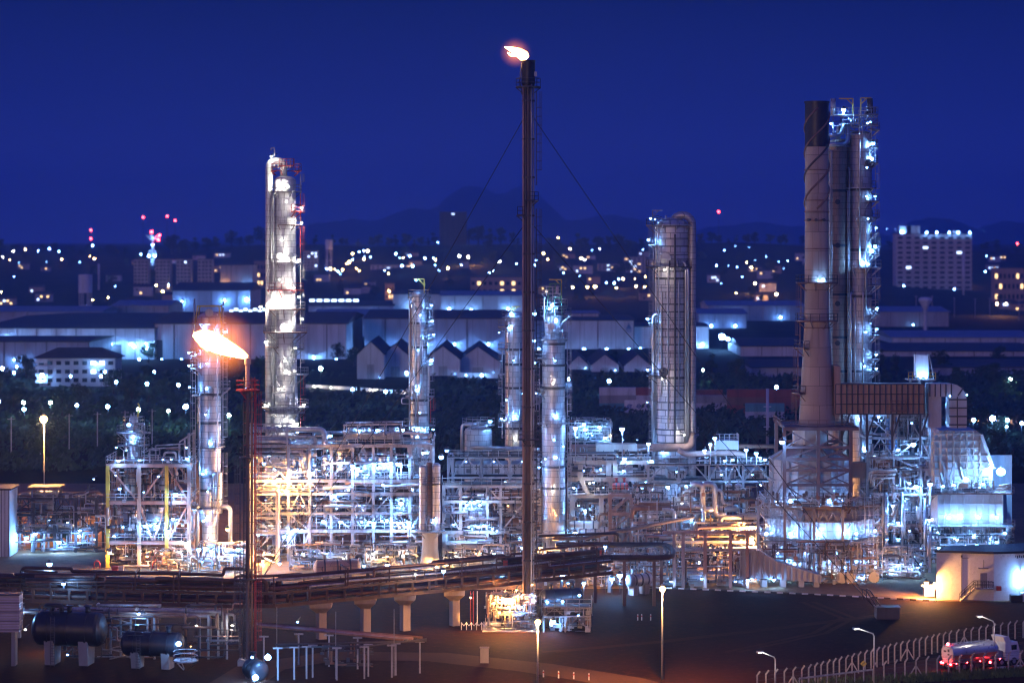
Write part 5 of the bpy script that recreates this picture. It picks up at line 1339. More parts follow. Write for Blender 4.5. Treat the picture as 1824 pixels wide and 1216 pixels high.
lamps_at(S5, [(1231, 922, 'c', .32), (1222, 865, 'C', .26), (1340, 938, 'W', .46, Y - 3.5), (1338, 962, 'W', .4, Y - 3.5), (1300, 950, 'w', .22, Y - 4), (1265, 975, 'w', .22, Y - 4), (1211, 1015, 'C', .34), (1228, 1010, 'C', .34), (1232, 1017, 'c', .3), (1265, 1009, 'c', .32), (1281, 1003, 'c', .3), (1190, 1000, 'c', .26), (1245, 1000, 'c', .26), (1300, 1010, 'c', .24)], Y - 2.0)
lamps_at(S5, [(1175, 945, 'w', .2), (1210, 960, 'w', .2), (1180, 915, 'c', .26), (1290, 905, 'c', .26), (1320, 890, 'c', .28), (1215, 895, 'n', .26)], Y + 1.5)
for (pxl, a, b, r_, lb) in ((1300, 890, 862, 0.55, "slim upright drum beside the thick bent pipes"), (1170, 945, 905, 1.6, "wide upright drum half lit orange behind the pipe rack"), (1316, 890, 862, 0.6, "upright drum nearest the furnaces on the bent-pipe rack")):
    upright(lb, X(pxl, Y), Y + 1.4, Z(a, Y), Z(b, Y), r_, ALUC)
# ------------------------------------------------------------------ chimney and furnaces
def octa(cx, cy, r, rot=22.5, sq=1.0):
    return [(cx + r * cos(radians(rot + 45 * k)), cy + r * sq * sin(radians(rot + 45 * k))) for k in range(8)]
def octa_body(root, name, cx, cy, r, z0, z1, mat, nx=4, nz=3, ribname="casing_rib", ribmat=STEEL, d=0.2):
    f = octa(cx, cy, r)
    MB().prism(f, z0, z1).build(name, mat, root)
    m = MB()
    for k in range(8):
        p, q = f[k], f[(k + 1) % 8]
        if (p[1] + q[1]) / 2 > cy + 1.0: continue
        panel_wall(m, p, q, z0 + 0.05, z1 - 0.05, d, nx, nz, 0.13)
    return m.build(ribname, ribmat, root)
def octa_deck(root, cx, cy, r0, r1, z, name="gallery", mat=STEEL):
    a, b = octa(cx, cy, r0), octa(cx, cy, r1)
    m = MB()
    for k in range(8):
        j = (k + 1) % 8
        m.loft([[(a[k][0], a[k][1], z), (a[j][0], a[j][1], z), (a[j][0], a[j][1], z + 0.22), (a[k][0], a[k][1], z + 0.22)], [(b[k][0], b[k][1], z), (b[j][0], b[j][1], z), (b[j][0], b[j][1], z + 0.22), (b[k][0], b[k][1], z + 0.22)]])
        m.bar((a[k][0], a[k][1], z - 1.1), (b[k][0], b[k][1], z), 0.2)
    o = m.build(name, mat, root)
    w = MB(); rail(w, [(p[0], p[1], z + 0.22) for p in octa(cx, cy, r1 - 0.1)], 1.15, 1.4, 0.08, True); w.build("railing", GALV, o)
    return o
rnd = random.Random(33)
MAUVE = worn('mauve_frame_paint', (0.20, 0.15, 0.15), 0.6, 0.05, (0.11, 0.08, 0.08))
Y = 404.0; chx = X(1455, Y)
ch = thing("chimney", "huge brown chimney with a black top and flared foot standing on the furnace frame", "chimney", (chx, Y, 0))
zb, zk = Z(756, Y), Z(262, Y); zt = Z(184, Y)
MB().lathe([(3.1, zb), (3.0, zb + 0.8), (2.08, Z(575, Y)), (2.02, Z(500, Y)), (1.95, zk)], (chx, Y, 0), 36).build("shaft", CHIMC, ch)
MB().lathe([(1.97, zk), (2.02, zk), (2.0, zt), (2.12, zt), (2.12, zt + 0.3), (1.8, zt + 0.3), (1.8, zt - 2), (0.02, zt - 2)], (chx, Y, 0), 36).build("black_top", BLACK, ch)
for s in range(3):
    m = MB(); pts = []
    z0, z1 = Z(372, Y), zt - 0.8
    for i in range(49):
        t = i / 48; a = 2 * pi * (s / 3 + t * 1.35) + 0.4
        pts.append((chx + 2.05 * cos(a), Y + 2.05 * sin(a), z0 + (z1 - z0) * t))
    m.pipe(pts, 0.17, 5); m.build("spiral_fin", BROWN if s else STEEL_D, ch)
for py in (303, 357, 377, 393, 443, 572, 583): 
    z = Z(py, Y); r_ = 2.0 if py < 500 else 2.1
    m = MB(); m.lathe([(r_, z - 0.1), (r_ + 0.13, z - 0.1), (r_ + 0.13, z + 0.1), (r_, z + 0.1)], (chx, Y, 0), 36); m.build("stiffening_ring", BROWN, ch)
for py, ext, a0, a1 in ((504, 1.5, 0, 360), (572, 1.5, 150, 390), (620, 1.6, 160, 230), (700, 1.5, 160, 220)):
    z = Z(py, Y); platform(ch, chx, Y, 2.05 if py < 575 else 2.05 + (py - 575) / 180.0, z, ext, a0, a1, BROWN, STEEL_D)
for a, b, r_ in ((570, 506, 2.1), (620, 573, 2.25), (700, 622, 2.6), (755, 702, 2.9)): ladder(ch, chx, Y, r_, 190, Z(a, Y), Z(b, Y), BROWN, 0.7)
run(ch, [(chx + 2.3, Y - 0.8, Z(500, Y)), (chx + 2.3, Y - 0.8, Z(270, Y)), (chx + 1.8, Y - 0.8, Z(268, Y))], 0.12, GALV)
for dx, k, rr in ((0.55, 'C', 0.34), (-0.2, 'c', 0.22)):
    p = (chx + dx, Y - 3.25, Z(498, Y)); lamp(ch, p, k, rr, arm=(p[0], Y - 2.0, p[2] - 0.3), hood=False)
for a in (-130, -100, -70): manway(ch, chx, Y, 2.0, Z(392, Y), a, STEEL_D, 0.2)

# front furnace
cx, c_y = X(1460, 406), 406.5
f1 = thing("furnace", "eight-sided blue-lit furnace under the huge chimney with bright wall lamps round its galleries", "furnace", (cx, c_y, 0))
zd = Z(903, 398)
octa_body(f1, "lower_casing", cx, c_y, 9.6, 0.0, Z(962, 397) - 0.3, PANEL, 6, 4)
octa_body(f1, "burner_casing", cx, c_y, 9.3, Z(962, 397) - 0.3, Z(911, 397), PANEL, 6, 3, ribmat=STEEL)
octa_body(f1, "hood_casing", cx, c_y, 9.5, Z(911, 397), zd - 0.05, PANEL_B, 4, 1)
octa_deck(f1, cx, c_y, 9.3, 11.0, Z(962, 397)); octa_deck(f1, cx, c_y, 9.4, 10.6, zd, mat=BROWN); octa_deck(f1, cx, c_y, 9.6, 10.9, Z(998, 397))
octa_deck(f1, cx, c_y, 9.4, 10.5, Z(930, 397)); octa_deck(f1, cx, c_y, 9.4, 10.9, Z(1025, 397))
ux = X(1448, 402)
octa_body(f1, "upper_casing", ux, c_y, 7.0, zd + 0.1, Z(858, 400), PANEL, 4, 3, ribmat=STEEL)
octa_body(f1, "convection_casing", ux, c_y, 6.9, Z(858, 400), Z(821, 400), PANEL, 3, 3)
a, b = octa(ux, c_y, 6.9), octa(ux, c_y, 3.0)
z0, z1 = Z(821, 400), Z(797, 400)
MB().loft([[(p[0], p[1], z0) for p in a], [(p[0], p[1], z1) for p in b], [(p[0], p[1], Z(759, 402)) for p in b]]).build("roof_casing", PANEL, f1)
for k in range(8):
    p, q = a[k], b[k]
    if p[1] < c_y + 2: MB().bar((p[0], p[1], z0 + 0.1), (q[0], q[1], z1 + 0.1), 0.3).build("roof_rib", PANEL_B, f1)
for yy in (c_y - 8.2, c_y + 4):
    for pxl in (1397, 1457, 1515): MB().bar((X(pxl, c_y - 8), yy, zd), (X(pxl, c_y - 8), yy, zb - 0.2), 0.55).build("post", MAUVE, f1)
    for py in (863, 837, 817, 796, 762):
        MB().bar((X(1395, c_y - 8), yy, Z(py, c_y - 8)), (X(1517, c_y - 8), yy, Z(py, c_y - 8)), 0.36, 0.42).build("beam", MAUVE, f1)
    pys = (903, 863, 837, 817, 796, 762)
    for i in range(5):
        for (l, r_) in ((1397, 1457), (1457, 1515)):
            u, v = (l, r_) if (i % 2) else (r_, l)
            MB().bar((X(u, c_y - 8), yy - 0.1, Z(pys[i], c_y - 8)), (X(v, c_y - 8), yy - 0.1, Z(pys[i + 1], c_y - 8)), 0.26).build("brace", MAUVE, f1)
            MB().bar((X(v, c_y - 8), yy - 0.1, Z(pys[i], c_y - 8)), (X((u + v) / 2, c_y - 8), yy - 0.1, Z((pys[i] + pys[i + 1]) / 2, c_y - 8)), 0.2).build("brace", MAUVE, f1)
MB().box((X(1456, c_y - 2), c_y - 2, zb - 0.25), (X(1520, c_y - 2) - X(1392, c_y - 2), 13.5, 0.5)).build("chimney_floor", MAUVE, f1)
w = MB(); rail(w, [(X(1392, c_y - 8), c_y + 4, zb), (X(1392, c_y - 8), c_y - 8.6, zb), (X(1520, c_y - 8), c_y - 8.6, zb), (X(1520, c_y - 8), c_y + 4, zb)], 1.15, 1.4, 0.08); w.build("railing", BROWN, f1)
for pxl, x2 in ((1358, 1380), (1375, 1361), (1372, 1398), (1497, 1478), (1503, 1525), (1530, 1508)):
    MB().bar((X(pxl, 396), c_y - 9.9 + abs(pxl - 1445) * 0.03, zd), (X(x2, 396), c_y - 8.2, Z(858, 398)), 0.26).build("brace", STEEL, f1)
for pxl in (1354, 1398, 1450, 1501):
    MB().bar((X(pxl, 396), c_y - 10.4 + (3.2 if pxl in (1354,) else 0) , 0), (X(pxl, 396), c_y - 10.4 + (3.2 if pxl in (1354,) else 0), zd), 0.42).build("post", STEEL, f1)
for l, r_ in ((1398, 1450), (1450, 1501)):
    for k in range(3):
        a_ = l + (r_ - l) * k / 3; b_ = l + (r_ - l) * (k + 1) / 3
        MB().bar((X(a_, 396), c_y - 10.5, Z(913, 396)), (X((a_ + b_) / 2, 396), c_y - 10.5, Z(928, 396)), 0.2).build("brace", STEEL, f1)
        MB().bar((X(b_, 396), c_y - 10.5, Z(913, 396)), (X((a_ + b_) / 2, 396), c_y - 10.5, Z(928, 396)), 0.2).build("brace", STEEL, f1)
for i_, (pa_, pb_) in enumerate(((1354, 1398), (1398, 1450), (1450, 1501), (1501, 1545))):
    for ya_, yb_ in ((1050, 998), (998, 962)):
        if (i_ + ya_) % 3: MB().bar((X(pa_, 396), c_y - 10.6 + abs(pa_ - 1450) * .012, Z(ya_, 396)), (X(pb_, 396), c_y - 10.6 + abs(pb_ - 1450) * .012, Z(yb_, 396)), .18).build("brace", STEEL, f1)
sc_ = MB()
for a_ in range(1352, 1400, 9): sc_.bar((X(a_, 397), c_y - 9.2, 0), (X(a_, 397), c_y - 9.2, Z(880 + (a_ % 4) * 9, 397)), .1)
for a_ in range(1524, 1580, 8): sc_.bar((X(a_, 399), c_y - 7.4, 0), (X(a_, 399), c_y - 7.4, Z(868 + (a_ % 5) * 8, 399)), .1)
for yy_ in range(885, 1045, 16): sc_.bar((X(1350, 397), c_y - 9.25, Z(yy_, 397)), (X(1400, 397), c_y - 9.25, Z(yy_, 397)), .09); sc_.bar((X(1524, 399), c_y - 7.45, Z(yy_, 399)), (X(1580, 399), c_y - 7.45, Z(yy_, 399)), .09)
sc_.build("scaffold_lattice", GALV, f1)
fo = octa(cx, c_y, 10.75)
def on_octa(px):
    """front of the furnace at a photo column, a metre off the casing"""
    for k in range(8):
        p, q = fo[k], fo[(k + 1) % 8]
        if (p[1] + q[1]) / 2 > c_y: continue
        t0, t1 = 912 + p[0] / p[1] * F, 912 + q[0] / q[1] * F
        if min(t0, t1) <= px <= max(t0, t1):
            t = (px - t0) / (t1 - t0)
            return p[0] + (q[0] - p[0]) * t, p[1] + (q[1] - p[1]) * t
    return X(px, c_y), c_y - 8
for (px_, py, k, rr) in ((1365, 950, 'C', .34), (1408, 951, 'C', .34), (1460, 951, 'C', .34), (1503, 950, 'C', .34), (1525, 950, 'C', .3), (1558, 945, 'c', .3), (1400, 1000, 'C', .34), (1415, 1005, 'C', .3), (1450, 1010, 'C', .26), (1372, 1030, 'C', .32), (1385, 985, 'C', .24), (1435, 985, 'C', .24), (1475, 1000, 'C', .26), (1505, 1010, 'C', .26), (1545, 1000, 'C', .26), (1331, 1030, 'c', .3), (1484, 1024, 'n', .26), (1536, 1028, 'C', .38), (1525, 1000, 'c', .28), (1557, 985, 'c', .28), (1490, 985, 'c', .2), (1560, 1010, 'c', .26), (1430, 1030, 'c', .3), (1510, 1040, 'c', .26)):
    qx, qy = on_octa(px_)
    z = Z(py, qy - 0.3); lamp(f1, (qx, qy - 0.2, z), k, rr, arm=(qx, qy + 0.6, z + 0.3), hood=False)
uo = octa(ux, c_y, 7.9)
for (px_, py, k, rr) in ((1383, 893, 'C', .26), (1408, 893, 'C', .34), (1477, 893, 'C', .36), (1500, 892, 'C', .26), (1515, 890, 'c', .24)):
    yy = c_y - 8.9 + max(0, abs(px_ - 1440) - 38) * 0.06
    z = Z(py, yy); lamp(f1, (X(px_, yy), yy, z), k, rr, arm=(X(px_, yy), yy + 0.8, z + 0.3), hood=False)
lamp(f1, (X(1393, 396), 396, Z(787, 396)), 'c', .42, arm=(X(1397, 396), 398, Z(787, 396) + .5))
box = ((X(1358, 396), X(1560, 396)), (c_y - 11.6, c_y - 10.2), (0.3, Z(962, 397)))
pipework(f1, box, 44, rnd, (0.07, 0.09, 0.12, 0.16), [GALV, STEEL, ALU, STEEL_D, RUST])
thin_lines(f1, ((X(1358, 396), X(1565, 396)), (c_y - 11.8, c_y - 10.4), (0.2, Z(965, 397))), 240, rnd, STEEL)
thin_lines(f1, ((X(1372, 396), X(1530, 396)), (c_y - 10.8, c_y - 9.6), (zd + 0.2, zd + 2.6)), 90, rnd, STEEL)
for pxl in (1497, 1512, 1590 - 35):
    m = MB(); m.lathe([(0.9, -0.8), (0.9, 0.8)], (0, 0, 0), 14, axis='h', ang=radians(90)); m.poly([(0.9 * cos(2 * pi * k / 14), -0.8, 0.9 * sin(2 * pi * k / 14)) for k in range(14)])
    m.v = [(v[0] + X(pxl, 396), v[1] + 395.6, v[2] + 1.2) for v in m.v]; m.build("burner_drum", CREAM, f1)
# air duct at its foot
ad = thing("air_duct", "ribbed tapering white air duct lying at the foot of the chimney furnace", "duct", (X(1390, 392), 393, 0))
Yd = 391.5
tp = [(1318, 980), (1352, 980), (1385, 1000), (1440, 1018), (1462, 1024)]; bt = [(1318, 1030), (1352, 1030), (1385, 1031), (1440, 1035), (1462, 1037)]
rings = [[(X(a[0], Yd), Yd, Z(a[1], Yd)), (X(a[0], Yd), Yd + 3.4, Z(a[1], Yd)), (X(b_[0], Yd), Yd + 3.4, Z(b_[1], Yd)), (X(b_[0], Yd), Yd, Z(b_[1], Yd))] for a, b_ in zip(tp, bt)]
MB().loft(rings).build("casing", PANEL, ad)
m = MB()
for i in range(15):
    px_ = 1321 + i * 10
    for (a, b_), (c, d_) in zip(zip(tp[:-1], tp[1:]), zip(bt[:-1], bt[1:])):
        if a[0] <= px_ <= b_[0]:
            t = (px_ - a[0]) / (b_[0] - a[0]); m.bar((X(px_, Yd), Yd - 0.12, Z(a[1] + (b_[1] - a[1]) * t, Yd)), (X(px_, Yd), Yd - 0.12, Z(c[1] + (d_[1] - c[1]) * t, Yd)), 0.2, 0.24)
m.build("casing_rib", STEEL, ad)
for pxl in (1330, 1362, 1396, 1428, 1455): MB().box((X(pxl, Yd), Yd + 1.7, Z(1033, Yd) / 2), (0.9, 2.6, Z(1033, Yd))).build("leg", CONC, ad)
for px_, py in ((1331, 1031), (1377, 1030)): lamp(ad, (X(px_, Yd), Yd - 1.0, Z(py, Yd)), 'c', .3, arm=(X(px_, Yd), Yd, Z(py, Yd) + .4))

# flue duct
Yd = 402.0
fd = thing("flue_duct", "long ribbed brown flue duct leading from the chimney to a bent elbow", "duct", (X(1570, Yd), Yd, 0))
z0, z1 = Z(737, Yd), Z(684, Yd)
x0, x1 = X(1488, Yd), X(1646, Yd)
MB().box(((x0 + x1) / 2, Yd + 2.4, (z0 + z1) / 2), (x1 - x0, 4.8, z1 - z0)).build("duct_casing", PANEL_B, fd)
m = MB(); panel_wall(m, (x0, Yd), (x1, Yd), z0, z1, 0.34, 16, 3, 0.17); m.build("duct_rib", STEEL_D, fd)
MB().box((x0 + 0.3, Yd + 2.2, (z0 + Z(655, Yd)) / 2), (1.0, 5.0, Z(655, Yd) - z0 + 0.6)).build("breeching", PANEL_B, fd)
x2, x3 = X(1656, Yd + 1), X(1722, Yd + 1)
ow = 2.6
arc = [(x2, Z(684, Yd)), (x3 - ow, Z(684, Yd))] + [(x3 - ow + ow * sin(t), Z(684, Yd) - ow + ow * cos(t)) for t in (0.4, 0.8, 1.2, pi / 2)] + [(x3, Z(763, Yd)), (X(1692, Yd + 1), Z(763, Yd)), (X(1692, Yd + 1), Z(707, Yd)), (x2, Z(707, Yd))]
m = MB(); n = len(arc)
m.v = [(p[0], Yd + 1, p[1]) for p in arc] + [(p[0], Yd + 5, p[1]) for p in arc]
m.f = [tuple(range(n)), tuple(reversed(range(n, 2 * n)))] + [(i, i + n, (i + 1) % n + n, (i + 1) % n) for i in range(n)]; m.s = [False] * len(m.f)
m.build("elbow_casing", PANEL, fd)
m = MB()
for k in range(5): m.bar((x2 + (x3 - ow - x2) * k / 4, Yd + 0.9, Z(684, Yd)), (x2 + (x3 - ow - x2) * k / 4, Yd + 0.9, Z(707, Yd)), 0.16, 0.24)
for k in range(4): m.bar((X(1692, Yd), Yd + 0.9, Z(712 + 15 * k, Yd)), (x3, Yd + 0.9, Z(712 + 15 * k, Yd)), 0.16, 0.24)
m.bar((X(1707, Yd), Yd + 0.9, Z(763, Yd)), (X(1707, Yd), Yd + 0.9, Z(707, Yd)), 0.16, 0.24); m.bar((X(1708, Yd), Yd + 0.9, Z(705, Yd)), (x3 - 0.5, Yd + 0.9, Z(690, Yd)), 0.16, 0.2)
m.build("duct_rib", STEEL_D, fd)
MB().box((X(1668, Yd), Yd + 3, (Z(763, Yd) + Z(700, Yd)) / 2), (X(1680, Yd) - X(1657, Yd), 3.2, Z(700, Yd) - Z(763, Yd))).build("drop_duct", PANEL, fd)
for px_, py, k in ((1692, 705, 'c'), (1722, 703, 'c')): lamp(fd, (X(px_, Yd), Yd - 0.1, Z(py, Yd)), k, .2, hood=False)
for pxl in (1500, 1545, 1590, 1640):
    MB().bar((X(pxl, Yd), Yd + 0.4, Z(803, Yd)), (X(pxl, Yd), Yd + 0.4, z0), 0.34).build("post", STEEL_D, fd)
    MB().bar((X(pxl, Yd), Yd + 0.4, z0 - 4.0), (X(pxl + 14, Yd), Yd + 0.4, z0), 0.24).build("brace", STEEL_D, fd)
w = MB(); rail(w, [(X(1586, Yd), Yd - 0.8, Z(730, Yd)), (X(1612, Yd), Yd - 0.8, Z(730, Yd))], 1.6, 0.9, 0.1); w.box((X(1599, Yd), Yd - 0.5, Z(731, Yd)), (2.6, 0.9, 0.14)); w.build("landing", BROWN, fd)

# lattice and hopper between the furnaces
Y = 409.0
xs = xs_of((1545, 1592, 1640, 1656), Y)
LT = frame("steel_structure", "tall grey lattice holding up the flue duct between the two big furnaces", "steel structure", xs, [Y, Y + 8], zs_of((970, 935, 880, 836, 815, 780, 740), Y), rnd, 0.42, STEEL, brace='mix', skip=0.25, rails=False, deckfill=0.3)
for z_ in (690, 712): pass
pipework(LT, ((xs[0], xs[-1]), (Y - 1, Y + 5), (0.3, Z(880, Y))), 60, rnd)
pipework(LT, ((xs[1], xs[-1]), (Y - 0.6, Y + 5), (Z(870, Y), Z(690, Y))), 40, rnd, (0.07, 0.1, 0.14, 0.2), [GALV, STEEL, ALU, STEEL_D])
thin_lines(LT, ((xs[0], xs[-1]), (Y - 1, Y + 5), (0.3, Z(690, Y))), 420, rnd)
for (py, x_a, x_b) in ((838, 1545, 1594), (843, 1548, 1592), (849, 1552, 1590), (836, 1550, 1593)):
    run(LT, [(X(x_a, Y), Y - 2.4, Z(py + 14, Y)), (X(x_a, Y), Y - 2.4, Z(py, Y)), (X(x_b, Y), Y - 2.4, Z(py - 1.5, Y))], 0.2, CREAM)
MB().box((X(1530, Y), Y + 1, Z(837, Y)), (X(1543, Y) - X(1518, Y), 3, Z(823, Y) - Z(850, Y))).build("fan_casing", BROWN, LT)
for pxl in (1575, 1578, 1645, 1605): run(LT, [(X(pxl, Y), Y - 1.2, 0.2), (X(pxl, Y), Y - 1.2, Z(860 + pxl % 30, Y))], 0.24, ALU)
lamps_at(LT, [(1565, 742, 'c', .28), (1570, 748, 'd', .2), (1627, 791, 'C', .42), (1624, 753, 'c', .24), (1657, 862, 'c', .4), (1632, 866, 'C', .4), (1620, 860, 'c', .3), (1655, 925, 'c', .3), (1588, 1015, 'C', .4), (1581, 1022, 'c', .26), (1625, 1011, 'C', .4), (1576, 1030, 'c', .28), (1640, 1004, 'c', .24), (1610, 990, 'C', .28), (1600, 930, 'c', .3), (1590, 900, 'c', .3), (1666, 693, 'C', .24), (1668, 703, 'C', .24), (1666, 757, 'c', .26), (1580, 960, 'c', .24), (1620, 945, 'c', .24), (1640, 975, 'c', .24)], Y - 1.6)
lamps_at(LT, [(1600, 800, 'c', .3), (1612, 880, 'c', .36), (1600, 960, 'c', .36), (1635, 830, 'c', .26)], Y + 3.0)
cx3 = X(1597, 417)
f3 = thing("furnace", "small grey furnace half hidden behind the tall lattice between two bigger furnaces", "furnace", (cx3, 418, 0))
octa_body(f3, "lower_casing", cx3, 418, 6.0, 0.0, Z(880, 416), PANEL, 4, 4); octa_body(f3, "upper_casing", cx3, 418, 4.6, Z(880, 416), Z(818, 416), PANEL_B, 3, 3)
a, b = octa(cx3, 418, 4.6), octa(cx3, 418, 1.8)
MB().loft([[(p[0], p[1], Z(818, 416)) for p in a], [(p[0], p[1], Z(800, 416)) for p in b], [(p[0], p[1], Z(740, 416)) for p in b]]).build("roof_casing", PANEL_B, f3)
octa_deck(f3, cx3, 418, 6.0, 7.2, Z(880, 416))
MB().lathe([(0.9, Z(800, 410)), (0.9, Z(735, 410))], (X(1590, 410), 411, 0), 16).build("blue_drum", BLUEP, f3)
hp = thing("hopper", "pale square hopper glowing in lamplight on a railed deck above the flue duct", "hopper", (X(1642, Y), Y, Z(676, Y)))
zq = Z(676, Y)
MB().box((X(1642, Y), Y + 1, (Z(672, Y) + Z(632, Y)) / 2), (2.05, 2.2, Z(632, Y) - Z(672, Y))).build("casing", WHITE, hp)
MB().box((X(1640, Y), Y + 0.6, zq), (X(1664, Y) - X(1616, Y), 4.2, 0.2)).build("deck", STEEL, hp)
w = MB(); rail(w, [(X(1616, Y), Y - 1.4, zq + 0.1), (X(1630, Y), Y - 1.4, zq + 0.1)], 1.2, 0.7, 0.1); rail(w, [(X(1654, Y), Y - 1.4, zq + 0.1), (X(1664, Y), Y - 1.4, zq + 0.1)], 1.2, 0.7, 0.1); tag(w.build("railing", YELLOW, hp))
for u, v in ((1632, 1631), (1653, 1655)): MB().bar((X(u, Y), Y, zq), (X(v, Y), Y, Z(627, Y)), 0.14).build("leg", GALV, hp)
MB().bar((X(1655, Y), Y + 0.4, Z(628, Y)), (X(1664, Y), Y + 0.4, zq), 0.16).build("brace", GALV, hp)
for px_ in (1637, 1647): lamp(hp, (X(px_, Y), Y - 1.5, zq + 0.45), 'C', .24, hood=False)
MB().bar((X(1658, Y), Y + 2, 26), (X(1640, Y), Y + 2, zq), 0.4).build("leg", STEEL, hp); MB().bar((X(1625, Y), Y + 2, 30), (X(1625, Y), Y + 2, zq), 0.4).build("leg", STEEL, hp)

# far furnace
Y = 428.0
f2 = thing("furnace", "square ribbed furnace with slanting struts and four wall lamps near the photo edge", "furnace", (X(1720, Y), Y + 8, 0))
zl, zu, zdk = Z(936, Y), Z(872, Y), Z(878, Y)
foot = [(X(1650, Y), Y + 3), (X(1672, Y), Y), (X(1786, Y), Y), (X(1800, Y), Y + 3), (X(1800, Y), Y + 16), (X(1650, Y), Y + 16)]
MB().prism(foot, 0, zl).build("lower_casing", PANEL_B, f2); MB().prism([(x * 1.0, y + 0.3) for x, y in foot], zl, zdk).build("burner_casing", PANEL, f2)
m = MB(); panel_wall(m, foot[1], foot[2], 0, zl, 0.25, 9, 3, 0.16); panel_wall(m, (foot[1][0], Y + 0.3), (foot[2][0], Y + 0.3), zl + 0.1, zdk - 0.1, 0.3, 10, 3, 0.2); panel_wall(m, foot[0], foot[1], 0, zdk, 0.25, 2, 4, 0.16); m.build("casing_rib", PANEL, f2)
ft_ = [(1665, 870), (1665, 780), (1674, 766), (1739, 766), (1751, 776), (1768, 822), (1768, 870)]
m = MB(); n = len(ft_)
m.v = [(X(a, Y + 2), Y + 2, Z(b, Y + 2)) for a, b in ft_] + [(X(a, Y + 2), Y + 12, Z(b, Y + 2)) for a, b in ft_]
m.f = [tuple(reversed(range(n))), tuple(range(n, 2 * n))] + [(i, (i + 1) % n, (i + 1) % n + n, i + n) for i in range(n)]; m.s = [False] * len(m.f)
m.build("convection_casing", PANEL, f2)
m = MB()
for k in range(8):
    px_ = 1667 + 11.8 * k; m.bar((X(px_, Y), Y + 1.85, Z(870, Y)), (X(px_, Y), Y + 1.85, Z(768 if px_ < 1742 else 780, Y)), 0.3 if k % 2 else 0.16, 0.3)
for k in range(8): m.bar((X(1665, Y), Y + 1.8, Z(774 + 12.5 * k, Y)), (X(1751 if k < 3 else 1766, Y), Y + 1.8, Z(774 + 12.5 * k, Y)), 0.2, 0.22)
m.build("casing_rib", PANEL_B, f2)
for (u, v) in (((1666, 790), (1697, 868)), ((1718, 782), (1752, 868)), ((1751, 774), (1772, 835)), ((1700, 830), (1690, 868)), ((1722, 868), (1712, 830)), ((1674, 776), (1686, 768)), ((1700, 780), (1714, 768)), ((1752, 840), (1740, 868)), ((1684, 868), (1676, 842))):
    MB().bar((X(u[0], Y), Y + 0.9, Z(u[1], Y)), (X(v[0], Y), Y + 0.6, Z(v[1], Y)), 0.34).build("strut", STEEL, f2)
for pz, ex in ((zdk, 0.5), (zl, 1.4)):
    m = MB(); m.box((X(1726, Y), Y - 0.4 - ex / 2 + 0.4, pz), (X(1802, Y) - X(1650, Y), 1.2 + ex, 0.25)); o = m.build("gallery", BROWN if pz == zdk else STEEL, f2)
    w = MB(); rail(w, [(X(1650, Y), Y - 0.7 - ex * 0.8, pz + 0.12), (X(1804, Y), Y - 0.7 - ex * 0.8, pz + 0.12)], 1.15, 1.3, 0.08); w.build("railing", GALV, o)
for (px_, py, k, rr) in ((1690, 922, 'C', .31), (1712, 922, 'C', .31), (1743, 922, 'C', .31), (1776, 921, 'C', .31), (1670, 950, 'C', .3), (1700, 960, 'C', .3), (1735, 955, 'C', .3), (1765, 960, 'C', .3), (1790, 950, 'C', .3), (1660, 925, 'c', .32), (1721, 854, 'c', .5), (1783, 840, 'C', .8), (1680, 866, 'c', .3), (1765, 832, 'c', .34), (1700, 864, 'c', .26), (1752, 862, 'c', .3), (1720, 972, 'c', .26), (1770, 970, 'c', .26), (1690, 985, 'c', .26), (1745, 868, 'c', .2)):
    yy = Y - (2.6 if py > 940 else 1.5)
    lamp(f2, (X(px_, yy), yy, Z(py, yy)), k, rr, arm=(X(px_, yy), yy + 1.3, Z(py, yy) + 0.3), hood=False)
for pxl in (1700, 1732, 1764, 1790): MB().bar((X(pxl, Y), Y - 1.9, 0), (X(pxl, Y), Y - 1.9, zl), 0.4).build("post", STEEL, f2)
for j in range(4):
    run(f2, [(X(1702 + j, Y), Y - 1.6, zdk + 1.0 + 0.25 * j), (X(1718, Y), Y - 1.6, zdk + 1.2 + 0.25 * j), (X(1722, Y), Y - 1.6, zdk + 1.2 + 0.25 * j)], 0.14, CREAM); run(f2, [(X(1770 + 2 * j, Y), Y - 1.6, zdk + 0.6 + 0.3 * j), (X(1798, Y), Y - 1.6, zdk + 0.9 + 0.3 * j)], 0.14, CREAM)
pipework(f2, ((X(1650, Y), X(1802, Y)), (Y - 2.2, Y - 1.0), (0.3, zl - 0.3)), 46, rnd, (0.07, 0.1, 0.14), [GALV, STEEL, ALU])
thin_lines(f2, ((X(1650, Y), X(1802, Y)), (Y - 2.4, Y - 1.0), (0.3, zl)), 200, rnd, STEEL)
thin_lines(f2, ((X(1660, Y), X(1770, Y)), (Y - 0.8, Y + 0.5), (zdk, zdk + 2.4)), 70, rnd, STEEL)
bl = thing("blank_wall_panel", "plain pale board standing behind the brightest lamp of the square furnace", "board", (X(1785, 436), 440, 0))
MB().box((X(1785, 440), 441, Z(811, 440) / 2), (3.9, 0.5, Z(811, 440))).build("sheet", WHITE, bl); m = MB(); m.bar((X(1785, 440), 442, 0), (X(1785, 440), 442, Z(815, 440)), 0.5); m.build("post", STEEL, bl)

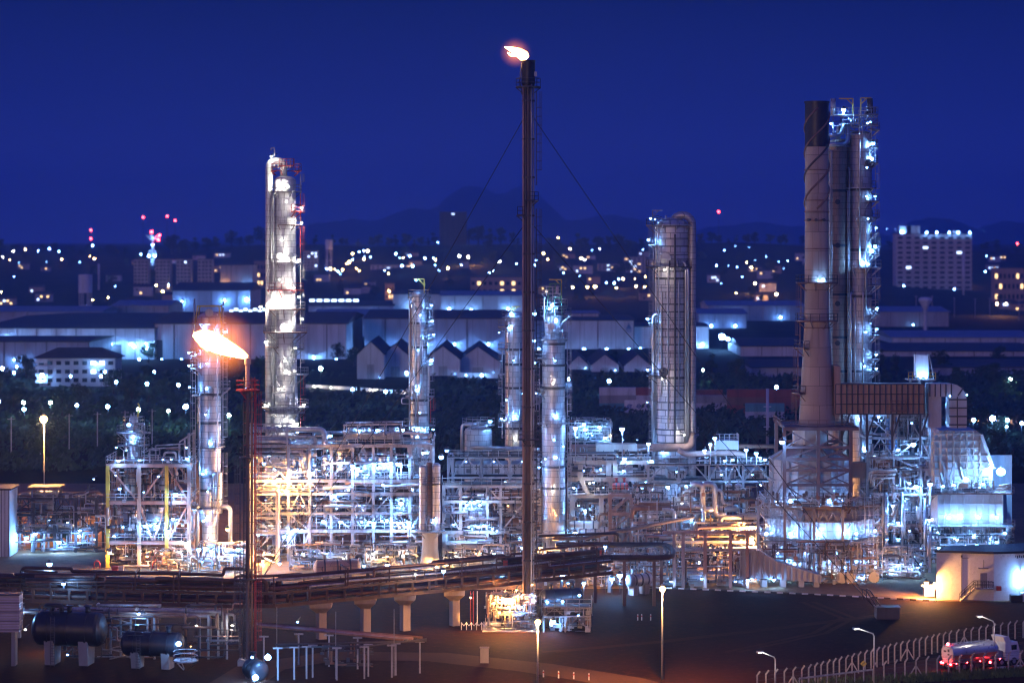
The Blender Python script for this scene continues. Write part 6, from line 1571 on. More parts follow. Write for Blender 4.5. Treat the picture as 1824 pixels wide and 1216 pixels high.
# control building
bc = groundmat("rendered_wall", (0.62, 0.60, 0.57), (0.70, 0.68, 0.66), (0.52, 0.50, 0.48), 0.25, 1.2, 0.85, 0.1)
fp = [(X(1668, 379), 379.0), (X(1770, 377), 377.0), (X(1900, 379.5), 379.5), (X(1900, 389), 389.0), (X(1690, 383), 383.0)]
cb = thing("control_building", "flat-roofed white building with an outside stair, door and glowing wall lamp", "building", (X(1770, 385), 385, 0))
hz = 7.35
MB().prism(fp, 0, hz).build("wall", bc, cb)
MB().prism([(X(1664, 379) , 378.7), (X(1770, 376.6), 376.6), (X(1905, 379), 379.0), (X(1905, 390), 390.0), (X(1687, 384), 384.0)], hz + 0.003, hz + 0.35).build("roof", BLACK, cb)
def on_wall(px, seg, off):
    (xa, ya), (xb, yb) = fp[seg], fp[seg + 1]
    best = min(range(201), key=lambda i: abs(912 + (xa + (xb - xa) * i / 200) / (ya + (yb - ya) * i / 200) * F - px))
    t = best / 200; d = Vector((xb - xa, yb - ya)).normalized(); nrm = Vector((d.y, -d.x))
    return xa + (xb - xa) * t + nrm.x * off, ya + (yb - ya) * t + nrm.y * off
dx_, dy_ = on_wall(1752, 0, 0.06); zf = Z(1046, 377)
MB().box((dx_, dy_, zf + 1.1), (1.05, 0.12, 2.25), 0.0).build("door", worn("grey_door", (0.40, 0.36, 0.32), 0.6), cb)
MB().box((dx_ - 0.1, dy_ - 0.25, zf + 3.0), (1.5, 0.6, 0.14)).build("door_canopy", STEEL, cb); m = MB(); m.tube((dx_, dy_ - 0.1, zf + 3.1), (dx_, dy_ - 0.1, zf + 4.3), 0.06, 6); m.build("vent_pipe", STEEL, cb)
lx_, ly_ = on_wall(1736, 0, 0.8); rx_, ry_ = on_wall(1769, 0, 0.8)
MB().box(((lx_ + rx_) / 2, (ly_ + ry_) / 2, zf - 0.1), (rx_ - lx_, 1.4, 0.2)).build("landing", CONC, cb)
bx_, by_ = on_wall(1711, 0, 0.8)
m = MB(); n_ = 9
for i in range(n_):
    t = (i + 0.5) / n_; m.box((bx_ + (lx_ - bx_) * t, by_ + (ly_ - by_) * t, zf * (i + 1) / n_ - 0.1 - zf / n_ / 2 + 0.05), ((lx_ - bx_) / n_ + 0.02, 1.3, zf / n_ + 0.1))
m.build("stair", CONC, cb)
w = MB()
for o_ in (-0.6, 0.6):
    a_, b_, c_ = Vector((bx_, by_ + o_, 0)), Vector((lx_, ly_ + o_, zf)), Vector((rx_, ry_ + o_, zf))
    for h_ in (0.5, 1.05): w.bar(a_ + Vector((0, 0, h_)), b_ + Vector((0, 0, h_)), 0.07); w.bar(b_ + Vector((0, 0, h_)), c_ + Vector((0, 0, h_)), 0.07)
    for t in (0, 0.33, 0.66, 1.0): p = a_.lerp(b_, t); w.bar(p, p + Vector((0, 0, 1.05)), 0.07)
    for t in (0.2, 0.4, 0.6, 0.8, 1.0): p = b_.lerp(c_, t); w.bar(p, p + Vector((0, 0, 1.05)), 0.07)
w.build("stair_railing", STEEL_D, cb)
m = MB(); q_ = on_wall(1713, 0, 0.05); m.bar((q_[0], q_[1], 0), (q_[0], q_[1], hz - 0.2), 0.08); m.build("downpipe", STEEL, cb)
m = MB(); q_ = on_wall(1722, 0, 0.05); m.box((q_[0], q_[1], Z(993, 378)), (1.4, 0.06, 0.06)); m.box((q_[0] - 0.8, q_[1], Z(990, 378)), (0.25, 0.1, 0.35)); m.build("cable_bracket", STEEL_D, cb)
q_ = on_wall(1778, 1, 0.3); m = MB(); m.box((q_[0], q_[1], Z(1047, 377)), (0.7, 0.5, 0.7)); m.build("switch_box", RED, cb)
q_ = on_wall(1803, 1, 1.4); m = MB(); m.box((q_[0], q_[1], 0.55), (1.8, 1.3, 1.1)); m.build("cooling_unit", BLACK, cb); q_ = on_wall(1818, 1, 1.4); m = MB(); m.box((q_[0], q_[1], 0.7), (1.3, 1.3, 1.4)); m.build("cooling_unit", WHITE, cb)
q_ = on_wall(1816, 1, 0.7); lamp(cb, (q_[0], q_[1], Z(1023, 378)), 'C', .34, arm=(q_[0], q_[1] + 0.8, Z(1020, 378)), hood=False); q_ = on_wall(1813, 1, 0.7); lamp(cb, (q_[0], q_[1], Z(1038, 378)), 'C', .26, hood=False)
q_ = on_wall(1812, 1, 0.04)
m = MB()
for k in range(9): m.box((q_[0] - 1.3 + 0.33 * k, q_[1], Z(991 - (k * 3 % 2), 378)), (0.2, 0.05, 0.42 if k % 3 else 0.3))
tag(m.build("wall_lettering", STEEL_D, cb))
gh = thing("guard_cabin", "low cream cabinet bench beside the flat-roofed white building", "cabinet", (X(1654, 381), 381, 0))
MB().box((X(1654, 381), 381, 1.0), (1.6, 1.4, 1.6)).build("body", CREAM, gh); MB().box((X(1655, 381), 380.9, 1.9), (2.6, 1.7, 0.2)).build("top", CREAM, gh); MB().box((X(1668, 380), 379.4, 2.0), (1.1, 0.6, 1.1)).build("meter_box", GALV, gh)
lamp(gh, (X(1648, 380), 378.9, 2.6), 'W', 0.36, arm=(X(1650, 380), 380.4, 2.0))
# ------------------------------------------------------------------ in front of the plant
rnd = random.Random(55)
def at_deck(px, Y, z): return (X(px, Y), Y, z)
# brown pipe bridge on concrete T piers
path = [(-80, 344), (-38, 336.5), (-34, 336.5), (-8.5, 353), (14, 370)]
pb = thing("pipe_bridge", "long dark brown pipe bridge on concrete piers crossing in front of the plant", "pipe bridge", (-30, 338, 0))
def offs(path, d):
    out = []
    for i, p in enumerate(path):
        a = Vector(path[max(0, i - 1)]); b = Vector(path[min(len(path) - 1, i + 1)])
        t = (b - a).normalized(); n = Vector((-t.y, t.x)); q = Vector(p) + n * d
        out.append((q.x, q.y))
    return out
zd = 5.6
DKB = worn("dark_brown_bridge_paint", (0.085, 0.045, 0.032), 0.6, 0.1, (0.04, 0.022, 0.016))
for d in (-2.2, 2.2):
    o_ = offs(path, d)
    for (a, b) in zip(o_[:-1], o_[1:]):
        for zz, hh in ((zd, 0.5), (zd + 1.75, 0.34)): MB().bar((*a, zz), (*b, zz), 0.32, hh).build("girder", DKB, pb)
        L_ = (Vector(b) - Vector(a)).length; n = max(1, int(L_ / 2.6))
        m = MB()
        for k in range(n):
            p = Vector(a).lerp(Vector(b), k / n); m.bar((p.x, p.y, zd), (p.x, p.y, zd + 1.75), 0.34)
        m.build("girder_lattice", DKB, pb)
def along(d, t):
    o_ = offs(path, d); L_ = [0.0]
    for p, q in zip(o_[:-1], o_[1:]): L_.append(L_[-1] + (Vector(q) - Vector(p)).length)
    s_ = t * L_[-1]
    for i in range(len(L_) - 1):
        if s_ <= L_[i + 1] + 1e-6:
            k = (s_ - L_[i]) / (L_[i + 1] - L_[i]); return Vector(o_[i]).lerp(Vector(o_[i + 1]), k)
    return Vector(o_[-1])
BRUST = worn('bridge_rust', (0.15, 0.075, 0.05), 0.6, 0.1, (0.07, 0.035, 0.025))
for (d, z, r_, mt, t0, t1) in ((-1.6, .6, .26, BRUST, 0, 1), (-.6, .6, .34, DKB, 0, 1), (.5, .55, .24, STEEL_D, 0, 1), (1.5, .6, .3, BRUST, 0, 1),
        (-1.9, 2.15, .2, DKB, 0, .47), (-1.2, 2.2, .3, BRUST, 0, 1), (-.1, 2.1, .14, BRUST, .1, .8), (.7, 2.2, .26, DKB, .3, 1), (1.6, 2.15, .2, STEEL_D, 0, .6), (-1.7, 2.2, .16, GALV, .5, 1),
        (-1.9, 3.2, .3, DKB, 0, .44), (-.8, 3.3, .2, STEEL, .2, .7), (.3, 3.4, .42, DKB, .46, 1), (1.3, 3.1, .18, BRUST, .05, .5), (-1.4, 3.9, .16, BRUST, .6, 1), (.9, 4.2, .24, DKB, .1, .42)):
    pts = []; n_ = 9; zz = z
    for i in range(n_ + 1):
        t = t0 + (t1 - t0) * i / n_; p = along(d, t); pts.append((p.x, p.y, zd + zz))
        if 0 < i < n_ and rnd.random() < (0.3 if z > 1 else 0.08):
            zz = z + rnd.choice((-.35, .3, .55, 0)); pts.append((p.x + .05, p.y + .03, zd + zz))
    if t0 > 0: pts.insert(0, (pts[0][0], pts[0][1], zd + 0.3))
    if t1 < 1: pts.append((pts[-1][0], pts[-1][1], zd + 0.3))
    run(pb, pts, r_, mt, 0.7, n=8)
for i in range(17):
    p, q = along(-2.2, (i + .5) / 17), along(2.2, (i + .5) / 17)
    h_ = rnd.choice((2.3, 3.1, 3.6, 4.4))
    m = MB(); m.bar((p.x, p.y, zd + 1.8), (p.x, p.y, zd + h_), .2); m.bar((q.x, q.y, zd + 1.8), (q.x, q.y, zd + h_), .2); m.bar((p.x, p.y, zd + h_ - .15), (q.x, q.y, zd + h_ - .15), .2); m.build("pipe_frame", DKB, pb)
w = MB(); rail(w, [(*along(-2.5, 0), zd + 1.9), (*along(-2.5, .28), zd + 1.9)], 1.1, 2.0, .07); rail(w, [(*along(-2.5, .62), zd + 1.9), (*along(-2.5, 1), zd + 1.9)], 1.1, 2.0, .07); w.build("railing", STEEL_D, pb)
for i in range(14):
    p = along(rnd.uniform(-2, 2), rnd.random()); MB().box((p.x, p.y, zd + rnd.uniform(2.4, 3.9)), (rnd.uniform(.3, .8), rnd.uniform(.3, .7), rnd.uniform(.3, .9))).build("valve", rnd.choice([DKB, RUST, STEEL_D, RED]), pb)
for (px_, Y_) in ((-26.9, 341.1), (-20.9, 345.0), (-15.4, 348.5), (-8.4, 353.0)):
    m = MB(); m.box((px_, Y_, 2.2), (1.15, 1.15, 4.4), 0.5)
    m.loft([[(px_ - 0.6, Y_ - 0.6, 3.7), (px_ + 0.6, Y_ - 0.6, 3.7), (px_ + 0.6, Y_ + 0.6, 3.7), (px_ - 0.6, Y_ + 0.6, 3.7)], [(px_ - 1.5, Y_ - 1.9, 4.6), (px_ + 1.5, Y_ - 1.9, 4.6), (px_ + 1.5, Y_ + 1.9, 4.6), (px_ - 1.5, Y_ + 1.9, 4.6)], [(px_ - 1.5, Y_ - 1.9, zd - 0.3), (px_ + 1.5, Y_ - 1.9, zd - 0.3), (px_ + 1.5, Y_ + 1.9, zd - 0.3), (px_ - 1.5, Y_ + 1.9, zd - 0.3)]])
    m.build("pier", worn("pier_concrete", (0.42, 0.34, 0.28), 0.85, 0, (0.28, 0.22, 0.18)), pb)
for (x_, y_) in ((-40, 336.9), (-50, 338.7), (-60, 340.5), (-70, 342.3), (2, 361), (10, 367)):
    m = MB(); m.box((x_, y_, 2.6), (0.9, 0.9, 5.2)); m.box((x_, y_, 4.95), (1.2, 4.6, 0.7)); m.build("pier", CONC, pb)
for x_, y_ in ((-69, 339.5), (-58, 337.7), (-47, 335.8), (-33, 334.8), (-23.5, 341), (-17.5, 345)):
    MB().bar((x_, y_, zd), (x_, y_, zd + 4.2), 0.2).build("post", DKB, pb)
pipework(pb, ((-74, -40), (337, 341), (zd + 2.4, zd + 4.0)), 10, rnd, (0.1, 0.16, 0.22, 0.3), [DKB, RUST, STEEL_D], 0.1)
for (px_, py, k, rr, yy) in ((88, 1004, 'C', .38, 343), (113, 1039, 'C', .3, 336.5), (790, 1016, 'c', .32, 346), (740, 1022, 'n', .2, 345), (690, 1006, 'c', .34, 352), (648, 1007, 'c', .28, 352), (895, 1019, 'c', .26, 358)):
    p = P(px_, py, yy); lamp(pb, p, k, rr, arm=(p[0], p[1] + 0.5, zd + 2))

# loop of dark pipe on posts
lp = thing("pipe_loop", "dark brown expansion loop of pipe on tall posts ending in a square bend", "pipe loop", (X(1120, 380), 380, 0))
zl = 7.4
for k, (dd, r_) in enumerate(((0, 0.42), (0.9, 0.26))):
    run(lp, [(X(990, 388), 388 - dd, zl), (X(1188, 388) - dd, 388 - dd, zl), (X(1200, 380) - dd, 380, zl), (X(1196, 373) - dd, 372 + dd, zl), (X(1060, 372), 372 + dd, zl), (X(985, 370), 370 + dd, zl - 0.1)], r_, DKB, 2.6, n=12)
run(lp, [(X(985, 387), 387, zl + 1.1), (X(1040, 387), 387, zl + 1.1), (X(1110, 396), 396, zl + 1.3), (X(1235, 404), 404, zl + 2.6)], 0.3, RUST, n=10)
run(lp, [(X(960, 386), 386, zl + 1.6), (X(1100, 390), 390, zl + 1.6), (X(1100, 390), 390, zl - 0.5)], 0.22, DKB, n=10)
for pxl, yy in ((1060, 375), (1085, 386), (1112, 372), (1165, 372), (1178, 387), (1000, 387), (1030, 372)):
    MB().bar((X(pxl, yy), yy, 0), (X(pxl, yy), yy, zl - 0.2), 0.48).build("post", BROWN, lp); MB().bar((X(pxl, yy) - 0.8, yy, zl - 0.45), (X(pxl, yy) + 0.8, yy, zl - 0.45), 0.36).build("cross_arm", BROWN, lp)
for (px_, py, k, rr) in ((1090, 1030, 'C', .4), (1104, 1024, 'C', .44), (1002, 1025, 'c', .38), (1001, 999, 'c', .36), (1040, 1038, 'c', .34), (1078, 973, 'c', .3), (1012, 1038, 'c', .24)):
    p = P(px_, py, 383); lamp(lp, p, k, rr, arm=(p[0], p[1], 0.1))
pk = thing("pump_skid", "row of pumps and small drums under the dark brown expansion loop", "pump skid", (X(1110, 392), 392, 0))
pipework(pk, ((X(1010, 394), X(1330, 394)), (391, 398), (0.3, 6.0)), 60, rnd, (0.08, 0.1, 0.14, 0.2), [GALV, ALU, STEEL, CREAM, RUST])
thin_lines(pk, ((X(960, 394), X(1330, 394)), (391, 398), (0.2, 6.5)), 420, rnd)
for pxl in (1020, 1055, 1140, 1200, 1240, 1290, 1320):
    m = MB(); m.box((X(pxl, 394), 394, 0.35), (2.4, 1.4, 0.7)); m.build("base", CONC, pk); m = MB(); m.lathe([(0.02, -1.0), (0.45, -1.0), (0.45, 0.6), (0.3, 0.7), (0.3, 1.1), (0.02, 1.1)], (X(pxl, 394), 394, 1.15), 12, axis='h'); m.build("pump", GALV, pk)
for pxl in (1200, 1216, 1255, 1300, 1330):
    MB().bar((X(pxl, 392), 391, 0), (X(pxl, 392), 391, 9), 0.5).build("post", PINK, pk)
MB().bar((X(1180, 392), 391, 9.0), (X(1345, 392), 391, 9.0), 0.5).build("beam", PINK, pk); MB().bar((X(1180, 392), 391, 6.2), (X(1345, 392), 391, 6.2), 0.4).build("beam", STEEL, pk)
lamps_at(pk, [(1145, 1040, 'c', .24), (1060, 1045, 'w', .2), (1075, 1000, 'w', .24), (1195, 1035, 'c', .26), (1250, 1030, 'c', .26), (1310, 1035, 'c', .24), (963, 975, 'W', .34), (964, 992, 'w', .3)], 390)
vd = drum("small horizontal drum with a dished end on a tall grey pedestal under the loop", P(1138, 1032, 384), 1.0, 4.0, 40, GALV, base=0.0)

# skid with dark drum at the foot of the tall flare
kd = drum("dark drum with three blue lamps shining on its side near the tall flare's foot", P(1000, 1065, 352), 1.45, 5.2, 18, BLACK, base=0.0, bands=2)
for (px_, py) in ((975, 1072), (1002, 1071), (1032, 1060)): p = P(px_, py, 349.2); lamp(kd, p, 'c', .28, arm=(p[0], p[1] + 1.3, p[2] + .3), hood=False)
sk = frame("steel_structure", "small railed service deck beside the dark drum at the flare's foot", "steel structure", xs_of((968, 1006, 1050), 349), [347, 350], [2.2, 3.4], rnd, 0.22, STEEL, brace='mix', skip=0.3)
thin_lines(sk, ((X(966, 349), X(1052, 349)), (346.6, 350), (0.1, 3.6)), 60, rnd)
lamps_at(sk, [(985, 1106, 'c', .4), (1030, 1095, 'c', .2)], 346)
ms = thing("metering_skid", "golden-lit tangle of pipes beside a sodium lamp at the tall flare's foot", "pipe skid", (X(905, 352), 352, 0))
pipework(ms, ((X(868, 352), X(950, 352)), (348, 355), (0.2, 5.2)), 60, rnd, (0.07, 0.1, 0.14, 0.2), [CREAM, GALV, STEEL, PINK, RUST])
thin_lines(ms, ((X(865, 352), X(955, 352)), (347.6, 355), (0.1, 5.0)), 200, rnd)
MB().box((X(910, 352), 351.5, 0.06), (8.2, 9.0, 0.12)).build("slab", CONC, ms)
lamps_at(ms, [(905, 1066, 'W', .42), (928, 1080, 'c', .3), (951, 1060, 'c', .28), (948, 1040, 'w', .18), (880, 1072, 'w', .22), (838, 1063, 'w', .2)], 347.5)
lamps_at(ms, [(890, 1090, 'w', .22), (920, 1050, 'w', .22)], 351)
for i, pxl in enumerate((838, 843, 850)): MB().bar((X(pxl, 352), 353, 0), (X(pxl, 352), 353, 5), 0.14).build("post", RED if i < 2 else WHITE, ms)
fc = thing("chain_fence", "low white chain barrier beside the golden-lit pipes at the flare's foot", "chain barrier", (X(840, 350), 350, 0))
for k in range(6):
    MB().bar((X(822 + 9 * k, 350), 349, 0), (X(822 + 9 * k, 350), 349, 1.1), 0.1).build("post", WHITE, fc)
    if k < 5: MB().pipe([(X(822 + 9 * k, 350), 349, 1.05), (X(826.5 + 9 * k, 350), 349, 0.6), (X(831 + 9 * k, 350), 349, 1.05)], 0.05, 5).build("chain", WHITE, fc)

# black tanks
t1 = drum("largest black tank, lying on two concrete saddles at the lower corner", P(124, 1119, 321), 2.25, 7.8, -8, BLACK, "storage_tank", "tank", CONC, 0.0, 3, 3)
t2 = drum("second black tank, smaller, with a bright lamp at its end", P(272, 1146, 318), 1.6, 7.0, -12, BLACK, "storage_tank", "tank", CONC, 0.0, 3, 2)
p = P(318, 1146, 313.6); lamp(t2, p, 'c', .36, arm=(p[0] - 0.5, p[1] + 1, p[2] + .3), hood=False)
platform(t2, X(332, 316), 315, 0.4, 1.4, 1.3, 0, 360)
t3 = drum("short black tank with two lamps right at the foot of the red and white flare", P(455, 1192, 309), 1.35, 2.2, -60, BLACK, "storage_tank", "tank", CONC, 0.0, 1, 1)
for px_, py in ((477, 1170), (455, 1206), (449, 1170)): p = P(px_, py, 305.5); lamp(t3, p, 'C' if px_ != 449 else 'c', .4 if px_ != 449 else .2, arm=(p[0], p[1] + 1.5, p[2] - 0.4), hood=False)
MB().pipe(bend([P(110, 1090, 321), P(110, 1078, 321), P(80, 1078, 321)], 0.5), 0.3, 8).build("pipe", BLACK, t1)

for tk_, px_, yy, r_, zc in ((t1, 100, 321, 2.25, None), (t2, 250, 318, 1.6, None)):
    bx, by = X(px_, yy), yy - r_ - 0.35
    m = MB()
    for s_ in (-.25, .25): m.bar((bx + s_, by, 0.1), (bx + s_, by, 6.6 if tk_ is t1 else 4.3), 0.07)
    for k in range(18 if tk_ is t1 else 11): m.bar((bx - .25, by, .4 + .35 * k), (bx + .25, by, .4 + .35 * k), .05)
    m.build("ladder", STEEL_D, tk_)
    w = MB(); zt_ = 6.55 if tk_ is t1 else 3.9
    rail(w, [(bx - 1.6, yy - .7, zt_), (bx + 1.6, yy - .7, zt_), (bx + 1.6, yy + .7, zt_), (bx - 1.6, yy + .7, zt_)], 1.0, 1.0, .07, True); w.box((bx, yy, zt_), (3.2, 1.4, .1)); w.build("top_platform", STEEL_D, tk_)
# manifold of pale pipes over the tanks
mf = thing("pipe_rack", "blue-lit manifold of long pale pipes on lattice posts behind the black tanks", "pipe rack", (X(260, 326), 326, 0))
for k in range(9):
    yy = 323.5 + 0.6 * k; zz = 6.0 + (0.5 if k % 3 == 0 else 0)
    a, b = 40 + 30 * (k % 4), 330 + 22 * (k % 5)
    run(mf, [(X(a, yy), yy, zz - R.uniform(0, 2)), (X(a, yy), yy, zz), (X(b, yy), yy, zz - 0.25), (X(b, yy), yy, zz - R.uniform(1, 5))], R.choice((0.14, 0.18, 0.24)), R.choice([GALV, STEEL_D, RUST, STEEL]), n=9)
for pxl in (196, 212, 232, 262, 276, 355, 372, 388, 405):
    MB().bar((X(pxl, 325), 324.5 + (pxl % 3), 0), (X(pxl, 325), 324.5 + (pxl % 3), 6.0), 0.26).build("post", GALV, mf)
for k in range(8):
    u = (196, 232)[k % 2]; MB().bar((X(u, 325), 324.4, 0.7 * k), (X(428 - u, 325), 324.4, 0.7 * (k + 1)), 0.12).build("brace", GALV, mf)
pipework(mf, ((X(110, 325), X(430, 325)), (322.5, 328), (0.3, 7.2)), 30, rnd, (0.07, 0.09, 0.12, 0.16), [STEEL, RUST, STEEL_D, STEEL_D, PINK])
thin_lines(mf, ((X(40, 325), X(430, 325)), (322.5, 328), (0.2, 7.0)), 60, rnd, STEEL_D)
lamps_at(mf, [(37, 1088, 'c', .3), (247, 1092, 'C', .26), (414, 1113, 'n', .22), (350, 1113, 'n', .18), (150, 1150, 'c', .2), (120, 1165, 'c', .2)], 322.5)
lamps_at(mf, [(80, 1140, 'w', .2), (45, 1120, 'n', .2), (180, 1110, 'c', .2), (340, 1150, 'w', .16)], 329)
# low trestle running to the road
tr = thing("pipe_trestle", "low trestle of thin dark pipes on slim T posts beside the road", "pipe trestle", (X(640, 313), 313, 0))
for k in range(5):
    run(tr, [(X(455, 326), 326 - 0.5 * k, 4.6), (X(560, 322), 322 - 0.5 * k, 4.5), (X(752 - 8 * k, 316), 316 - 0.5 * k, 4.3)], (0.16, 0.1, 0.2, 0.12, 0.14)[k], [RUST, STEEL_D, PINK, STEEL, RUST][k], 1.5, n=8)
run(tr, [(X(490, 311), 311, 4.2), (X(600, 312), 312, 4.2), (X(760, 314), 314, 4.2)], 0.13, STEEL_D); run(tr, [(X(490, 310), 310, 4.0), (X(655, 310), 310, 4.2), (X(760, 315), 315, 4.3)], 0.1, STEEL_D)
for pxl, yy in ((546, 310), (557, 311), (600, 309), (649, 310), (656, 311.5), (698, 311), (705, 312.5), (748, 314), (495, 309), (524, 309.5), (532, 320), (586, 319), (637, 317), (470, 318)):
    MB().bar((X(pxl, yy), yy, 0), (X(pxl, yy), yy, 4.2), 0.2).build("post", GALV, tr); MB().bar((X(pxl, yy) - 0.6, yy, 4.1), (X(pxl, yy) + 0.6, yy, 4.1), 0.18).build("cross_arm", GALV, tr)
for pxl, yy, h_ in ((598, 310, 8.6), (702, 312, 8.6), (493, 318, 8.0)): MB().bar((X(pxl, yy), yy, 0), (X(pxl, yy), yy, h_), 0.09).build("lightning_rod", STEEL, tr)
lamps_at(tr, [(530, 1107, 'c', .2)], 321)
thin_lines(tr, ((X(575, 318), X(665, 318)), (316, 319), (0.1, 3.2)), 60, rnd, STEEL_D)
# pale wall at the frame edge
wl = thing("store_shed", "flat pale board-sided shed cut off by the photo edge", "shed", (X(0, 318), 319, 0))
MB().box((X(2, 318), 320, Z(1062, 318) - 2.4), (X(30, 318) - X(-30, 318), 2.4, 4.8)).build("wall", corrugated("pale_board_siding", (0.62, 0.50, 0.48), 0.35, axis='z', seam=1.2), wl)
MB().box((X(2, 318), 320, Z(1062, 318) + 0.08), (X(31, 318) - X(-30, 318), 2.7, 0.16)).build("roof", STEEL_D, wl)
for px_ in (-20, 20): MB().box((X(px_, 318), 320, (Z(1062, 318) - 4.8) / 2), (0.5, 1.6, Z(1062, 318) - 4.8)).build("leg", CONC, wl)
# small ground items on the apron
for (pxl, py, w_, h_, mt, nm, lb, ct) in ((205, 1008, 1.0, 1.15, RED, "hydrant_cabinet", "red fire cabinet on the paving before the yellow-posted frame", "cabinet"), (216, 1009, 0.8, 1.1, CREAM, "junction_cabinet", "cream cabinet next to the red fire cabinet", "cabinet"), (1580, 1090, 3.4, 1.7, STEEL_D, "anchor_block", "dark block anchoring guy wires on the bare ground before the furnaces", "anchor block"), (863, 1168, 1.15, 2.0, CONC, "anchor_block", "concrete block beside the road below the tall flare", "anchor block")):
    Yq = GY(py + (h_ * 11 if nm != "anchor_block" else h_ * 6))
    r_ = thing(nm, lb, ct, (X(pxl, Yq), Yq, 0))
    MB().box((X(pxl, Yq), Yq, h_ / 2), (w_, w_ * 0.7, h_)).build("body", mt, r_)
    MB().box((X(pxl, Yq), Yq, h_ + 0.05), (w_ * 1.1, w_ * 0.8, 0.1)).build("top", mt, r_)
    if pxl == 1580:
        for dx in (0, 0.6): MB().pipe([(X(1562, Yq) + dx, Yq, h_), (X(1545, Yq) + dx, Yq + 1, h_ + 2.2), (X(1538, Yq) + dx, Yq + 1, h_ + 2.5), (X(1538, Yq) + dx, Yq + 1, h_ + 1.0)], 0.08, 6).build("hoop", STEEL_D, r_)
for (pxl, lb) in ((173, "red hydrant loop nearer the pale hut on the paving"), (277, "red pipe hoop at the foot of the yellow-posted frame")):
    Yq = GY(1012); r_ = thing("hydrant", lb, "hydrant", (X(pxl, Yq), Yq, 0))
    MB().pipe([(X(pxl - 5, Yq), Yq, 0), (X(pxl - 5, Yq), Yq, 0.9), (X(pxl - 3, Yq), Yq, 1.25), (X(pxl + 3, Yq), Yq, 1.25), (X(pxl + 5, Yq), Yq, 0.9), (X(pxl + 5, Yq), Yq, 0)], 0.13, 7).build("hoop", RED, r_)
    MB().box((X(pxl, Yq), Yq, 1.4), (0.3, 0.3, 0.3)).build("valve", RED, r_)

# sodium street lamps
def pole_lamp(name, label, px, py, Y, k, rad, twin=False, mat=GALV, zbase=0.0, r=0.11, group=None):
    x, z = X(px, Y), Z(py, Y)
    root = thing(name, label, "street lamp", (x, Y, zbase), group)
    m = MB(); m.tube((x, Y + 0.35, zbase), (x, Y + 0.35, z + 0.35), r * 1.25, 9, r * 0.7); m.build("pole", mat, root)
    m = MB(); m.bar((x, Y + 0.35, z + 0.4), (x, Y - 0.3, z + 0.5), 0.1); m.box((x, Y - 0.15, z + rad * 1.25), (0.36, 0.8, 0.16)); h = m.build("lamp_head", STEEL, root)
    g_ = MB().ball((x, Y - 0.15, z), rad, 12, 8, 0.9).build("lens", GLASSES[k], h); bulb(g_, (x, Y - 0.15, z), k, rad)
    return root
pole_lamp("street_lamp", "lit sodium lamp on a tall pole over the dark ground before the brown loop", 1180, 1048, 309, 'W', .4)
pole_lamp("street_lamp", "lit sodium lamp on a pole beside the dark drum at the flare's foot", 958, 1107, 302, 'W', .38)
pole_lamp("street_lamp", "lit sodium lamp on the far side road near the dark trees", 78, 746, 470, 'W', .8)
def dead_lamp(label, px, py_top, py_base, dx):
    Y = GY(py_base); x, z = X(px, Y), Z(py_top, Y)
    root = thing("street_lamp", label, "street lamp", (x, Y, 0))
    MB().tube((x, Y, 0), (x, Y, z - 0.4), 0.1, 8, 0.07).build("pole", GALV, root)
    MB().pipe([(x, Y, z - 0.45), (x - 0.15, Y, z - 0.1), (x - dx, Y - 0.4, z + 0.55)], 0.06, 7).build("arm", GALV, root)
    h_ = MB().box((x - dx - 0.35, Y - 0.5, z + 0.62), (0.85, 0.3, 0.16)).build("lamp_head", GALV, root); MB().box((x - dx - 0.35, Y - 0.5, z + 0.52), (0.4, 0.2, 0.04)).build("lens", GLASSES['N'], h_); bulb(h_, (x - dx - 0.35, Y - 0.5, z + 0.5), 'N', .16)
dead_lamp("faintly lit street lamp with a bent arm behind the diamond road sign", 1557, 1126, 1222, 2.0)
dead_lamp("faintly lit street lamp with a bent arm farthest down the fence, by itself", 1381, 1168, 1232, 1.6)
dead_lamp("faintly lit street lamp with a bent arm rising over the tanker's cab", 1771, 1104, 1188, 1.7)

# fences
def fence(name, label, pts, h, step, lean, mat, gate=False):
    root = thing(name, label, "fence", (*pts[0], 0))
    tops = []
    dsum = 0.0
    for a, b in zip(pts[:-1], pts[1:]):
        a, b = Vector(a), Vector(b); n = max(1, int(round((b - a).length / step)))
        for i in range(n):
            p = a.lerp(b, i / n) + Vector((rnd.uniform(-.06, .06), rnd.uniform(-.06, .06))); tops.append(p)
    for i, p in enumerate(tops):
        q = (p.x + lean[0], p.y + lean[1], h + 0.42)
        m = MB(); m.bar((p.x, p.y, 0), (p.x, p.y, h), 0.17); m.bar((p.x, p.y, h - 0.06), q, 0.15); m.build("post", mat, root)
        if i % 9 == 4:
            m = MB(); m.bar((p.x - 0.9, p.y, 0), (p.x, p.y, h * 0.7), 0.14); m.bar((p.x + 0.9, p.y, 0), (p.x, p.y, h * 0.7), 0.14); m.build("stay_brace", mat, root)
    m = MB()
    for z_ in (0.3, 0.9, 1.5, 2.0):
        for p, q in zip(tops[:-1], tops[1:]): m.bar((p.x, p.y - 0.1, z_), (q.x, q.y - 0.1, z_), 0.022)
    for p, q in zip(tops[:-1], tops[1:]):
        for k in (0.4, 0.8): m.bar((p.x + lean[0] * k, p.y, h + 0.42 * k), (q.x + lean[0] * k, q.y, h + 0.42 * k), 0.022)
    m.build("wire_mesh", STEEL_D, root)
    return root
FPC = worn("fence_concrete", (0.50, 0.46, 0.40), 0.85, 0, (0.34, 0.30, 0.26))
fence("security_fence", "long concrete-post fence on the far side of the access road", [(30.5, 300.5), (36.5, 304.5), (41.2, 310), (50, 321), (60, 332), (71, 341), (86, 352)], 2.2, 1.55, (0.36, 0.1), FPC)
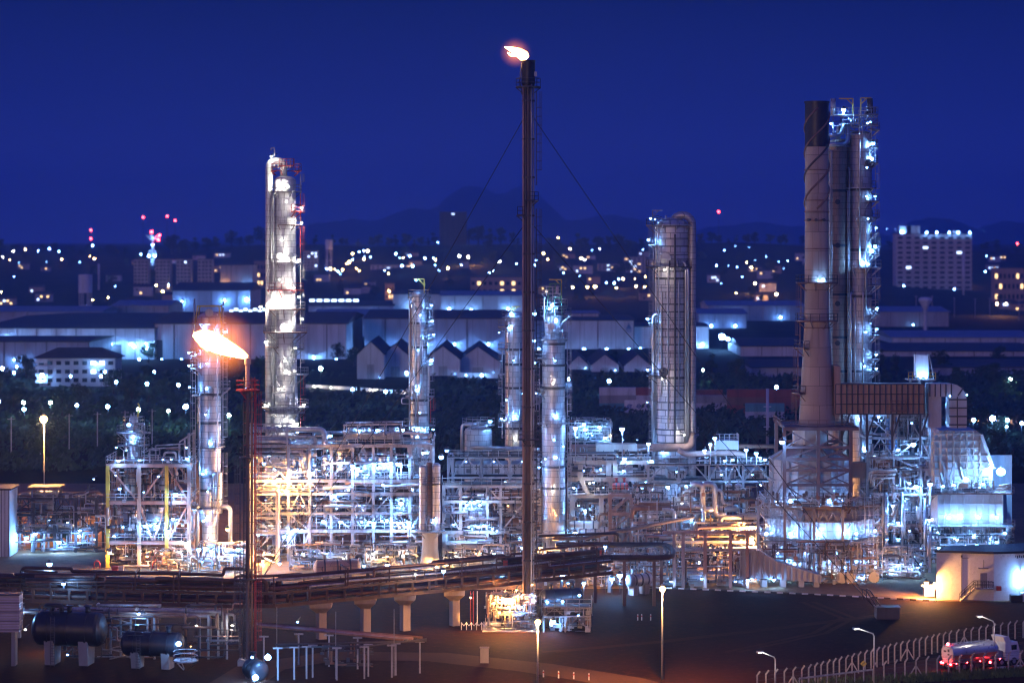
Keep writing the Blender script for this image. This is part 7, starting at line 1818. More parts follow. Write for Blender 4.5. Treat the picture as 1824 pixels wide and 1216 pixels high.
fence("security_fence", "concrete-post fence on the near side of the access road, tanker seen through it", [(46, 307.5), (52, 311.5), (58, 313.5), (66.5, 316.5), (76, 322)], 2.1, 1.75, (0.36, 0.1), FPC)
gt = thing("guard_rail", "short pale steel guard rail below the diamond road sign", "guard rail", (X(1500, 306), 306, 0))
MB().bar((36.0, 303.0, 1.3), (46.0, 308.2, 1.5), 0.14, 0.2).build("rail", GALV, gt)
for k in range(9): MB().bar((36.0 + 10 * k / 8, 303.0 + 5.2 * k / 8, 0), (36.0 + 10 * k / 8, 303.0 + 5.2 * k / 8, 1.35), 0.12).build("post", GALV, gt)
sg = thing("road_sign", "yellow diamond warning sign with a black bend arrow by the access road", "road sign", (X(1537, 309), 309, 0))
sx_, sz_ = X(1538, 309), Z(1181, 309)
MB().bar((sx_, 309.05, 0), (sx_, 309.05, sz_ + 0.3), 0.09).build("post", WHITE, sg)
m = MB(); e = 0.42; m.v = [(sx_, 309 - d, sz_ + e) for d in (0,)] ; m = MB(); m.loft([[(sx_ - e, 309, sz_), (sx_, 309, sz_ - e), (sx_ + e, 309, sz_), (sx_, 309, sz_ + e)], [(sx_ - e, 308.95, sz_), (sx_, 308.95, sz_ - e), (sx_ + e, 308.95, sz_), (sx_, 308.95, sz_ + e)]]); m.build("plate", YELLOW, sg)
m = MB(); m.bar((sx_ - 0.1, 308.93, sz_ - 0.2), (sx_ - 0.1, 308.93, sz_ + 0.02), 0.06, 0.03); m.bar((sx_ - 0.1, 308.93, sz_ + 0.02), (sx_ + 0.1, 308.93, sz_ + 0.1), 0.06, 0.03); m.poly([(sx_ + 0.06, 308.93, sz_ + 0.2), (sx_ + 0.22, 308.93, sz_ + 0.12), (sx_ + 0.06, 308.93, sz_ + 0.0)]); m.build("arrow", BLACK, sg)

# marker posts
for i, (pxl, pyb) in enumerate(((968, 1205), (995, 1207), (1022, 1209), (1049, 1211), (1136, 1104), (1143, 1104), (1159, 1104))):
    Yq = GY(pyb); r_ = thing("marker_post", "short red and white marker post standing along the dark roadside", "marker post", (X(pxl, Yq), Yq, 0), "roadside marker posts")
    MB().bar((X(pxl, Yq), Yq, 0), (X(pxl, Yq), Yq, 0.9), 0.16).build("body", WHITE, r_); MB().box((X(pxl, Yq), Yq, 0.62), (0.18, 0.18, 0.2)).build("red_band", RED, r_)

# tanker
def truck(x, y, ang):
    root = thing("tanker_truck", "silver tanker truck with glowing red tail lights driving away along the fence", "truck", (0, 0, 0))
    body = []
    TANK = worn("polished_tank", (0.66, 0.64, 0.60), 0.3, 0.6, (0.5, 0.46, 0.42))
    r = 1.15; L_ = 7.6; zc = 2.15
    n = 26
    def ring(x0, k=1.0): return [(x0, 1.22 * k * (abs(cos(2 * pi * i / n)) ** 0.8) * (1 if cos(2 * pi * i / n) > 0 else -1), zc + r * k * (abs(sin(2 * pi * i / n)) ** 0.8) * (1 if sin(2 * pi * i / n) > 0 else -1)) for i in range(n)]
    m = MB(); m.loft([ring(-4.9, 0.93), ring(-4.85, 0.98), ring(-4.7), ring(2.7), ring(2.85, 0.98), ring(2.95, 0.9)]); m.s = [True] * (len(m.s) - 2) + [False, False]; tank = m.build("tank", TANK, root)
    m = MB(); m.loft([ring(-4.93, 0.8), ring(-4.9, 0.8)]); m.build("rear_panel", WHITE, tank)
    m = MB(); m.box((-4.95, -0.35, zc + 0.5), (0.02, 0.35, 0.35)); m.box((-4.95, -0.35, zc + 0.0), (0.02, 0.35, 0.2)); m.box((-4.95, 0.35, zc + 0.35), (0.02, 0.5, 0.22)); m.build("hazard_mark", STEEL_D, tank)
    for s in (-1, 1):
        m = MB(); m.box((-1.0, s * 1.235, zc - 0.35), (7.2, 0.04, 0.5)); m.build("orange_stripe", worn("orange_stripe_paint", (0.62, 0.20, 0.06), 0.5), tank)
    m = MB()
    for s in (-0.45, 0.45): m.bar((-4.4, s, zc + r + 0.08), (2.6, s, zc + r + 0.08), 0.08)
    for k in range(4): m.lathe([(0.3, 0), (0.3, 0.16), (0.02, 0.16)], (-3.6 + 1.9 * k, 0, zc + r - 0.03), 12)
    m.build("catwalk", GALV, root)
    MB().box((0.4, 0, 0.85), (11.0, 0.9, 0.28)).build("chassis", BLACK, root)
    for wx in (-4.2, -3.0, -1.8, 2.2, 3.4, 5.5):
        for s in (-1, 1):
            m = MB(); m.lathe([(0.02, -0.17), (0.3, -0.17), (0.52, -0.17), (0.52, 0.17), (0.3, 0.17), (0.02, 0.17)], (0, 0, 0), 18, axis='h', ang=pi / 2); m.v = [(v[0] + wx, v[1] + s * 1.05, v[2] + 0.52) for v in m.v]; w_ = m.build("wheel", RUBBER, root)
            m = MB(); m.lathe([(0.02, -0.19), (0.28, -0.19), (0.28, 0.19), (0.02, 0.19)], (0, 0, 0), 14, axis='h', ang=pi / 2); m.v = [(v[0] + wx, v[1] + s * 1.05, v[2] + 0.52) for v in m.v]; m.build("rim", GALV, w_)
    for wx in (-3.0, 2.8):
        for s in (-1, 1): MB().box((wx, s * 1.05, 1.12), (3.6 if wx < 0 else 2.6, 0.5, 0.07)).build("mudguard", STEEL, root)
    m = MB(); m.loft([[(4.0, -1.22, 0.7), (6.5, -1.22, 0.7), (6.5, 1.22, 0.7), (4.0, 1.22, 0.7)], [(4.0, -1.22, 2.0), (6.45, -1.22, 2.0), (6.45, 1.22, 2.0), (4.0, 1.22, 2.0)], [(4.05, -1.15, 3.05), (6.15, -1.15, 3.05), (6.15, 1.15, 3.05), (4.05, 1.15, 3.05)]]); cab = m.build("cab", WHITE, root)
    for s in (-1, 1):
        m = MB(); m.box((5.5, s * 1.2, 2.35), (0.9, 0.06, 0.65)); m.build("side_window", GLASS, cab)
        m = MB(); m.box((6.4, s * 1.42, 2.35), (0.12, 0.28, 0.6)); m.bar((6.3, s * 1.2, 2.5), (6.4, s * 1.42, 2.5), 0.06); m.build("mirror", BLACK, cab)
    m = MB(); m.loft([[(4.0, -1.2, 3.08), (5.0, -1.2, 3.08), (5.0, 1.2, 3.08), (4.0, 1.2, 3.08)], [(3.6, -1.2, 3.85), (4.6, -1.2, 3.85), (4.6, 1.2, 3.85), (3.6, 1.2, 3.85)]]); m.build("wind_deflector", WHITE, cab)
    MB().box((3.3, 0, 1.5), (0.9, 2.0, 1.0)).build("equipment_box", STEEL, root)
    MB().box((-4.95, 0, 0.75), (0.2, 2.4, 0.25)).build("rear_bumper", RED, root)
    for yy in (-0.95, -0.55, 0.55, 0.95):
        m = MB(); m.ball((-5.08, yy, 0.95), 0.13, 8, 6); m.build("tail_light", LENS['r'], root)
    m = MB(); m.ball((-4.75, 0, zc + r + 0.18), 0.2, 8, 6, 0.6); m.build("beacon", LENS['r'], root)
    for xx in (-4.4, -2.6, -0.4, 3.0): m = MB(); m.ball((xx, -1.28, 1.05), 0.08, 8, 5); m.build("side_marker", LENS['r'], root)
    m = MB(); m.ball((1.3, -1.3, 0.75), 0.16, 8, 5); m.build("side_marker", LENS['r'], root)
    root.location = (x, y, 0.06); root.rotation_euler = (0, 0, ang)
    return root
tk = truck(X(1741, 317), 318.0, radians(30))

# grass bank at the bottom edge
GR1 = worn("roadside_grass", (0.10, 0.15, 0.045), 0.8, 0, (0.05, 0.07, 0.02), streak=False)
m = MB(); rg = random.Random(4)
for _ in range(9000):
    t = rg.random(); u = rg.random()
    x = 36 + 52 * t; yl = 302.0 + (x - 36) * 0.30
    y = yl + 5.5 * u + 0.5
    if x < 50 and rg.random() < 0.6: continue
    h_ = rg.uniform(0.2, 0.75) * (1.4 if rg.random() < 0.1 else 1); a = rg.uniform(0, pi); w_ = 0.07; lean = rg.uniform(-0.25, 0.25)
    m.poly([(x - w_ * cos(a), y - w_ * sin(a), 0), (x + w_ * cos(a), y + w_ * sin(a), 0), (x + lean, y, h_)])
tag(m.build("grass", GR1), kind="stuff")

# striped kerb along the furnace yard and odd clutter on the paving
kb = thing("kerb", "black and white striped kerb along the edge of the furnace yard paving", "kerb", (X(1570, 385), 385, 0))
kp = [(22, 391.5), (48, 383.6), (66, 376.6)]
cnt = 0
for a_, b_ in zip(kp[:-1], kp[1:]):
    a_, b_ = Vector(a_), Vector(b_); n_ = int((b_ - a_).length / 1.0)
    for k in range(n_):
        p, q = a_.lerp(b_, k / n_), a_.lerp(b_, (k + 0.98) / n_)
        MB().bar((p.x, p.y, 0.1), (q.x, q.y, 0.1), 0.25, 0.2).build("kerb_block", WHITE if cnt % 2 else BLACK, kb); cnt += 1
# pipe manifolds low on the paving in front of the structures
def manifold(label, px0, px1, Y, h, n, mats, lamps_=(), seed=1):
    rr = random.Random(seed)
    root = thing("pipe_manifold", label, "pipe manifold", (X((px0 + px1) / 2, Y), Y, 0))
    xa, xb = X(px0, Y), X(px1, Y)
    for k in range(7):
        zz = 0.5 + h * k / 7
        run(root, [(xa + rr.uniform(0, 3), Y + 0.35 * k, zz), (xb - rr.uniform(0, 4), Y + 0.35 * k, zz), (xb - rr.uniform(0, 1), Y + 0.35 * k, max(0.1, zz - rr.uniform(0.5, 2)))], rr.choice((0.1, 0.14, 0.2)), rr.choice(mats))
    pipework(root, ((xa, xb), (Y, Y + 4), (0.15, h)), int(n * .8), rr, (0.09, 0.12, 0.16, 0.22), mats, 0.7)
    thin_lines(root, ((xa, xb), (Y - 0.2, Y + 3), (0.1, h)), n, rr)
    for k in range(int((xb - xa) / 3.5)):
        MB().bar((xa + 3.5 * k, Y + 1, 0), (xa + 3.5 * k, Y + 1, h * 0.9), 0.2).build("post", STEEL, root)
    lamps_at(root, lamps_, Y - 0.6)
PM = [GALV, ALU, STEEL, CREAM, STEEL_D, RUST]
manifold("knee-high golden-lit manifold of valves at the foot of the yellow-posted frame", 268, 348, 408, 4.0, 34, [CREAM, GALV, PINK, STEEL], [(288, 985, 'w', .22), (330, 967, 'n', .3), (310, 1000, 'w', .16)], 11)
manifold("white-lit manifold of upright pipes at the foot of the grey column by the flame", 352, 440, 409, 5.0, 40, PM, [(354, 978, 'C', .36), (366, 976, 'C', .36), (376, 981, 'C', .34), (404, 979, 'C', .36), (424, 978, 'C', .36), (405, 942, 'W', .36), (395, 995, 'c', .22), (360, 1000, 'c', .22)], 12)
manifold("tangled manifold at the foot of the widest frame", 515, 640, 412, 4.2, 44, PM, [(498, 1003, 'c', .3), (540, 985, 'c', .26), (582, 985, 'c', .26), (612, 995, 'n', .22)], 13)
manifold("long low manifold behind the pipe bridge under the blue cooler bank", 650, 745, 410, 4.4, 36, PM, [(664, 985, 'n', .26), (690, 990, 'w', .22), (725, 985, 'n', .24)], 14)
manifold("low manifold between the flared cream skirt and the tall flare", 790, 935, 410, 4.6, 46, PM, [(812, 990, 'n', .26), (848, 985, 'w', .2), (880, 985, 'c', .26), (915, 1000, 'c', .3)], 15)
manifold("dark-lit manifold before the square ribbed furnace", 1655, 1800, 420, 5.0, 40, PM, [(1672, 975, 'c', .3), (1705, 960, 'c', .3), (1740, 970, 'c', .3), (1775, 965, 'c', .3)], 16)
manifold("manifold of pale upright pipes in front of the tall lattice", 1545, 1650, 401, 5.4, 44, PM, [(1560, 1000, 'c', .3), (1600, 1005, 'c', .3), (1635, 1010, 'c', .26)], 17)
dr1 = drum("long brown-and-grey horizontal drum half sunk behind the pipe bridge", P(600, 1010, 402), 1.35, 6.4, 12, BRNC, base=0.0, bands=3)
# service vehicles and boxes on the apron
def pickup(label, x, y, ang, c):
    root = thing("pickup_truck", label, "pickup truck", (0, 0, 0))
    PT = worn("pickup_paint", c, 0.35, 0.2)
    m = MB(); m.loft([[(-2.5, -.88, .45), (2.5, -.88, .45), (2.5, .88, .45), (-2.5, .88, .45)], [(-2.5, -.9, .95), (2.55, -.9, .9), (2.55, .9, .9), (-2.5, .9, .95)]]); b_ = m.build("body", PT, root)
    m = MB(); m.loft([[(-0.5, -.85, .95), (1.5, -.85, .93), (1.5, .85, .93), (-0.5, .85, .95)], [(-0.3, -.72, 1.6), (0.8, -.72, 1.6), (0.8, .72, 1.6), (-0.3, .72, 1.6)]]); m.build("cab", GLASS, root)
    MB().box((0.25, 0, 1.63), (1.2, 1.46, 0.06)).build("roof", PT, root)
    for s in (-1, 1): MB().box((-1.5, s * .86, 1.05), (2.0, 0.08, 0.3)).build("bed_side", PT, root)
    for wx in (-1.6, 1.6):
        for s in (-1, 1):
            m = MB(); m.lathe([(0.02, -0.12), (0.36, -0.12), (0.36, 0.12), (0.02, 0.12)], (0, 0, 0), 14, axis='h', ang=pi / 2); m.v = [(v[0] + wx, v[1] + s * .82, v[2] + .36) for v in m.v]; m.build("wheel", RUBBER, root)
    root.location = (x, y, 0.04); root.rotation_euler = (0, 0, ang)

TRACK = groundmat('worn_track', (0.05, 0.019, 0.009), (0.07, 0.027, 0.013), (0.03, 0.012, 0.006), 0.2, 1.5)
for nm, pts_ in (("dirt_track", [(30, 330), (44, 346), (50, 360), (46, 376)]), ("dirt_track", [(5, 330), (20, 338), (38, 350), (60, 366)])):
    for off_ in (-0.9, 0.9):
        ribbon(nm, [(x + off_, y) for x, y in pts_], 0.9, TRACK, 0.02 + 0.004 * (off_ > 0) + (0.01 if pts_[0][0] == 5 else 0))
kr = thing("kerb", "red and white kerb blocks at the roadside just ahead of the tanker", "kerb", (68, 318.6, 0))
for k in range(9): MB().bar((62.5 + 1.2 * k, 316.6 + .55 * k, .12), (63.6 + 1.2 * k, 317.1 + .55 * k, .12), .3, .26).build("kerb_block", WHITE if k % 2 else RED, kr)
# ------------------------------------------------------------------ town, warehouses and trees beyond the plant
rnd = random.Random(91)
def ground_at(px, py, h):
    """first distance beyond the plant where something h metres above the land shows at that photo row"""
    Y = 640.0
    while Y < 3450:
        if Z(py, Y) <= terr(X(px, Y), Y) + h: return Y
        Y += 6.0
    return None
WHW = corrugated("white_sheet_wall", (0.66, 0.66, 0.70), 1.1, seam=7.0)
BLW = corrugated("blue_grey_sheet_wall", (0.34, 0.38, 0.50), 1.1, seam=9.0)
GRW = corrugated("grey_sheet_wall", (0.40, 0.40, 0.42), 0.9, seam=8.0)
ROOFD = corrugated("dark_sheet_roof", (0.06, 0.06, 0.07), 0.8, rough=0.7, seam=12.0)
ROOFR = corrugated("rust_red_roof", (0.12, 0.06, 0.055), 0.8, rough=0.7, seam=12.0)
ROOFW = corrugated("pale_sheet_roof", (0.30, 0.31, 0.36), 0.8, rough=0.6, seam=12.0)
CONW = worn("pale_render", (0.55, 0.53, 0.54), 0.8, 0, (0.42, 0.40, 0.41), scale=0.08)
CONB = worn("warm_render", (0.50, 0.36, 0.26), 0.8, 0, (0.38, 0.27, 0.20), scale=0.08)
TILE = worn("dark_tiles", (0.07, 0.05, 0.05), 0.7, 0, (0.04, 0.03, 0.03), scale=0.3)
WIN_C = glow("lit_cool_window", (0.45, 0.62, 1.0), 5.0); WIN_W = glow("lit_warm_window", (1.0, 0.62, 0.25), 3.0)
def wall_or_added_lamp(root, p, k='c', r=0.5):
    m = MB(); m.box((p[0], p[1] + r * 1.4, p[2] + r * 0.9), (r * 1.2, r * 1.6, r * 0.4)); h = m.build("wall_or_added_lamp", STEEL_D, root); g_ = MB().ball(p, r, 8, 6).build("lens", GLASSES[k] if p[1] < 1300 else LENS[k], h)
    if p[1] < 1300: bulb(g_, p, k, r)
def shed(name, label, px0, px1, pyt, Y, depth, wall, roof, cat="warehouse", rise=1.5, lamps=(), doors=(), base=0.0, seams=True, zt=None):
    x0, x1 = X(px0, Y), X(px1, Y); h = (Z(pyt, Y) if zt is None else zt)
    root = thing(name, label, cat, ((x0 + x1) / 2, Y, base))
    MB().box(((x0 + x1) / 2, Y + depth / 2, (base + h) / 2), (x1 - x0, depth, h - base)).build("wall", wall, root)
    m = MB(); e = 1.0
    a = [(x0 - e, Y - e, h + 0.004), (x1 + e, Y - e, h + 0.004), (x1 + e, Y + depth + e, h + 0.004), (x0 - e, Y + depth + e, h + 0.004)]
    b = [(x0 - e, Y + depth / 2 - 0.2, h + rise), (x1 + e, Y + depth / 2 - 0.2, h + rise), (x1 + e, Y + depth / 2 + 0.2, h + rise), (x0 - e, Y + depth / 2 + 0.2, h + rise)]
    m.loft([[(p[0], p[1], p[2]) for p in a], [(p[0], p[1], p[2] + 0.4) for p in a], b]); m.build("roof", roof, root)
    n = max(2, int((x1 - x0) / 9)); n = min(n, 40)
    for i in range(n + 1):
        xx = x0 + (x1 - x0) * i / n; MB().box((xx, Y - 0.12, (base + h) / 2), (0.35, 0.24, h - base - 0.3)).build("downpipe" if i % 2 else "wall_seam", STEEL_D if i % 2 else GRW, root)
    for (px_, w_, h_) in doors: MB().box((X(px_, Y), Y - 0.1, base + h_ / 2), (w_, 0.2, h_)).build("door", STEEL_D, root)
    for l in lamps:
        px_, py = l[:2]; k = l[2] if len(l) > 2 else 'c'; r_ = l[3] if len(l) > 3 else 0.45
        wall_or_added_lamp(root, (X(px_, Y), Y - 3.5, Z(py, Y)), k, r_)  # added lamps before the wall to brighten it; mostly no visible source
    return root
shed("warehouse", "very long white warehouse with a dark roof, floodlit along its foot", -40, 276, 585, 1150, 240, WHW, ROOFD, rise=2.5, lamps=[(k, 612, 'C', .62) for k in (5, 45, 85, 125, 165, 200, 235, 262)] + [(0, 600, 'C', .7)], doors=[(30, 6, 7), (205, 6, 7)])
shed("warehouse", "tall white warehouse with ribbed wall behind the big flame", 276, 616, 577, 1152, 130, WHW, ROOFR, rise=4, lamps=[(290, 640, 'C', .55), (325, 640, 'C', .55), (410, 640, 'C', .55), (460, 640, 'C', .55), (560, 635, 'C', .55), (600, 640, 'C', .6)], doors=[(284, 3, 9)])
shed("warehouse", "blue-grey warehouse with a rust-red roof behind the slim crane-armed column", 650, 905, 568, 1200, 120, BLW, ROOFR, rise=3, lamps=[(670, 615, 'C', .55), (720, 612, 'C', .6), (760, 612, 'C', .6), (810, 612, 'C', .6), (870, 612, 'C', .6)])
shed("warehouse", "bright white warehouse carrying a small dark emblem behind the stout column", 905, 1129, 571, 1260, 90, WHW, ROOFD, rise=1.0, lamps=[(k, 622, 'C', .85) for k in (925, 960, 1000, 1040, 1080, 1120)])
e_ = X(1120, 1260); m = MB(); zq = Z(584, 1260)
lb = thing("wall_emblem", "small dark emblem of a pointed flame over bars on the bright white warehouse", "emblem", (e_, 1259.6, zq))
m.poly([(e_ - 1.5, 1259.6, zq - 0.5), (e_ + 1.5, 1259.6, zq - 0.5), (e_ + 0.6, 1259.6, zq + 1.4), (e_, 1259.6, zq + 2.6), (e_ - 0.6, 1259.6, zq + 1.4)]); m.box((e_, 1259.5, zq - 1.0), (3.2, 0.1, 0.4)); m.box((e_, 1259.5, zq - 1.8), (3.2, 0.1, 0.4)); m.build("mark", BLUEP, lb)
shed("warehouse", "white roof block raised above the bright emblem warehouse", 1008, 1066, 559, 1300, 50, WHW, ROOFW, rise=0.6, lamps=[(1030, 585, 'C', .7)])
shed("warehouse", "white wall end showing between the broad tower and the brilliant floodlight", 1129, 1262, 582, 1270, 60, WHW, ROOFD, rise=0.8, lamps=[(1250, 612, 'C', .7), (1140, 620, 'C', .6), (1230, 620, 'C', .5)])
shed("warehouse", "low blue-lit workshop in front of the very long white warehouse", -30, 158, 609, 1040, 60, BLW, ROOFD, rise=1.5, lamps=[(28, 640, 'C', .4), (72, 640, 'c', .4), (120, 645, 'C', .4)])
shed("factory", "pale blue factory under the dim towers, windows along its side", 308, 445, 518, 1830, 80, BLW, ROOFR, "factory", 6, lamps=[(325, 538, 'C', .9), (400, 535, 'C', .9), (440, 533, 'C', 1.1)], base=terr(X(370, 1830), 1830))
shed("factory", "grey block factory with two dark slots, taller than the pale blue factory", 393, 450, 472, 2100, 40, GRW, ROOFD, "factory", 1, base=terr(X(420, 2100), 2100), lamps=[(440, 505, 'c', .8), (400, 505, 'w', .5)])
shed("warehouse", "cream twin hall behind the slim crane-armed column's head", 700, 785, 524, 1650, 60, CONW, ROOFD, rise=2, lamps=[(735, 545, 'C', .8)])
shed("warehouse", "long pale hall with a blue roof next to the cream twin hall", 785, 935, 527, 1640, 60, CONW, ROOFW, rise=3, lamps=[(840, 552, 'C', .7), (905, 550, 'C', .7), (800, 550, 'C', .6)])
for i, (a, b, py, Yq, lb, rf, wl_) in enumerate(((-30, 180, 556, 1500, "dim low shed roofs at the far edge beyond the very long warehouse", ROOFW, BLW), (200, 300, 545, 1560, "dim low shed beside the pale blue factory", ROOFW, GRW), (550, 700, 545, 1640, "low hall with a glowing strip of windows beside the tall pale column", ROOFD, BLW), (560, 720, 562, 1420, "flat pale roof hall just behind the tall pale column", ROOFW, BLW),
        (1262, 1432, 545, 1700, "blue roofed mill behind the chimney, half hidden", ROOFW, BLW), (1560, 1690, 556, 1580, "dim factory roof under the dark wood near the water tower", ROOFW, GRW), (1590, 1840, 602, 1330, "long hall with a pale roof band behind the flue duct", ROOFW, WHW), (1560, 1840, 626, 1180, "long white-walled hall with a dark skylit roof behind the hopper", ROOFD, WHW), (1665, 1840, 655, 1010, "dim wide hall with a faint stripe behind the bent elbow of the duct", ROOFD, BLW), (1320, 1430, 617, 1180, "hall with a white gable strip behind the chimney's waist", ROOFD, WHW), (1340, 1430, 655, 1000, "small pale house wall below the white gable strip", ROOFD, CONW), (1245, 1330, 560, 1560, "blue lit mill shed behind the brilliant floodlight", ROOFW, BLW), (940, 1015, 700, 850, "dim shed between the tents and the container yard", ROOFD, BLW))):
    shed("hall", lb, a, b, py, Yq, 70 if Yq > 1100 else 30, wl_, rf, "hall", 3, lamps=[(a + (b - a) * t, py + 20, 'c', .7) for t in (0.25, 0.75)] if i in (2, 6, 7, 10, 4, 11) else [(a + (b - a) * 0.5, py + 22, 'd', .5)], base=terr(X((a + b) / 2, Yq), Yq))
ws = thing("window_strip", "glowing strip of factory windows beside the tall pale column", "window strip", (X(600, 1630), 1636, Z(538, 1630)))
for k in range(7): MB().box((X(556 + 13 * k, 1636), 1636, Z(535, 1636)), (3.6, 0.3, 1.6)).build("window", WIN_C, ws)
ws = thing("window_strip", "glowing row of lamps and windows under the tall white warehouse roof line", "window strip", (X(450, 1420), 1420, Z(555, 1420)))
for k in range(9): MB().box((X(412 + 8.5 * k, 1420), 1420, Z(554 - (k % 2) * 3, 1420)), (2.2, 0.3, 1.4)).build("window", WIN_C, ws)
MB().box((X(450, 1420), 1424, Z(560, 1420) / 2), (X(490, 1420) - X(405, 1420), 6, Z(560, 1420))).build("wall", BLW, ws)

# gabled storage tents
def gable(label, px, w, pyp, pye, Y, depth, lamps=()):
    x = X(px, Y); hw = w / 2 * Y / F; zp, ze = Z(pyp, Y), Z(pye, Y)
    root = thing("gabled_store", label, "store", (x, Y, 0))
    prof = [(x - hw, 0), (x + hw, 0), (x + hw, ze), (x, zp), (x - hw, ze)]
    m = MB(); m.v = [(p[0], Y, p[1]) for p in prof] + [(p[0], Y + depth, p[1]) for p in prof]
    m.f = [tuple(reversed(range(5))), tuple(range(5, 10))] + [(i, (i + 1) % 5, (i + 1) % 5 + 5, i + 5) for i in (1, 4)]; m.s = [False] * len(m.f)
    m.f[0] = tuple(range(5))
    m.build("wall", WHW, root)
    m = MB()
    for s in (-1, 1):
        m.loft([[(x + s * (hw + 0.4), Y - 0.3, ze - 0.1), (x, Y - 0.3, zp + 0.2), (x, Y - 0.3, zp + 0.45), (x + s * (hw + 0.4), Y - 0.3, ze + 0.15)], [(x + s * (hw + 0.4), Y + depth, ze - 0.1), (x, Y + depth, zp + 0.2), (x, Y + depth, zp + 0.45), (x + s * (hw + 0.4), Y + depth, ze + 0.15)]])
    m.build("roof", ROOFD, root)
    MB().box((x, Y - 0.1, ze * 0.3), (hw * 0.5, 0.2, ze * 0.6)).build("door", GRW, root)
    wall_or_added_lamp(root, (x + hw * 0.7, Y - 5.0, 1.0), 'd', .4)  # added low lamp that brightens the gable, no known fitting
    return root
for px, w, a, b, Yq, lb in ((660, 48, 609, 632, 985, "first gabled white store, next to the teal-green lamp"), (704, 64, 614, 640, 1000, "second gabled white store, partly behind the crane-armed column"), (789, 62, 617, 641, 1010, "gabled white store just clear of the crane-armed column"), (851, 80, 618, 646, 1020, "widest gabled white store, by the shorter column"), (1031, 34, 634, 650, 1060, "small gabled store nearest the stout column"), (1078, 48, 632, 650, 1040, "gabled store midway between stout column and broad tower"), (1136, 48, 632, 652, 1040, "gabled store touching the broad tower")):
    gable(lb, px, w, a, b, Yq, 60)

# hip-roofed office
Y = 935.0
of = thing("office_building", "hip-roofed office with lit upper windows among the dark trees", "building", (X(135, Y), Y, 0))
x0, x1 = X(66, Y), X(205, Y); ze, zr = Z(638, Y), Z(620, Y)
MB().box(((x0 + x1) / 2, Y + 8, ze / 2), (x1 - x0, 16, ze)).build("wall", CONW, of)
MB().loft([[(x0 - 1.2, Y - 1.2, ze + 0.01), (x1 + 1.2, Y - 1.2, ze + 0.01), (x1 + 1.2, Y + 17.2, ze + 0.01), (x0 - 1.2, Y + 17.2, ze + 0.01)], [(x0 - 1.2, Y - 1.2, ze + 0.3), (x1 + 1.2, Y - 1.2, ze + 0.3), (x1 + 1.2, Y + 17.2, ze + 0.3), (x0 - 1.2, Y + 17.2, ze + 0.3)], [(x0 + 6.5, Y + 7.8, zr), (x1 - 6.5, Y + 7.8, zr), (x1 - 6.5, Y + 8.2, zr), (x0 + 6.5, Y + 8.2, zr)]]).build("roof", TILE, of)
for fl in range(3):
    for k in range(9):
        lit = (fl == 2 and k in (6, 7)) or (fl == 1 and k == 6)
        MB().box((x0 + (x1 - x0) * (k + 0.5) / 9, Y - 0.06, ze - 1.8 - 3.3 * fl if fl < 3 else 1), (1.9, 0.14, 1.5)).build("window", WIN_C if (fl == 0 and k in (6, 7)) or (fl == 1 and k == 6) else GLASS, of)
for k in range(4): MB().box((x0 + 1.8, Y - 0.5, 2.0 + 2.6 * k), (4.6, 0.9, 1.3)).build("balcony", WHITE, of)
wall_or_added_lamp(of, (X(75, Y), Y - 2.0, Z(670, Y)), 'C', .5); wall_or_added_lamp(of, (X(172, Y), Y - 2.0, Z(646, Y)), 'C', .4)

# tall buildings
def tower(name, label, px0, px1, pyt, Y, wall, floors, bays, cat="building", lit=0.1, depth=16, roofbox=None, group=None, pane=(0.55, 0.45), warm=0.3, extra=None):
    x0, x1 = X(px0, Y), X(px1, Y); b = min(terr(x0, Y), terr(x1, Y)) - 0.5; h = Z(pyt, Y)
    root = thing(name, label, cat, ((x0 + x1) / 2, Y, b), group)
    MB().box(((x0 + x1) / 2, Y + depth / 2, (b + h) / 2), (x1 - x0, depth, h - b)).build("wall", wall, root)
    MB().box(((x0 + x1) / 2, Y + depth / 2, h + 0.3), (x1 - x0 + 0.8, depth + 0.8, 0.6)).build("roof", STEEL_D, root)
    fh = (h - b) / (floors + 0.5)
    for f in range(floors):
        for k in range(bays):
            mt = GLASS
            if rnd.random() < lit: mt = WIN_W if rnd.random() < warm else WIN_C
            MB().box((x0 + (x1 - x0) * (k + 0.5) / bays, Y - 0.05, b + fh * (f + 0.75)), ((x1 - x0) / bays * pane[0], 0.3, fh * pane[1])).build("window", mt, root)
    return root, x0, x1, b, h, fh
r_, x0, x1, b, h, fh = tower("hotel", "big pale hotel slab with rows of balconies on the hillside", 1596, 1731, 417, 2400, CONW, 11, 9, "hotel", 0.05, 20)
for f in range(11):
    MB().box(((x0 + x1) / 2, 2399.2, b + fh * (f + 0.5)), (x1 - x0 + 1.6, 1.8, 0.5)).build("balcony", CONW, r_)
for px, w_, t_ in ((1614, 20, 402), (1628, 24, 402), (1706, 14, 411)): MB().box((X(px, 2400), 2410, (h + Z(t_, 2400)) / 2), (w_ * 2400 / F, 12, Z(t_, 2400) - h)).build("roof_house", CONW, r_)
for px in (1650, 1668, 1690, 1706, 1727): wall_or_added_lamp(r_, (X(px, 2400), 2398, h + 1.6), 'c', .7)
wall_or_added_lamp(r_, (X(1609, 2396), 2402.5, Z(413, 2400)), 'C', 1.0)
for px in (1610, 1700): wall_or_added_lamp(r_, (X(px, 2380), 2380, terr(X(px, 2380), 2380) + 2), 'd', .8)
for i, (px, lb) in enumerate(((251, "first dim apartment tower, under the white dish mast"), (290, "second dim apartment tower, right under the dish mast's base lamp"), (327, "third dim apartment tower in the row of four"), (365, "last dim apartment tower, beside the bright white lamp"))):
    tower("apartment_tower", lb, px - 13, px + 13, 462, 2250, GRW, 9, 4, "building", 0.04, 14)
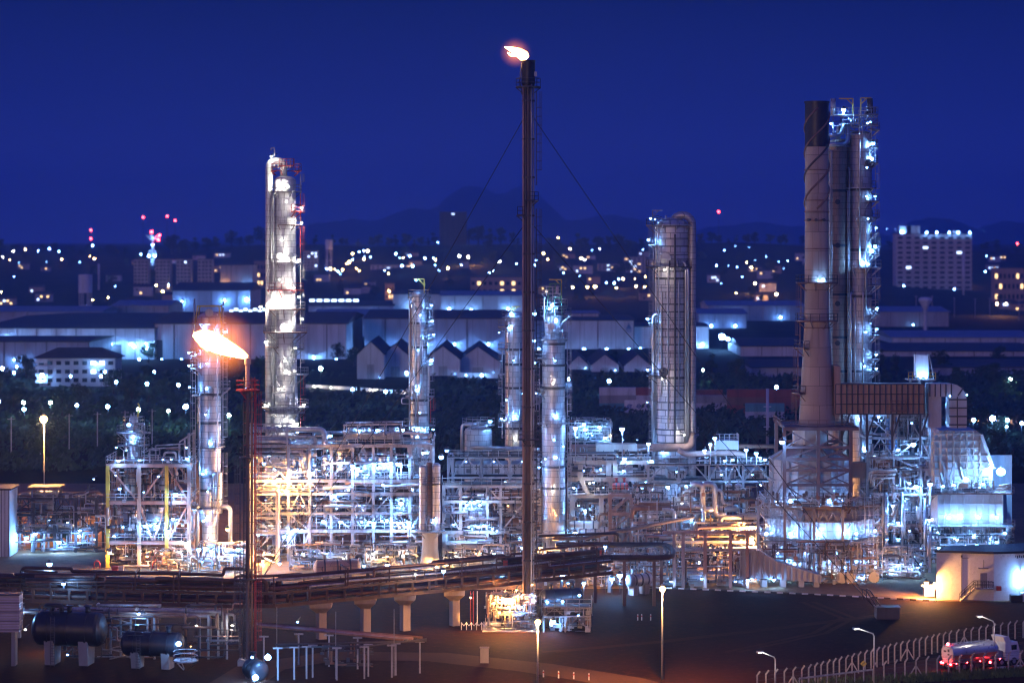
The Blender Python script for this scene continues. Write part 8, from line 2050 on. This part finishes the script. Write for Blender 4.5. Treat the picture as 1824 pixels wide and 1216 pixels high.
r_ = tower("dark_tower", "tall dark tower block on the ridge beside the wooded hilltop", 783, 831, 378, 3300, BLACK, 14, 5, "building", 0.03, 24, warm=0)[0]
tower("apartment_block", "white stepped apartment block with lit stair beside the broad tower", 1065, 1124, 470, 2550, CONW, 4, 8, "building", 0.12, 14); tower("apartment_block", "taller white apartment block with a glowing stair column by the broad tower", 1112, 1150, 458, 2560, CONW, 6, 5, "building", 0.2, 14)
tower("apartment_block", "long low block of lamp-lit terraces on the hillside above the halls", 660, 805, 472, 2650, CONW, 3, 16, "building", 0.3, 14, warm=.5)
tower("warm_block", "orange-lit building half hidden behind the tall guyed flare", 838, 930, 494, 2000, CONB, 3, 9, "building", 0.25, 14, warm=1.0)
tower("warm_block", "small orange-lit house block above the crane-armed column", 686, 702, 505, 2100, CONB, 2, 3, "building", 0.4, 10, warm=1.0)
tower("warm_block", "orange-pink flat-topped building at the photo edge beyond the hotel", 1771, 1824, 478, 2150, CONB, 3, 7, "building", 0.15, 14, warm=0.8)
tower("apartment_block", "pale block peeping out beside the tall pale column, orange-lit floor", 452, 475, 465, 2400, CONB, 3, 4, "building", 0.3, 12, warm=1.0)
tower("apartment_block", "grey block on the other side of the tall pale column", 540, 566, 447, 2700, GRW, 6, 4, "building", 0.15, 12)

# water towers and masts
def water_tower(label, px, pyt, Y, r, kind, lamp_=False):
    x = X(px, Y); b = terr(x, Y); h = Z(pyt, Y)
    root = thing("water_tower", label, "water tower", (x, Y, b))
    if kind == 'cup':
        MB().lathe([(1.0, b), (0.8, h - 8), (1.2, h - 7), (3.9, h - 2.2), (3.9, h - 1.2), (2.8, h - 0.2), (0.05, h)], (x, Y, 0), 20).build("tank", WHITE, root)
        for s in (-1, 1): MB().bar((x + s * 1.5, Y, b), (x + s * 1.5, Y, h - 5), 0.3).build("leg", GALV, root)
        MB().box((x, Y, h - 10), (3.4, 3.4, 0.3)).build("landing", STEEL, root)
    else:
        MB().lathe([(r, h - 2.6 * r), (r, h), (0.05, h + 0.3)], (x, Y, 0), 16).build("tank", WHITE, root); MB().lathe([(0.05, h - 2.6 * r), (r, h - 2.6 * r)], (x, Y, 0), 16).build("tank_floor", WHITE, root)
        for k in range(6): a = k * pi / 3; MB().bar((x + r * .85 * cos(a), Y + r * .85 * sin(a), b), (x + r * .85 * cos(a), Y + r * .85 * sin(a), h - 2.6 * r), 0.7).build("leg", CONW, root)
        for k in (0.3, 0.6): q = MB(); q.lathe([(r * .9, 0), (r * 0.9, 0.8), (r * .7, 0.8), (r * .7, 0), (r * .9, 0)], (x, Y, b + (h - b) * k), 12); q.build("ring_beam", CONW, root)
    if lamp_: wall_or_added_lamp(root, (x - 2, Y - 4, b + 1.5), 'C', .6)
water_tower("wine-glass shaped water tower rising over the dim roofs near the hotel", 1648, 529, 1440, 3, 'cup')
water_tower("pale drum water tower on six legs on the hill beside the tall column", 586, 427, 2700, 4.2, 'drum', True)
water_tower("dim drum water tower over the very long warehouse", 152, 489, 1720, 5.0, 'drum', True)
Y = 2900.0; x = X(272, Y); b = terr(x, Y)
dm = thing("dish_mast", "floodlit white mast topped by a wide dish on the far ridge", "mast", (x, Y, b))
MB().lathe([(2.6, b), (1.6, Z(442, Y)), (1.4, Z(425, Y))], (x, Y, 0), 12).build("mast_shaft", WHITE, dm)
MB().lathe([(0.4, Z(431, Y)), (5.5, Z(424, Y)), (8.8, Z(419, Y)), (8.4, Z(418.5, Y)), (0.1, Z(424, Y))], (x, Y, 0), 20).build("dish", WHITE, dm)
MB().box((x, Y, Z(450, Y)), (10, 6, 5)).build("base_house", WHITE, dm)
for px, py in ((265, 456), (276, 456)): wall_or_added_lamp(dm, P(px, py, Y - 9), 'C', 1.0)
wall_or_added_lamp(dm, P(272, 436, Y - 6), 'C', .8)
for px, py in ((270, 413), (284, 419), (282, 427)): wall_or_added_lamp(dm, P(px, py, Y - 2), 'r', 1.6)
def beacon_mast(label, px, pys, Y=3250.0, base=None):
    x = X(px, Y); b = terr(x, Y); t = Z(min(pys), Y)
    root = thing("radio_mast", label, "radio mast", (x, Y, b))
    m = MB()
    for s in (-0.5, 0.5): m.bar((x + s, Y, b), (x + s * 0.4, Y, t), 0.12)
    for k in range(10): z0 = b + (t - b) * k / 10; m.bar((x - 0.5, Y, z0), (x + 0.5, Y, z0 + (t - b) / 10), 0.1)
    m.build("lattice", STEEL_D, root)
    for py in pys: MB().ball((x, Y - 0.8, Z(py, Y)), 1.3, 8, 6).build("beacon", LENS['r'], root)
beacon_mast("red-lit radio mast standing alone before the dish mast", 255, (387,)); beacon_mast("red-lit radio mast, taller of a close pair beyond the dish mast", 298, (385,)); beacon_mast("red-lit radio mast, shorter of the close pair beyond the dish mast", 312, (393,)); beacon_mast("radio mast with two red lamps over the bright ridge lamp", 162, (410, 425)); beacon_mast("red-lit radio mast on the skyline beyond the broad tower", 1280, (377,)); beacon_mast("red-lit radio mast at the photo edge beyond the hotel", 1812, (434,))
for px, a, b_, Yq, lb in ((1367, 692, 790, 640, "slim pale mast with three cross arms beside the long cooler bank"), (176, 470, 493, 2300, "stubby white chimney pipe on the dim hillside"), (1478 + 238, 450, 470, 2300, "white pole by the hotel's far end")):
    x = X(px, Yq); r_ = thing("mast", lb, "mast", (x, Yq, terr(x, Yq))); MB().tube((x, Yq, terr(x, Yq)), (x, Yq, Z(a, Yq)), 0.4 if Yq < 1000 else 1.0, 7).build("pole", WHITE, r_)
    if Yq < 1000:
        for k in range(3): MB().bar((x - 1.0, Yq, Z(724 + 18 * k, Yq)), (x + 1.0, Yq, Z(724 + 18 * k, Yq)), 0.25).build("cross_arm", WHITE, r_)

# container yard
CT = {'r': worn("red_container", (0.30, 0.06, 0.05), 0.6), 'o': worn("rust_container", (0.24, 0.11, 0.07), 0.6), 't': TEAL, 'w': worn("white_container", (0.6, 0.6, 0.62), 0.6), 'b': worn("blue_container", (0.06, 0.10, 0.30), 0.6), 'g': worn("grey_container", (0.3, 0.3, 0.32), 0.6)}
def container(px, Y, lvl, k, lb, n=1):
    z0 = 2.6 * lvl; x = X(px, Y)
    r_ = thing("shipping_container", lb, "container", (x, Y, z0), "stacked shipping containers")
    MB().box((x, Y, z0 + 1.29), (12.1, 2.4, 2.55)).build("shell", CT[k], r_)
    m = MB()
    for i in range(13): m.box((x - 6 + i, Y - 1.23, z0 + 1.29), (0.14, 0.06, 2.3))
    for s in (-1, 1): m.box((x + 6.0 * s, Y - 1.24, z0 + 1.29), (0.2, 0.1, 2.56))
    m.build("side_rib", CT[k], r_)
names = {'r': "red", 'o': "rust-brown", 't': "teal", 'w': "white", 'b': "blue", 'g': "grey"}
for px, Yq, stack in ((1100, 800, "tgw"), (1165, 800, "bwr"), (1215, 810, "or"), (1270, 800, "wg"), (965, 830, "gb"), (1328, 790, "ror"), (1395, 790, "rrr"), (1362, 760, "wt"), (1255, 830, "br")):
    for l, k in enumerate(stack): container(px, Yq, l, k, "%s shipping container standing in the dim yard beyond the plant" % names[k])
bd = thing("sign_board", "white board with four dark round emblems on the dim container yard", "sign board", (X(1147, 790), 790, 0))
MB().box((X(1147, 790), 790, Z(724, 790)), (X(1182, 790) - X(1112, 790), 0.2, 4.3)).build("board", WHITE, bd)
for s in (1116, 1178): MB().bar((X(s, 790), 790.3, 0), (X(s, 790), 790.3, Z(724, 790)), 0.3).build("post", STEEL_D, bd)
for k in range(4):
    c = (X(1121 + 17 * k, 790), 789.85, Z(723, 790)); m = MB(); m.lathe([(0.75, 0), (0.4, 0.0)], (0, 0, 0), 12, axis='h', ang=pi / 2); m.v = [(v[0] + c[0], v[1] + c[1], v[2] + c[2]) for v in m.v]; m.bar((c[0] - 1.0, c[1], c[2] - 0.5 + 0.3 * k), (c[0] + 1.0, c[1], c[2] + 0.5 - 0.3 * k), 0.3, 0.3); m.build("emblem", BLUEP, bd)
wall_or_added_lamp(bd, (X(1147, 790), 786, Z(740, 790)), 'd', .3)

# lamp-lit walls behind the plant; some are added in place of car trails
def wall_run(label, pts, h, lamps_):
    r_ = thing("lit_wall_strip", label, "wall", (*pts[0], 0))
    m = MB()
    for a, b_ in zip(pts[:-1], pts[1:]): m.bar((*a, h / 2), (*b_, h / 2), 0.4, h)
    m.build("panel", WHITE, r_)
    for p in lamps_: wall_or_added_lamp(r_, (p[0], p[1] - 2.2, h * 0.7), p[2], .26)
pts = [(X(px, GY(py)), GY(py)) for px, py in ((545, 690), (620, 694), (690, 699), (735, 702))]
wall_run("low pale lamp-lit strip in place of car light trails along the road between tall column and crane-armed column", pts, 1.2, [(X(px, GY(py)), GY(py), k) for px, py, k in ((560, 691, 'n'), (590, 693, 'n'), (628, 695, 'c'), (660, 697, 'n'), (688, 699, 'c'), (715, 701, 'n'))])
pts = [(X(px, GY(py)), GY(py)) for px, py in ((815, 672), (905, 674))]
wall_run("low pale wall in front of the widest gabled store", pts, 2.0, [(X(px, GY(673)), GY(673), 'C') for px in (830, 858, 885)])
pts = [(X(px, GY(py)), GY(py)) for px, py in ((1730, 752), (1850, 757))]
wall_run("low lamp-lit strip in place of car light trails by the brilliant lamp at the photo edge", pts, 1.4, [(X(px, GY(754)), GY(754), 'w') for px in (1740, 1775, 1805)])
for a, b_, Yq, lb in ((20, 240, 620, "power line of slim poles across the dark trees beyond the yellow-posted frame"),):
    r_ = thing("power_line", lb, "power line", (X(a, Yq), Yq, 0))
    for k in range(6):
        px = a + (b_ - a) * k / 5; MB().bar((X(px, Yq), Yq + 6 * k, 0), (X(px, Yq), Yq + 6 * k, 11), 0.25).build("pole", GALV, r_); MB().bar((X(px, Yq) - 1, Yq + 6 * k, 10.5), (X(px, Yq) + 1, Yq + 6 * k, 10.5), 0.15).build("cross_arm", GALV, r_)
    for z_ in (10.6,):
        for k in range(5): q0, q1 = (X(a + (b_ - a) * k / 5, Yq), Yq + 6 * k), (X(a + (b_ - a) * (k + 1) / 5, Yq), Yq + 6 * k + 6); MB().pipe([(*q0, z_), ((q0[0] + q1[0]) / 2, (q0[1] + q1[1]) / 2, z_ - 0.7), (*q1, z_)], 0.05, 4).build("wire", STEEL_D, r_)
for px, Yq, lb in ((1700, 1760, "concrete"), (1737, 1740, "concrete"), (1632, 1800, "concrete"), (1660, 1800, "concrete"), (1815, 1700, "concrete"), (1763, 1760, "concrete")):
    x = X(px, Yq); r_ = thing("utility_pole", "slim concrete utility pole standing before the dark wood near the hotel", "utility pole", (x, Yq, terr(x, Yq)), "utility poles before the dark wood")
    MB().tube((x, Yq, terr(x, Yq)), (x, Yq, terr(x, Yq) + 14), 0.25, 6).build("pole", CONW, r_); MB().bar((x - 1.2, Yq, terr(x, Yq) + 13.3), (x + 1.2, Yq, terr(x, Yq) + 13.3), 0.2).build("cross_arm", CONW, r_)

# trees
LEAF = worn("tree_leaves", (0.050, 0.085, 0.035), 0.7, 0, (0.020, 0.035, 0.018), scale=0.6, streak=False, bump=0)
BARK = worn("bark", (0.09, 0.065, 0.05), 0.9)
def tree_proto(seed, h, spread, n, leaf, lift=0.3):
    rg = random.Random(seed)
    root = thing("tree", "x", "tree", (0, 0, 0))
    m = MB(); m.pipe([(0, 0, 0), (rg.uniform(-.2, .2), rg.uniform(-.2, .2), h * 0.3), (rg.uniform(-.5, .5), rg.uniform(-.5, .5), h * 0.75)], 0.035 * h, 7, True, 0.012 * h)
    cl = []
    for k in range(9):
        a = rg.uniform(0, 2 * pi); z = h * rg.uniform(lift + 0.1, 0.92); rr = spread * rg.uniform(0.25, 0.85) * (1 - abs((z / h - lift) / (1 - lift) - 0.4) * 0.8)
        c = (rr * cos(a), rr * sin(a), z); cl.append((c, spread * rg.uniform(0.28, 0.5)))
        m.pipe([(0, 0, h * rg.uniform(0.25, 0.5)), (c[0] * 0.5, c[1] * 0.5, c[2] - 0.08 * h), c], 0.012 * h, 5, True, 0.004 * h)
    m.build("trunk", BARK, root)
    m = MB()
    for _ in range(n):
        c, r_ = cl[rg.randrange(len(cl))]
        d = Vector((rg.gauss(0, 1), rg.gauss(0, 1), rg.gauss(0, 0.8))); d.normalize()
        p = Vector(c) + d * r_ * rg.uniform(0.45, 1.08)
        u = Vector((rg.gauss(0, 1), rg.gauss(0, 1), rg.gauss(0, 1))).normalized(); v = u.orthogonal().normalized()
        s = leaf * rg.uniform(0.5, 1.2)
        m.poly([p - u * s - v * s * 0.5, p + u * s * 0.3 - v * s * 0.6, p + u * s + v * s * 0.4, p - u * s * 0.2 + v * s * 0.6])
    m.build("crown", LEAF, root)
    return root
protos = [tree_proto(s, 10, sp, 900, 0.42, lf) for s, sp, lf in ((1, 4.2, 0.3), (2, 3.2, 0.2), (3, 4.8, 0.35), (4, 2.6, 0.12))]
used = [False] * len(protos)
def put_tree(x, y, h, label, group):
    k = rnd.randrange(len(protos))
    r_ = protos[k]
    if used[k]: r_ = dup(protos[k], (x, y, 0))
    used[k] = True
    s = h / 10.0
    r_.location = (x, y, terr(x, y) - 0.2); r_.rotation_euler = (0, 0, rnd.uniform(0, 6.28)); r_.scale = (s * rnd.uniform(0.9, 1.4), s * rnd.uniform(0.9, 1.4), s)
    r_["label"] = label; r_["group"] = group
    return r_
clear = [(60, 215, 900, 960), (630, 900, 960, 1080), (545, 740, 880, 960), (940, 1430, 690, 870)]
n = 0
while n < 105:
    px = rnd.uniform(-20, 1850); Y = rnd.uniform(590, 960) if rnd.random() < 0.8 else rnd.uniform(960, 1120)
    if any(a - 6 < px < b and c < Y < d for a, b, c, d in clear): continue
    if 545 < px < 760 and 700 < Y < 960 and rnd.random() < 0.6: continue
    put_tree(X(px, Y), Y, rnd.uniform(6, 10.5), "dark bushy tree in the unlit belt between plant and halls", "trees in the belt beyond the plant"); n += 1
for k in range(105):
    px = -20 + 1870 * (k + rnd.uniform(-.4, .4)) / 105; Y = rnd.uniform(3250, 3480)
    put_tree(X(px, Y), Y, rnd.uniform(10, 22) * (1.25 if 300 < px < 470 or 1020 < px < 1130 or 800 < px < 900 else 0.85), "tree silhouetted along the far ridge skyline", "trees on the far ridge")
for k in range(70):
    px = rnd.uniform(-20, 1850); Y = rnd.uniform(1950, 3100)
    if 1570 < px < 1750 and Y < 2430: continue
    put_tree(X(px, Y), Y, rnd.uniform(9, 16), "tree scattered over the lamp-dotted hillside of the town", "trees on the town hillside")
for px, Y, h in ((105, 447, 5.5), (120, 450, 6.0), (572, 520, 12.5)):
    put_tree(X(px, Y), Y, h, {105: "small bush tree lit green behind the low dark pipe rack", 120: "rounder bush tree lit green behind the low dark pipe rack", 572: "tree with an orange-lit top rising behind the widest frame"}[px], "lit trees at the plant's back")

# rough growth under the trees
m = MB(); rg = random.Random(77)
for _ in range(5200):
    px = rg.uniform(-30, 1860); Y = rg.uniform(585, 1010)
    if any(a - 4 < px < b and c + 10 < Y < d + 40 for a, b, c, d in clear if (a, b) != (940, 1430)): continue
    if 540 < px < 745 and 880 < Y < 930: continue
    x0, hh, rr_ = X(px, Y), rg.uniform(0.8, 3.2), rg.uniform(1.2, 3.4)
    for k in range(7):
        c = Vector((x0 + rg.gauss(0, rr_ * .6), Y + rg.gauss(0, rr_ * .6), hh * rg.uniform(0.15, 1.0)))
        u = Vector((rg.gauss(0, 1), rg.gauss(0, 1), rg.gauss(0, 1))).normalized(); v = u.orthogonal().normalized(); s = rg.uniform(0.5, 1.15)
        m.poly([c - u * s - v * s * 0.5, c + u * s * 0.3 - v * s * 0.6, c + u * s + v * s * 0.4, c - u * s * 0.2 + v * s * 0.6])
tag(m.build("undergrowth", LEAF), kind="stuff")
# small houses of the town
HM = [CONW, CONB, GRW, WHW]
hk = 0
while hk < 64:
    px = rnd.uniform(-10, 1840); Y = rnd.uniform(1900, 3050)
    if 1560 < px < 1750 and Y < 2500: continue
    if 440 < px < 560: continue
    x = X(px, Y); zb_ = terr(x, Y) - 0.4; w_, d_, h_ = rnd.uniform(9, 20), rnd.uniform(8, 12), rnd.uniform(4, 9)
    r_ = thing("house", "small house with a few lit windows on the far town hillside", "house", (x, Y, zb_), "small houses on the town hillside")
    MB().box((x, Y, zb_ + h_ / 2), (w_, d_, h_)).build("wall", HM[hk % 4], r_)
    MB().loft([[(x - w_ / 2 - .5, Y - d_ / 2 - .5, zb_ + h_ + .01), (x + w_ / 2 + .5, Y - d_ / 2 - .5, zb_ + h_ + .01), (x + w_ / 2 + .5, Y + d_ / 2 + .5, zb_ + h_ + .01), (x - w_ / 2 - .5, Y + d_ / 2 + .5, zb_ + h_ + .01)], [(x - w_ / 2 - .5, Y - 0.1, zb_ + h_ + 2.4), (x + w_ / 2 + .5, Y - 0.1, zb_ + h_ + 2.4), (x + w_ / 2 + .5, Y + 0.1, zb_ + h_ + 2.4), (x - w_ / 2 - .5, Y + 0.1, zb_ + h_ + 2.4)]]).build("roof", TILE, r_)
    for k in range(rnd.randrange(1, 5)):
        MB().box((x + (k - 1.5) * w_ / 5, Y - d_ / 2 - .08, zb_ + h_ * rnd.choice((.35, .7))), (1.7, .2, 1.5)).build("window", rnd.choice([WIN_C, WIN_W, GLASS, WIN_W]), r_)
    hk += 1
# town lamps
def lamp_proto(name, k, rad, h):
    root = thing(name, "x", "street lamp", (0, 0, 0))
    m = MB(); m.tube((0, 0.3, 0), (0, 0.3, h), 0.08, 6); m.build("pole", BLACK, root)
    m = MB(); m.box((0, 0.15, h + rad * 0.9), (rad, rad * 1.6, 0.25)); hd = m.build("lamp_head", STEEL, root)
    MB().ball((0, -0.2, h), rad, 9, 6).build("lens", LENS[k], hd)
    return root
LP = {}
words_ = {'c': "white", 'd': "dim white", 'n': "warm white", 'w': "orange", 'g': "greenish", 'C': "brilliant white", 'W': "strong orange"}
def town_lamp(px, py, k, rad=0.8, h=9.0):
    zone = 1 if py < 520 else 2
    Y = ground_at(px, py, h)
    if Y is None: Y = 3330.0; h = Z(py, Y) - terr(X(px, Y), Y)
    if zone == 2 and h == 9.0:
        pass
    key = (k, rad, round(h, 1))
    x = X(px, Y)
    if key not in LP: r_ = LP[key] = lamp_proto("street_lamp", k, rad, h)
    else: r_ = dup(LP[key], (0, 0, 0))
    r_.location = (x, Y, terr(x, Y))
    where = "on the far town hillside" if zone == 1 else "among the dark trees beyond the plant"
    r_["label"] = "small %s street lamp glowing %s" % (words_[k], where); r_["group"] = "%s lamps %s" % (words_[k], where)
    return r_
far = [(24, 447, 'c', .9), (45, 444, 'c', .9), (68, 447, 'C', .8), (88, 443, 'C', .9), (105, 448, 'c', .9), (165, 437, 'C', .9), (251, 453, 'C', .7), (5, 458, 'c', .9), (17, 463, 'c', .8), (34, 468, 'c', .5), (142, 467, 'c', .5), (25, 493, 'c', .6), (83, 467, 'c', .5), (126, 465, 'c', .5), (380, 490, 'c', 1.0), (278, 508, 'c', .9), (300, 508, 'c', .9), (205, 510, 'c', .8), (288, 544, 'c', .6), (165, 535, 'w', .7), (193, 530, 'w', .8), (160, 456, 'w', .7), (168, 461, 'w', .7), (110, 462, 'w', .6), (322, 505, 'w', .8), (290, 519, 'w', .7), (300, 521, 'w', .7), (360, 504, 'w', .5), (2, 520, 'w', .6), (155, 543, 'c', .5),
    (588, 479, 'w', 1.2), (597, 480, 'w', .8), (602, 484, 'c', .9), (610, 481, 'c', .8), (622, 467, 'w', 1.0), (628, 452, 'c', .9), (618, 470, 'w', .8), (640, 449, 'c', .9), (648, 447, 'c', .9), (655, 447, 'w', 1.3), (660, 458, 'c', .9), (640, 482, 'w', .9), (648, 462, 'w', .9), (628, 463, 'c', .7), (649, 457, 'c', .5), (606, 488, 'c', .6), (635, 478, 'w', .6), (705, 452, 'c', .9), (712, 460, 'c', .9), (718, 459, 'c', .9), (730, 456, 'c', .8), (757, 460, 'c', .9), (772, 460, 'c', 1.1), (776, 463, 'c', .8), (685, 482, 'c', .9), (692, 487, 'w', .6), (735, 474, 'c', 1.0), (716, 474, 'c', 1.0), (782, 482, 'c', 1.0), (798, 478, 'c', .9), (775, 473, 'c', .9), (780, 432, 'c', .9), (818, 456, 'c', 1.0), (834, 458, 'W', .9), (822, 472, 'c', .8), (890, 466, 'c', 1.1), (872, 486, 'c', .8), (878, 482, 'c', .8), (858, 498, 'c', .7), (693, 519, 'w', .7),
    (906, 453, 'c', .9), (891, 466, 'c', .9), (920, 470, 'c', .8), (955, 464, 'c', .9), (952, 473, 'c', .8), (968, 451, 'w', 1.1), (975, 462, 'w', 1.1), (1015, 443, 'W', .9), (1035, 460, 'w', .8), (1041, 463, 'c', .9), (1055, 446, 'c', .6), (1068, 443, 'c', .9), (994, 423, 'w', .6), (1004, 486, 'c', .8), (1032, 492, 'c', .5), (1145, 445, 'c', .8), (1020, 512, 'w', 1.1), (1046, 512, 'w', .9), (1060, 511, 'w', 1.2), (1080, 504, 'c', .9), (1094, 504, 'c', 1.1), (1110, 497, 'w', 1.1), (1098, 513, 'w', .6), (1133, 510, 'w', 1.0), (1148, 511, 'w', .8), (913, 514, 'W', .9), (1102, 497, 'c', .7), (1131, 496, 'w', .5), (1149, 493, 'w', .5),
    (1276, 473, 'C', 1.2), (1290, 446, 'c', .6), (1310, 438, 'c', .7), (1313, 476, 'c', .6), (1297, 473, 'c', .5), (1330, 468, 'w', .7), (1345, 505, 'W', .8), (1338, 476, 'w', .9), (1372, 471, 'w', .9), (1358, 480, 'c', .5), (1387, 466, 'c', .6), (1403, 465, 'c', .8), (1396, 478, 'c', .6), (1383, 524, 'W', .7), (1311, 522, 'w', .5), (1365, 457, 'c', .5), (1345, 464, 'c', .4), (1322, 493, 'c', .6), (1334, 440, 'c', .5), (1285, 505, 'c', .4), (1700, 496, 'W', .9), (1776, 541, 'W', .6), (1791, 541, 'W', .7), (1755, 484, 'c', .7), (1807, 495, 'c', .7), (1780, 494, 'c', .5), (1757, 456, 'c', .6), (1595, 409, 'c', .4), (1580, 408, 'c', .4), (1752, 413, 'c', .3), (1330, 545, 'c', .5)]
rl = random.Random(12)
for a in far:
    k = a[2]
    if k == 'c': k = 'd' if a[3] <= 0.6 else rl.choice('cccccddnww')
    town_lamp(a[0], a[1], k, a[3] * 0.75 * rl.choice((0.6, 0.8, 1.0, 1.25)))
near = [(571, 656, 'g', .75), (331, 725, 'C', .75), (4, 657, 'C', .7), (42, 718, 'g', .5), (43, 730, 'c', .5), (90, 719, 'g', .5), (137, 723, 'c', .5), (192, 726, 'c', .55), (247, 729, 'g', .55), (300, 733, 'g', .45), (408, 741, 'g', .5), (-2, 716, 'c', .5), (30, 654, 'c', .45), (25, 664, 'c', .45), (75, 669, 'c', .7), (126, 671, 'c', .4), (180, 670, 'c', .5), (207, 681, 'c', .5), (262, 684, 'c', .55), (318, 687, 'c', .5), (187, 663, 'c', .5), (1085, 680, 'c', .6), (1013, 676, 'c', .45), (1252, 660, 'g', .4), (1768, 747, 'C', .8), (1734, 748, 'c', .5), (1794, 750, 'c', .5), (1820, 755, 'c', .5), (1286, 600, 'C', 1.5), (1296, 604, 'C', .9), (1793, 838, 'c', .3), (628, 694, 'c', .5), (687, 699, 'c', .5), (724, 665, 'c', .5), (858, 669, 'c', .5), (1383, 691, 'c', .6), (1800, 676, 'g', .5), (1660, 560, 'c', .3), (660, 632, 'c', .4), (275, 662, 'c', .4), (248, 640, 'c', .5), (262, 620, 'C', .7), (240, 618, 'c', .6)]
for a in near: town_lamp(*a, h=7.0)

# evening air
hz = MB(); hz.box((0, 7250, 214), (17000, 15100, 431))
hzm = bpy.data.materials.new("evening_haze"); hzm.use_nodes = True
t = hzm.node_tree; t.nodes.remove(t.nodes["Principled BSDF"])
pv = t.nodes.new("ShaderNodeVolumePrincipled"); pv.inputs["Color"].default_value = (0.28, 0.56, 1.0, 1); pv.inputs["Density"].default_value = 0.00015; pv.inputs["Anisotropy"].default_value = 0.5
t.links.new(pv.outputs[0], t.nodes["Material Output"].inputs["Volume"])
ho = hz.build("haze", hzm); tag(ho, kind="stuff")
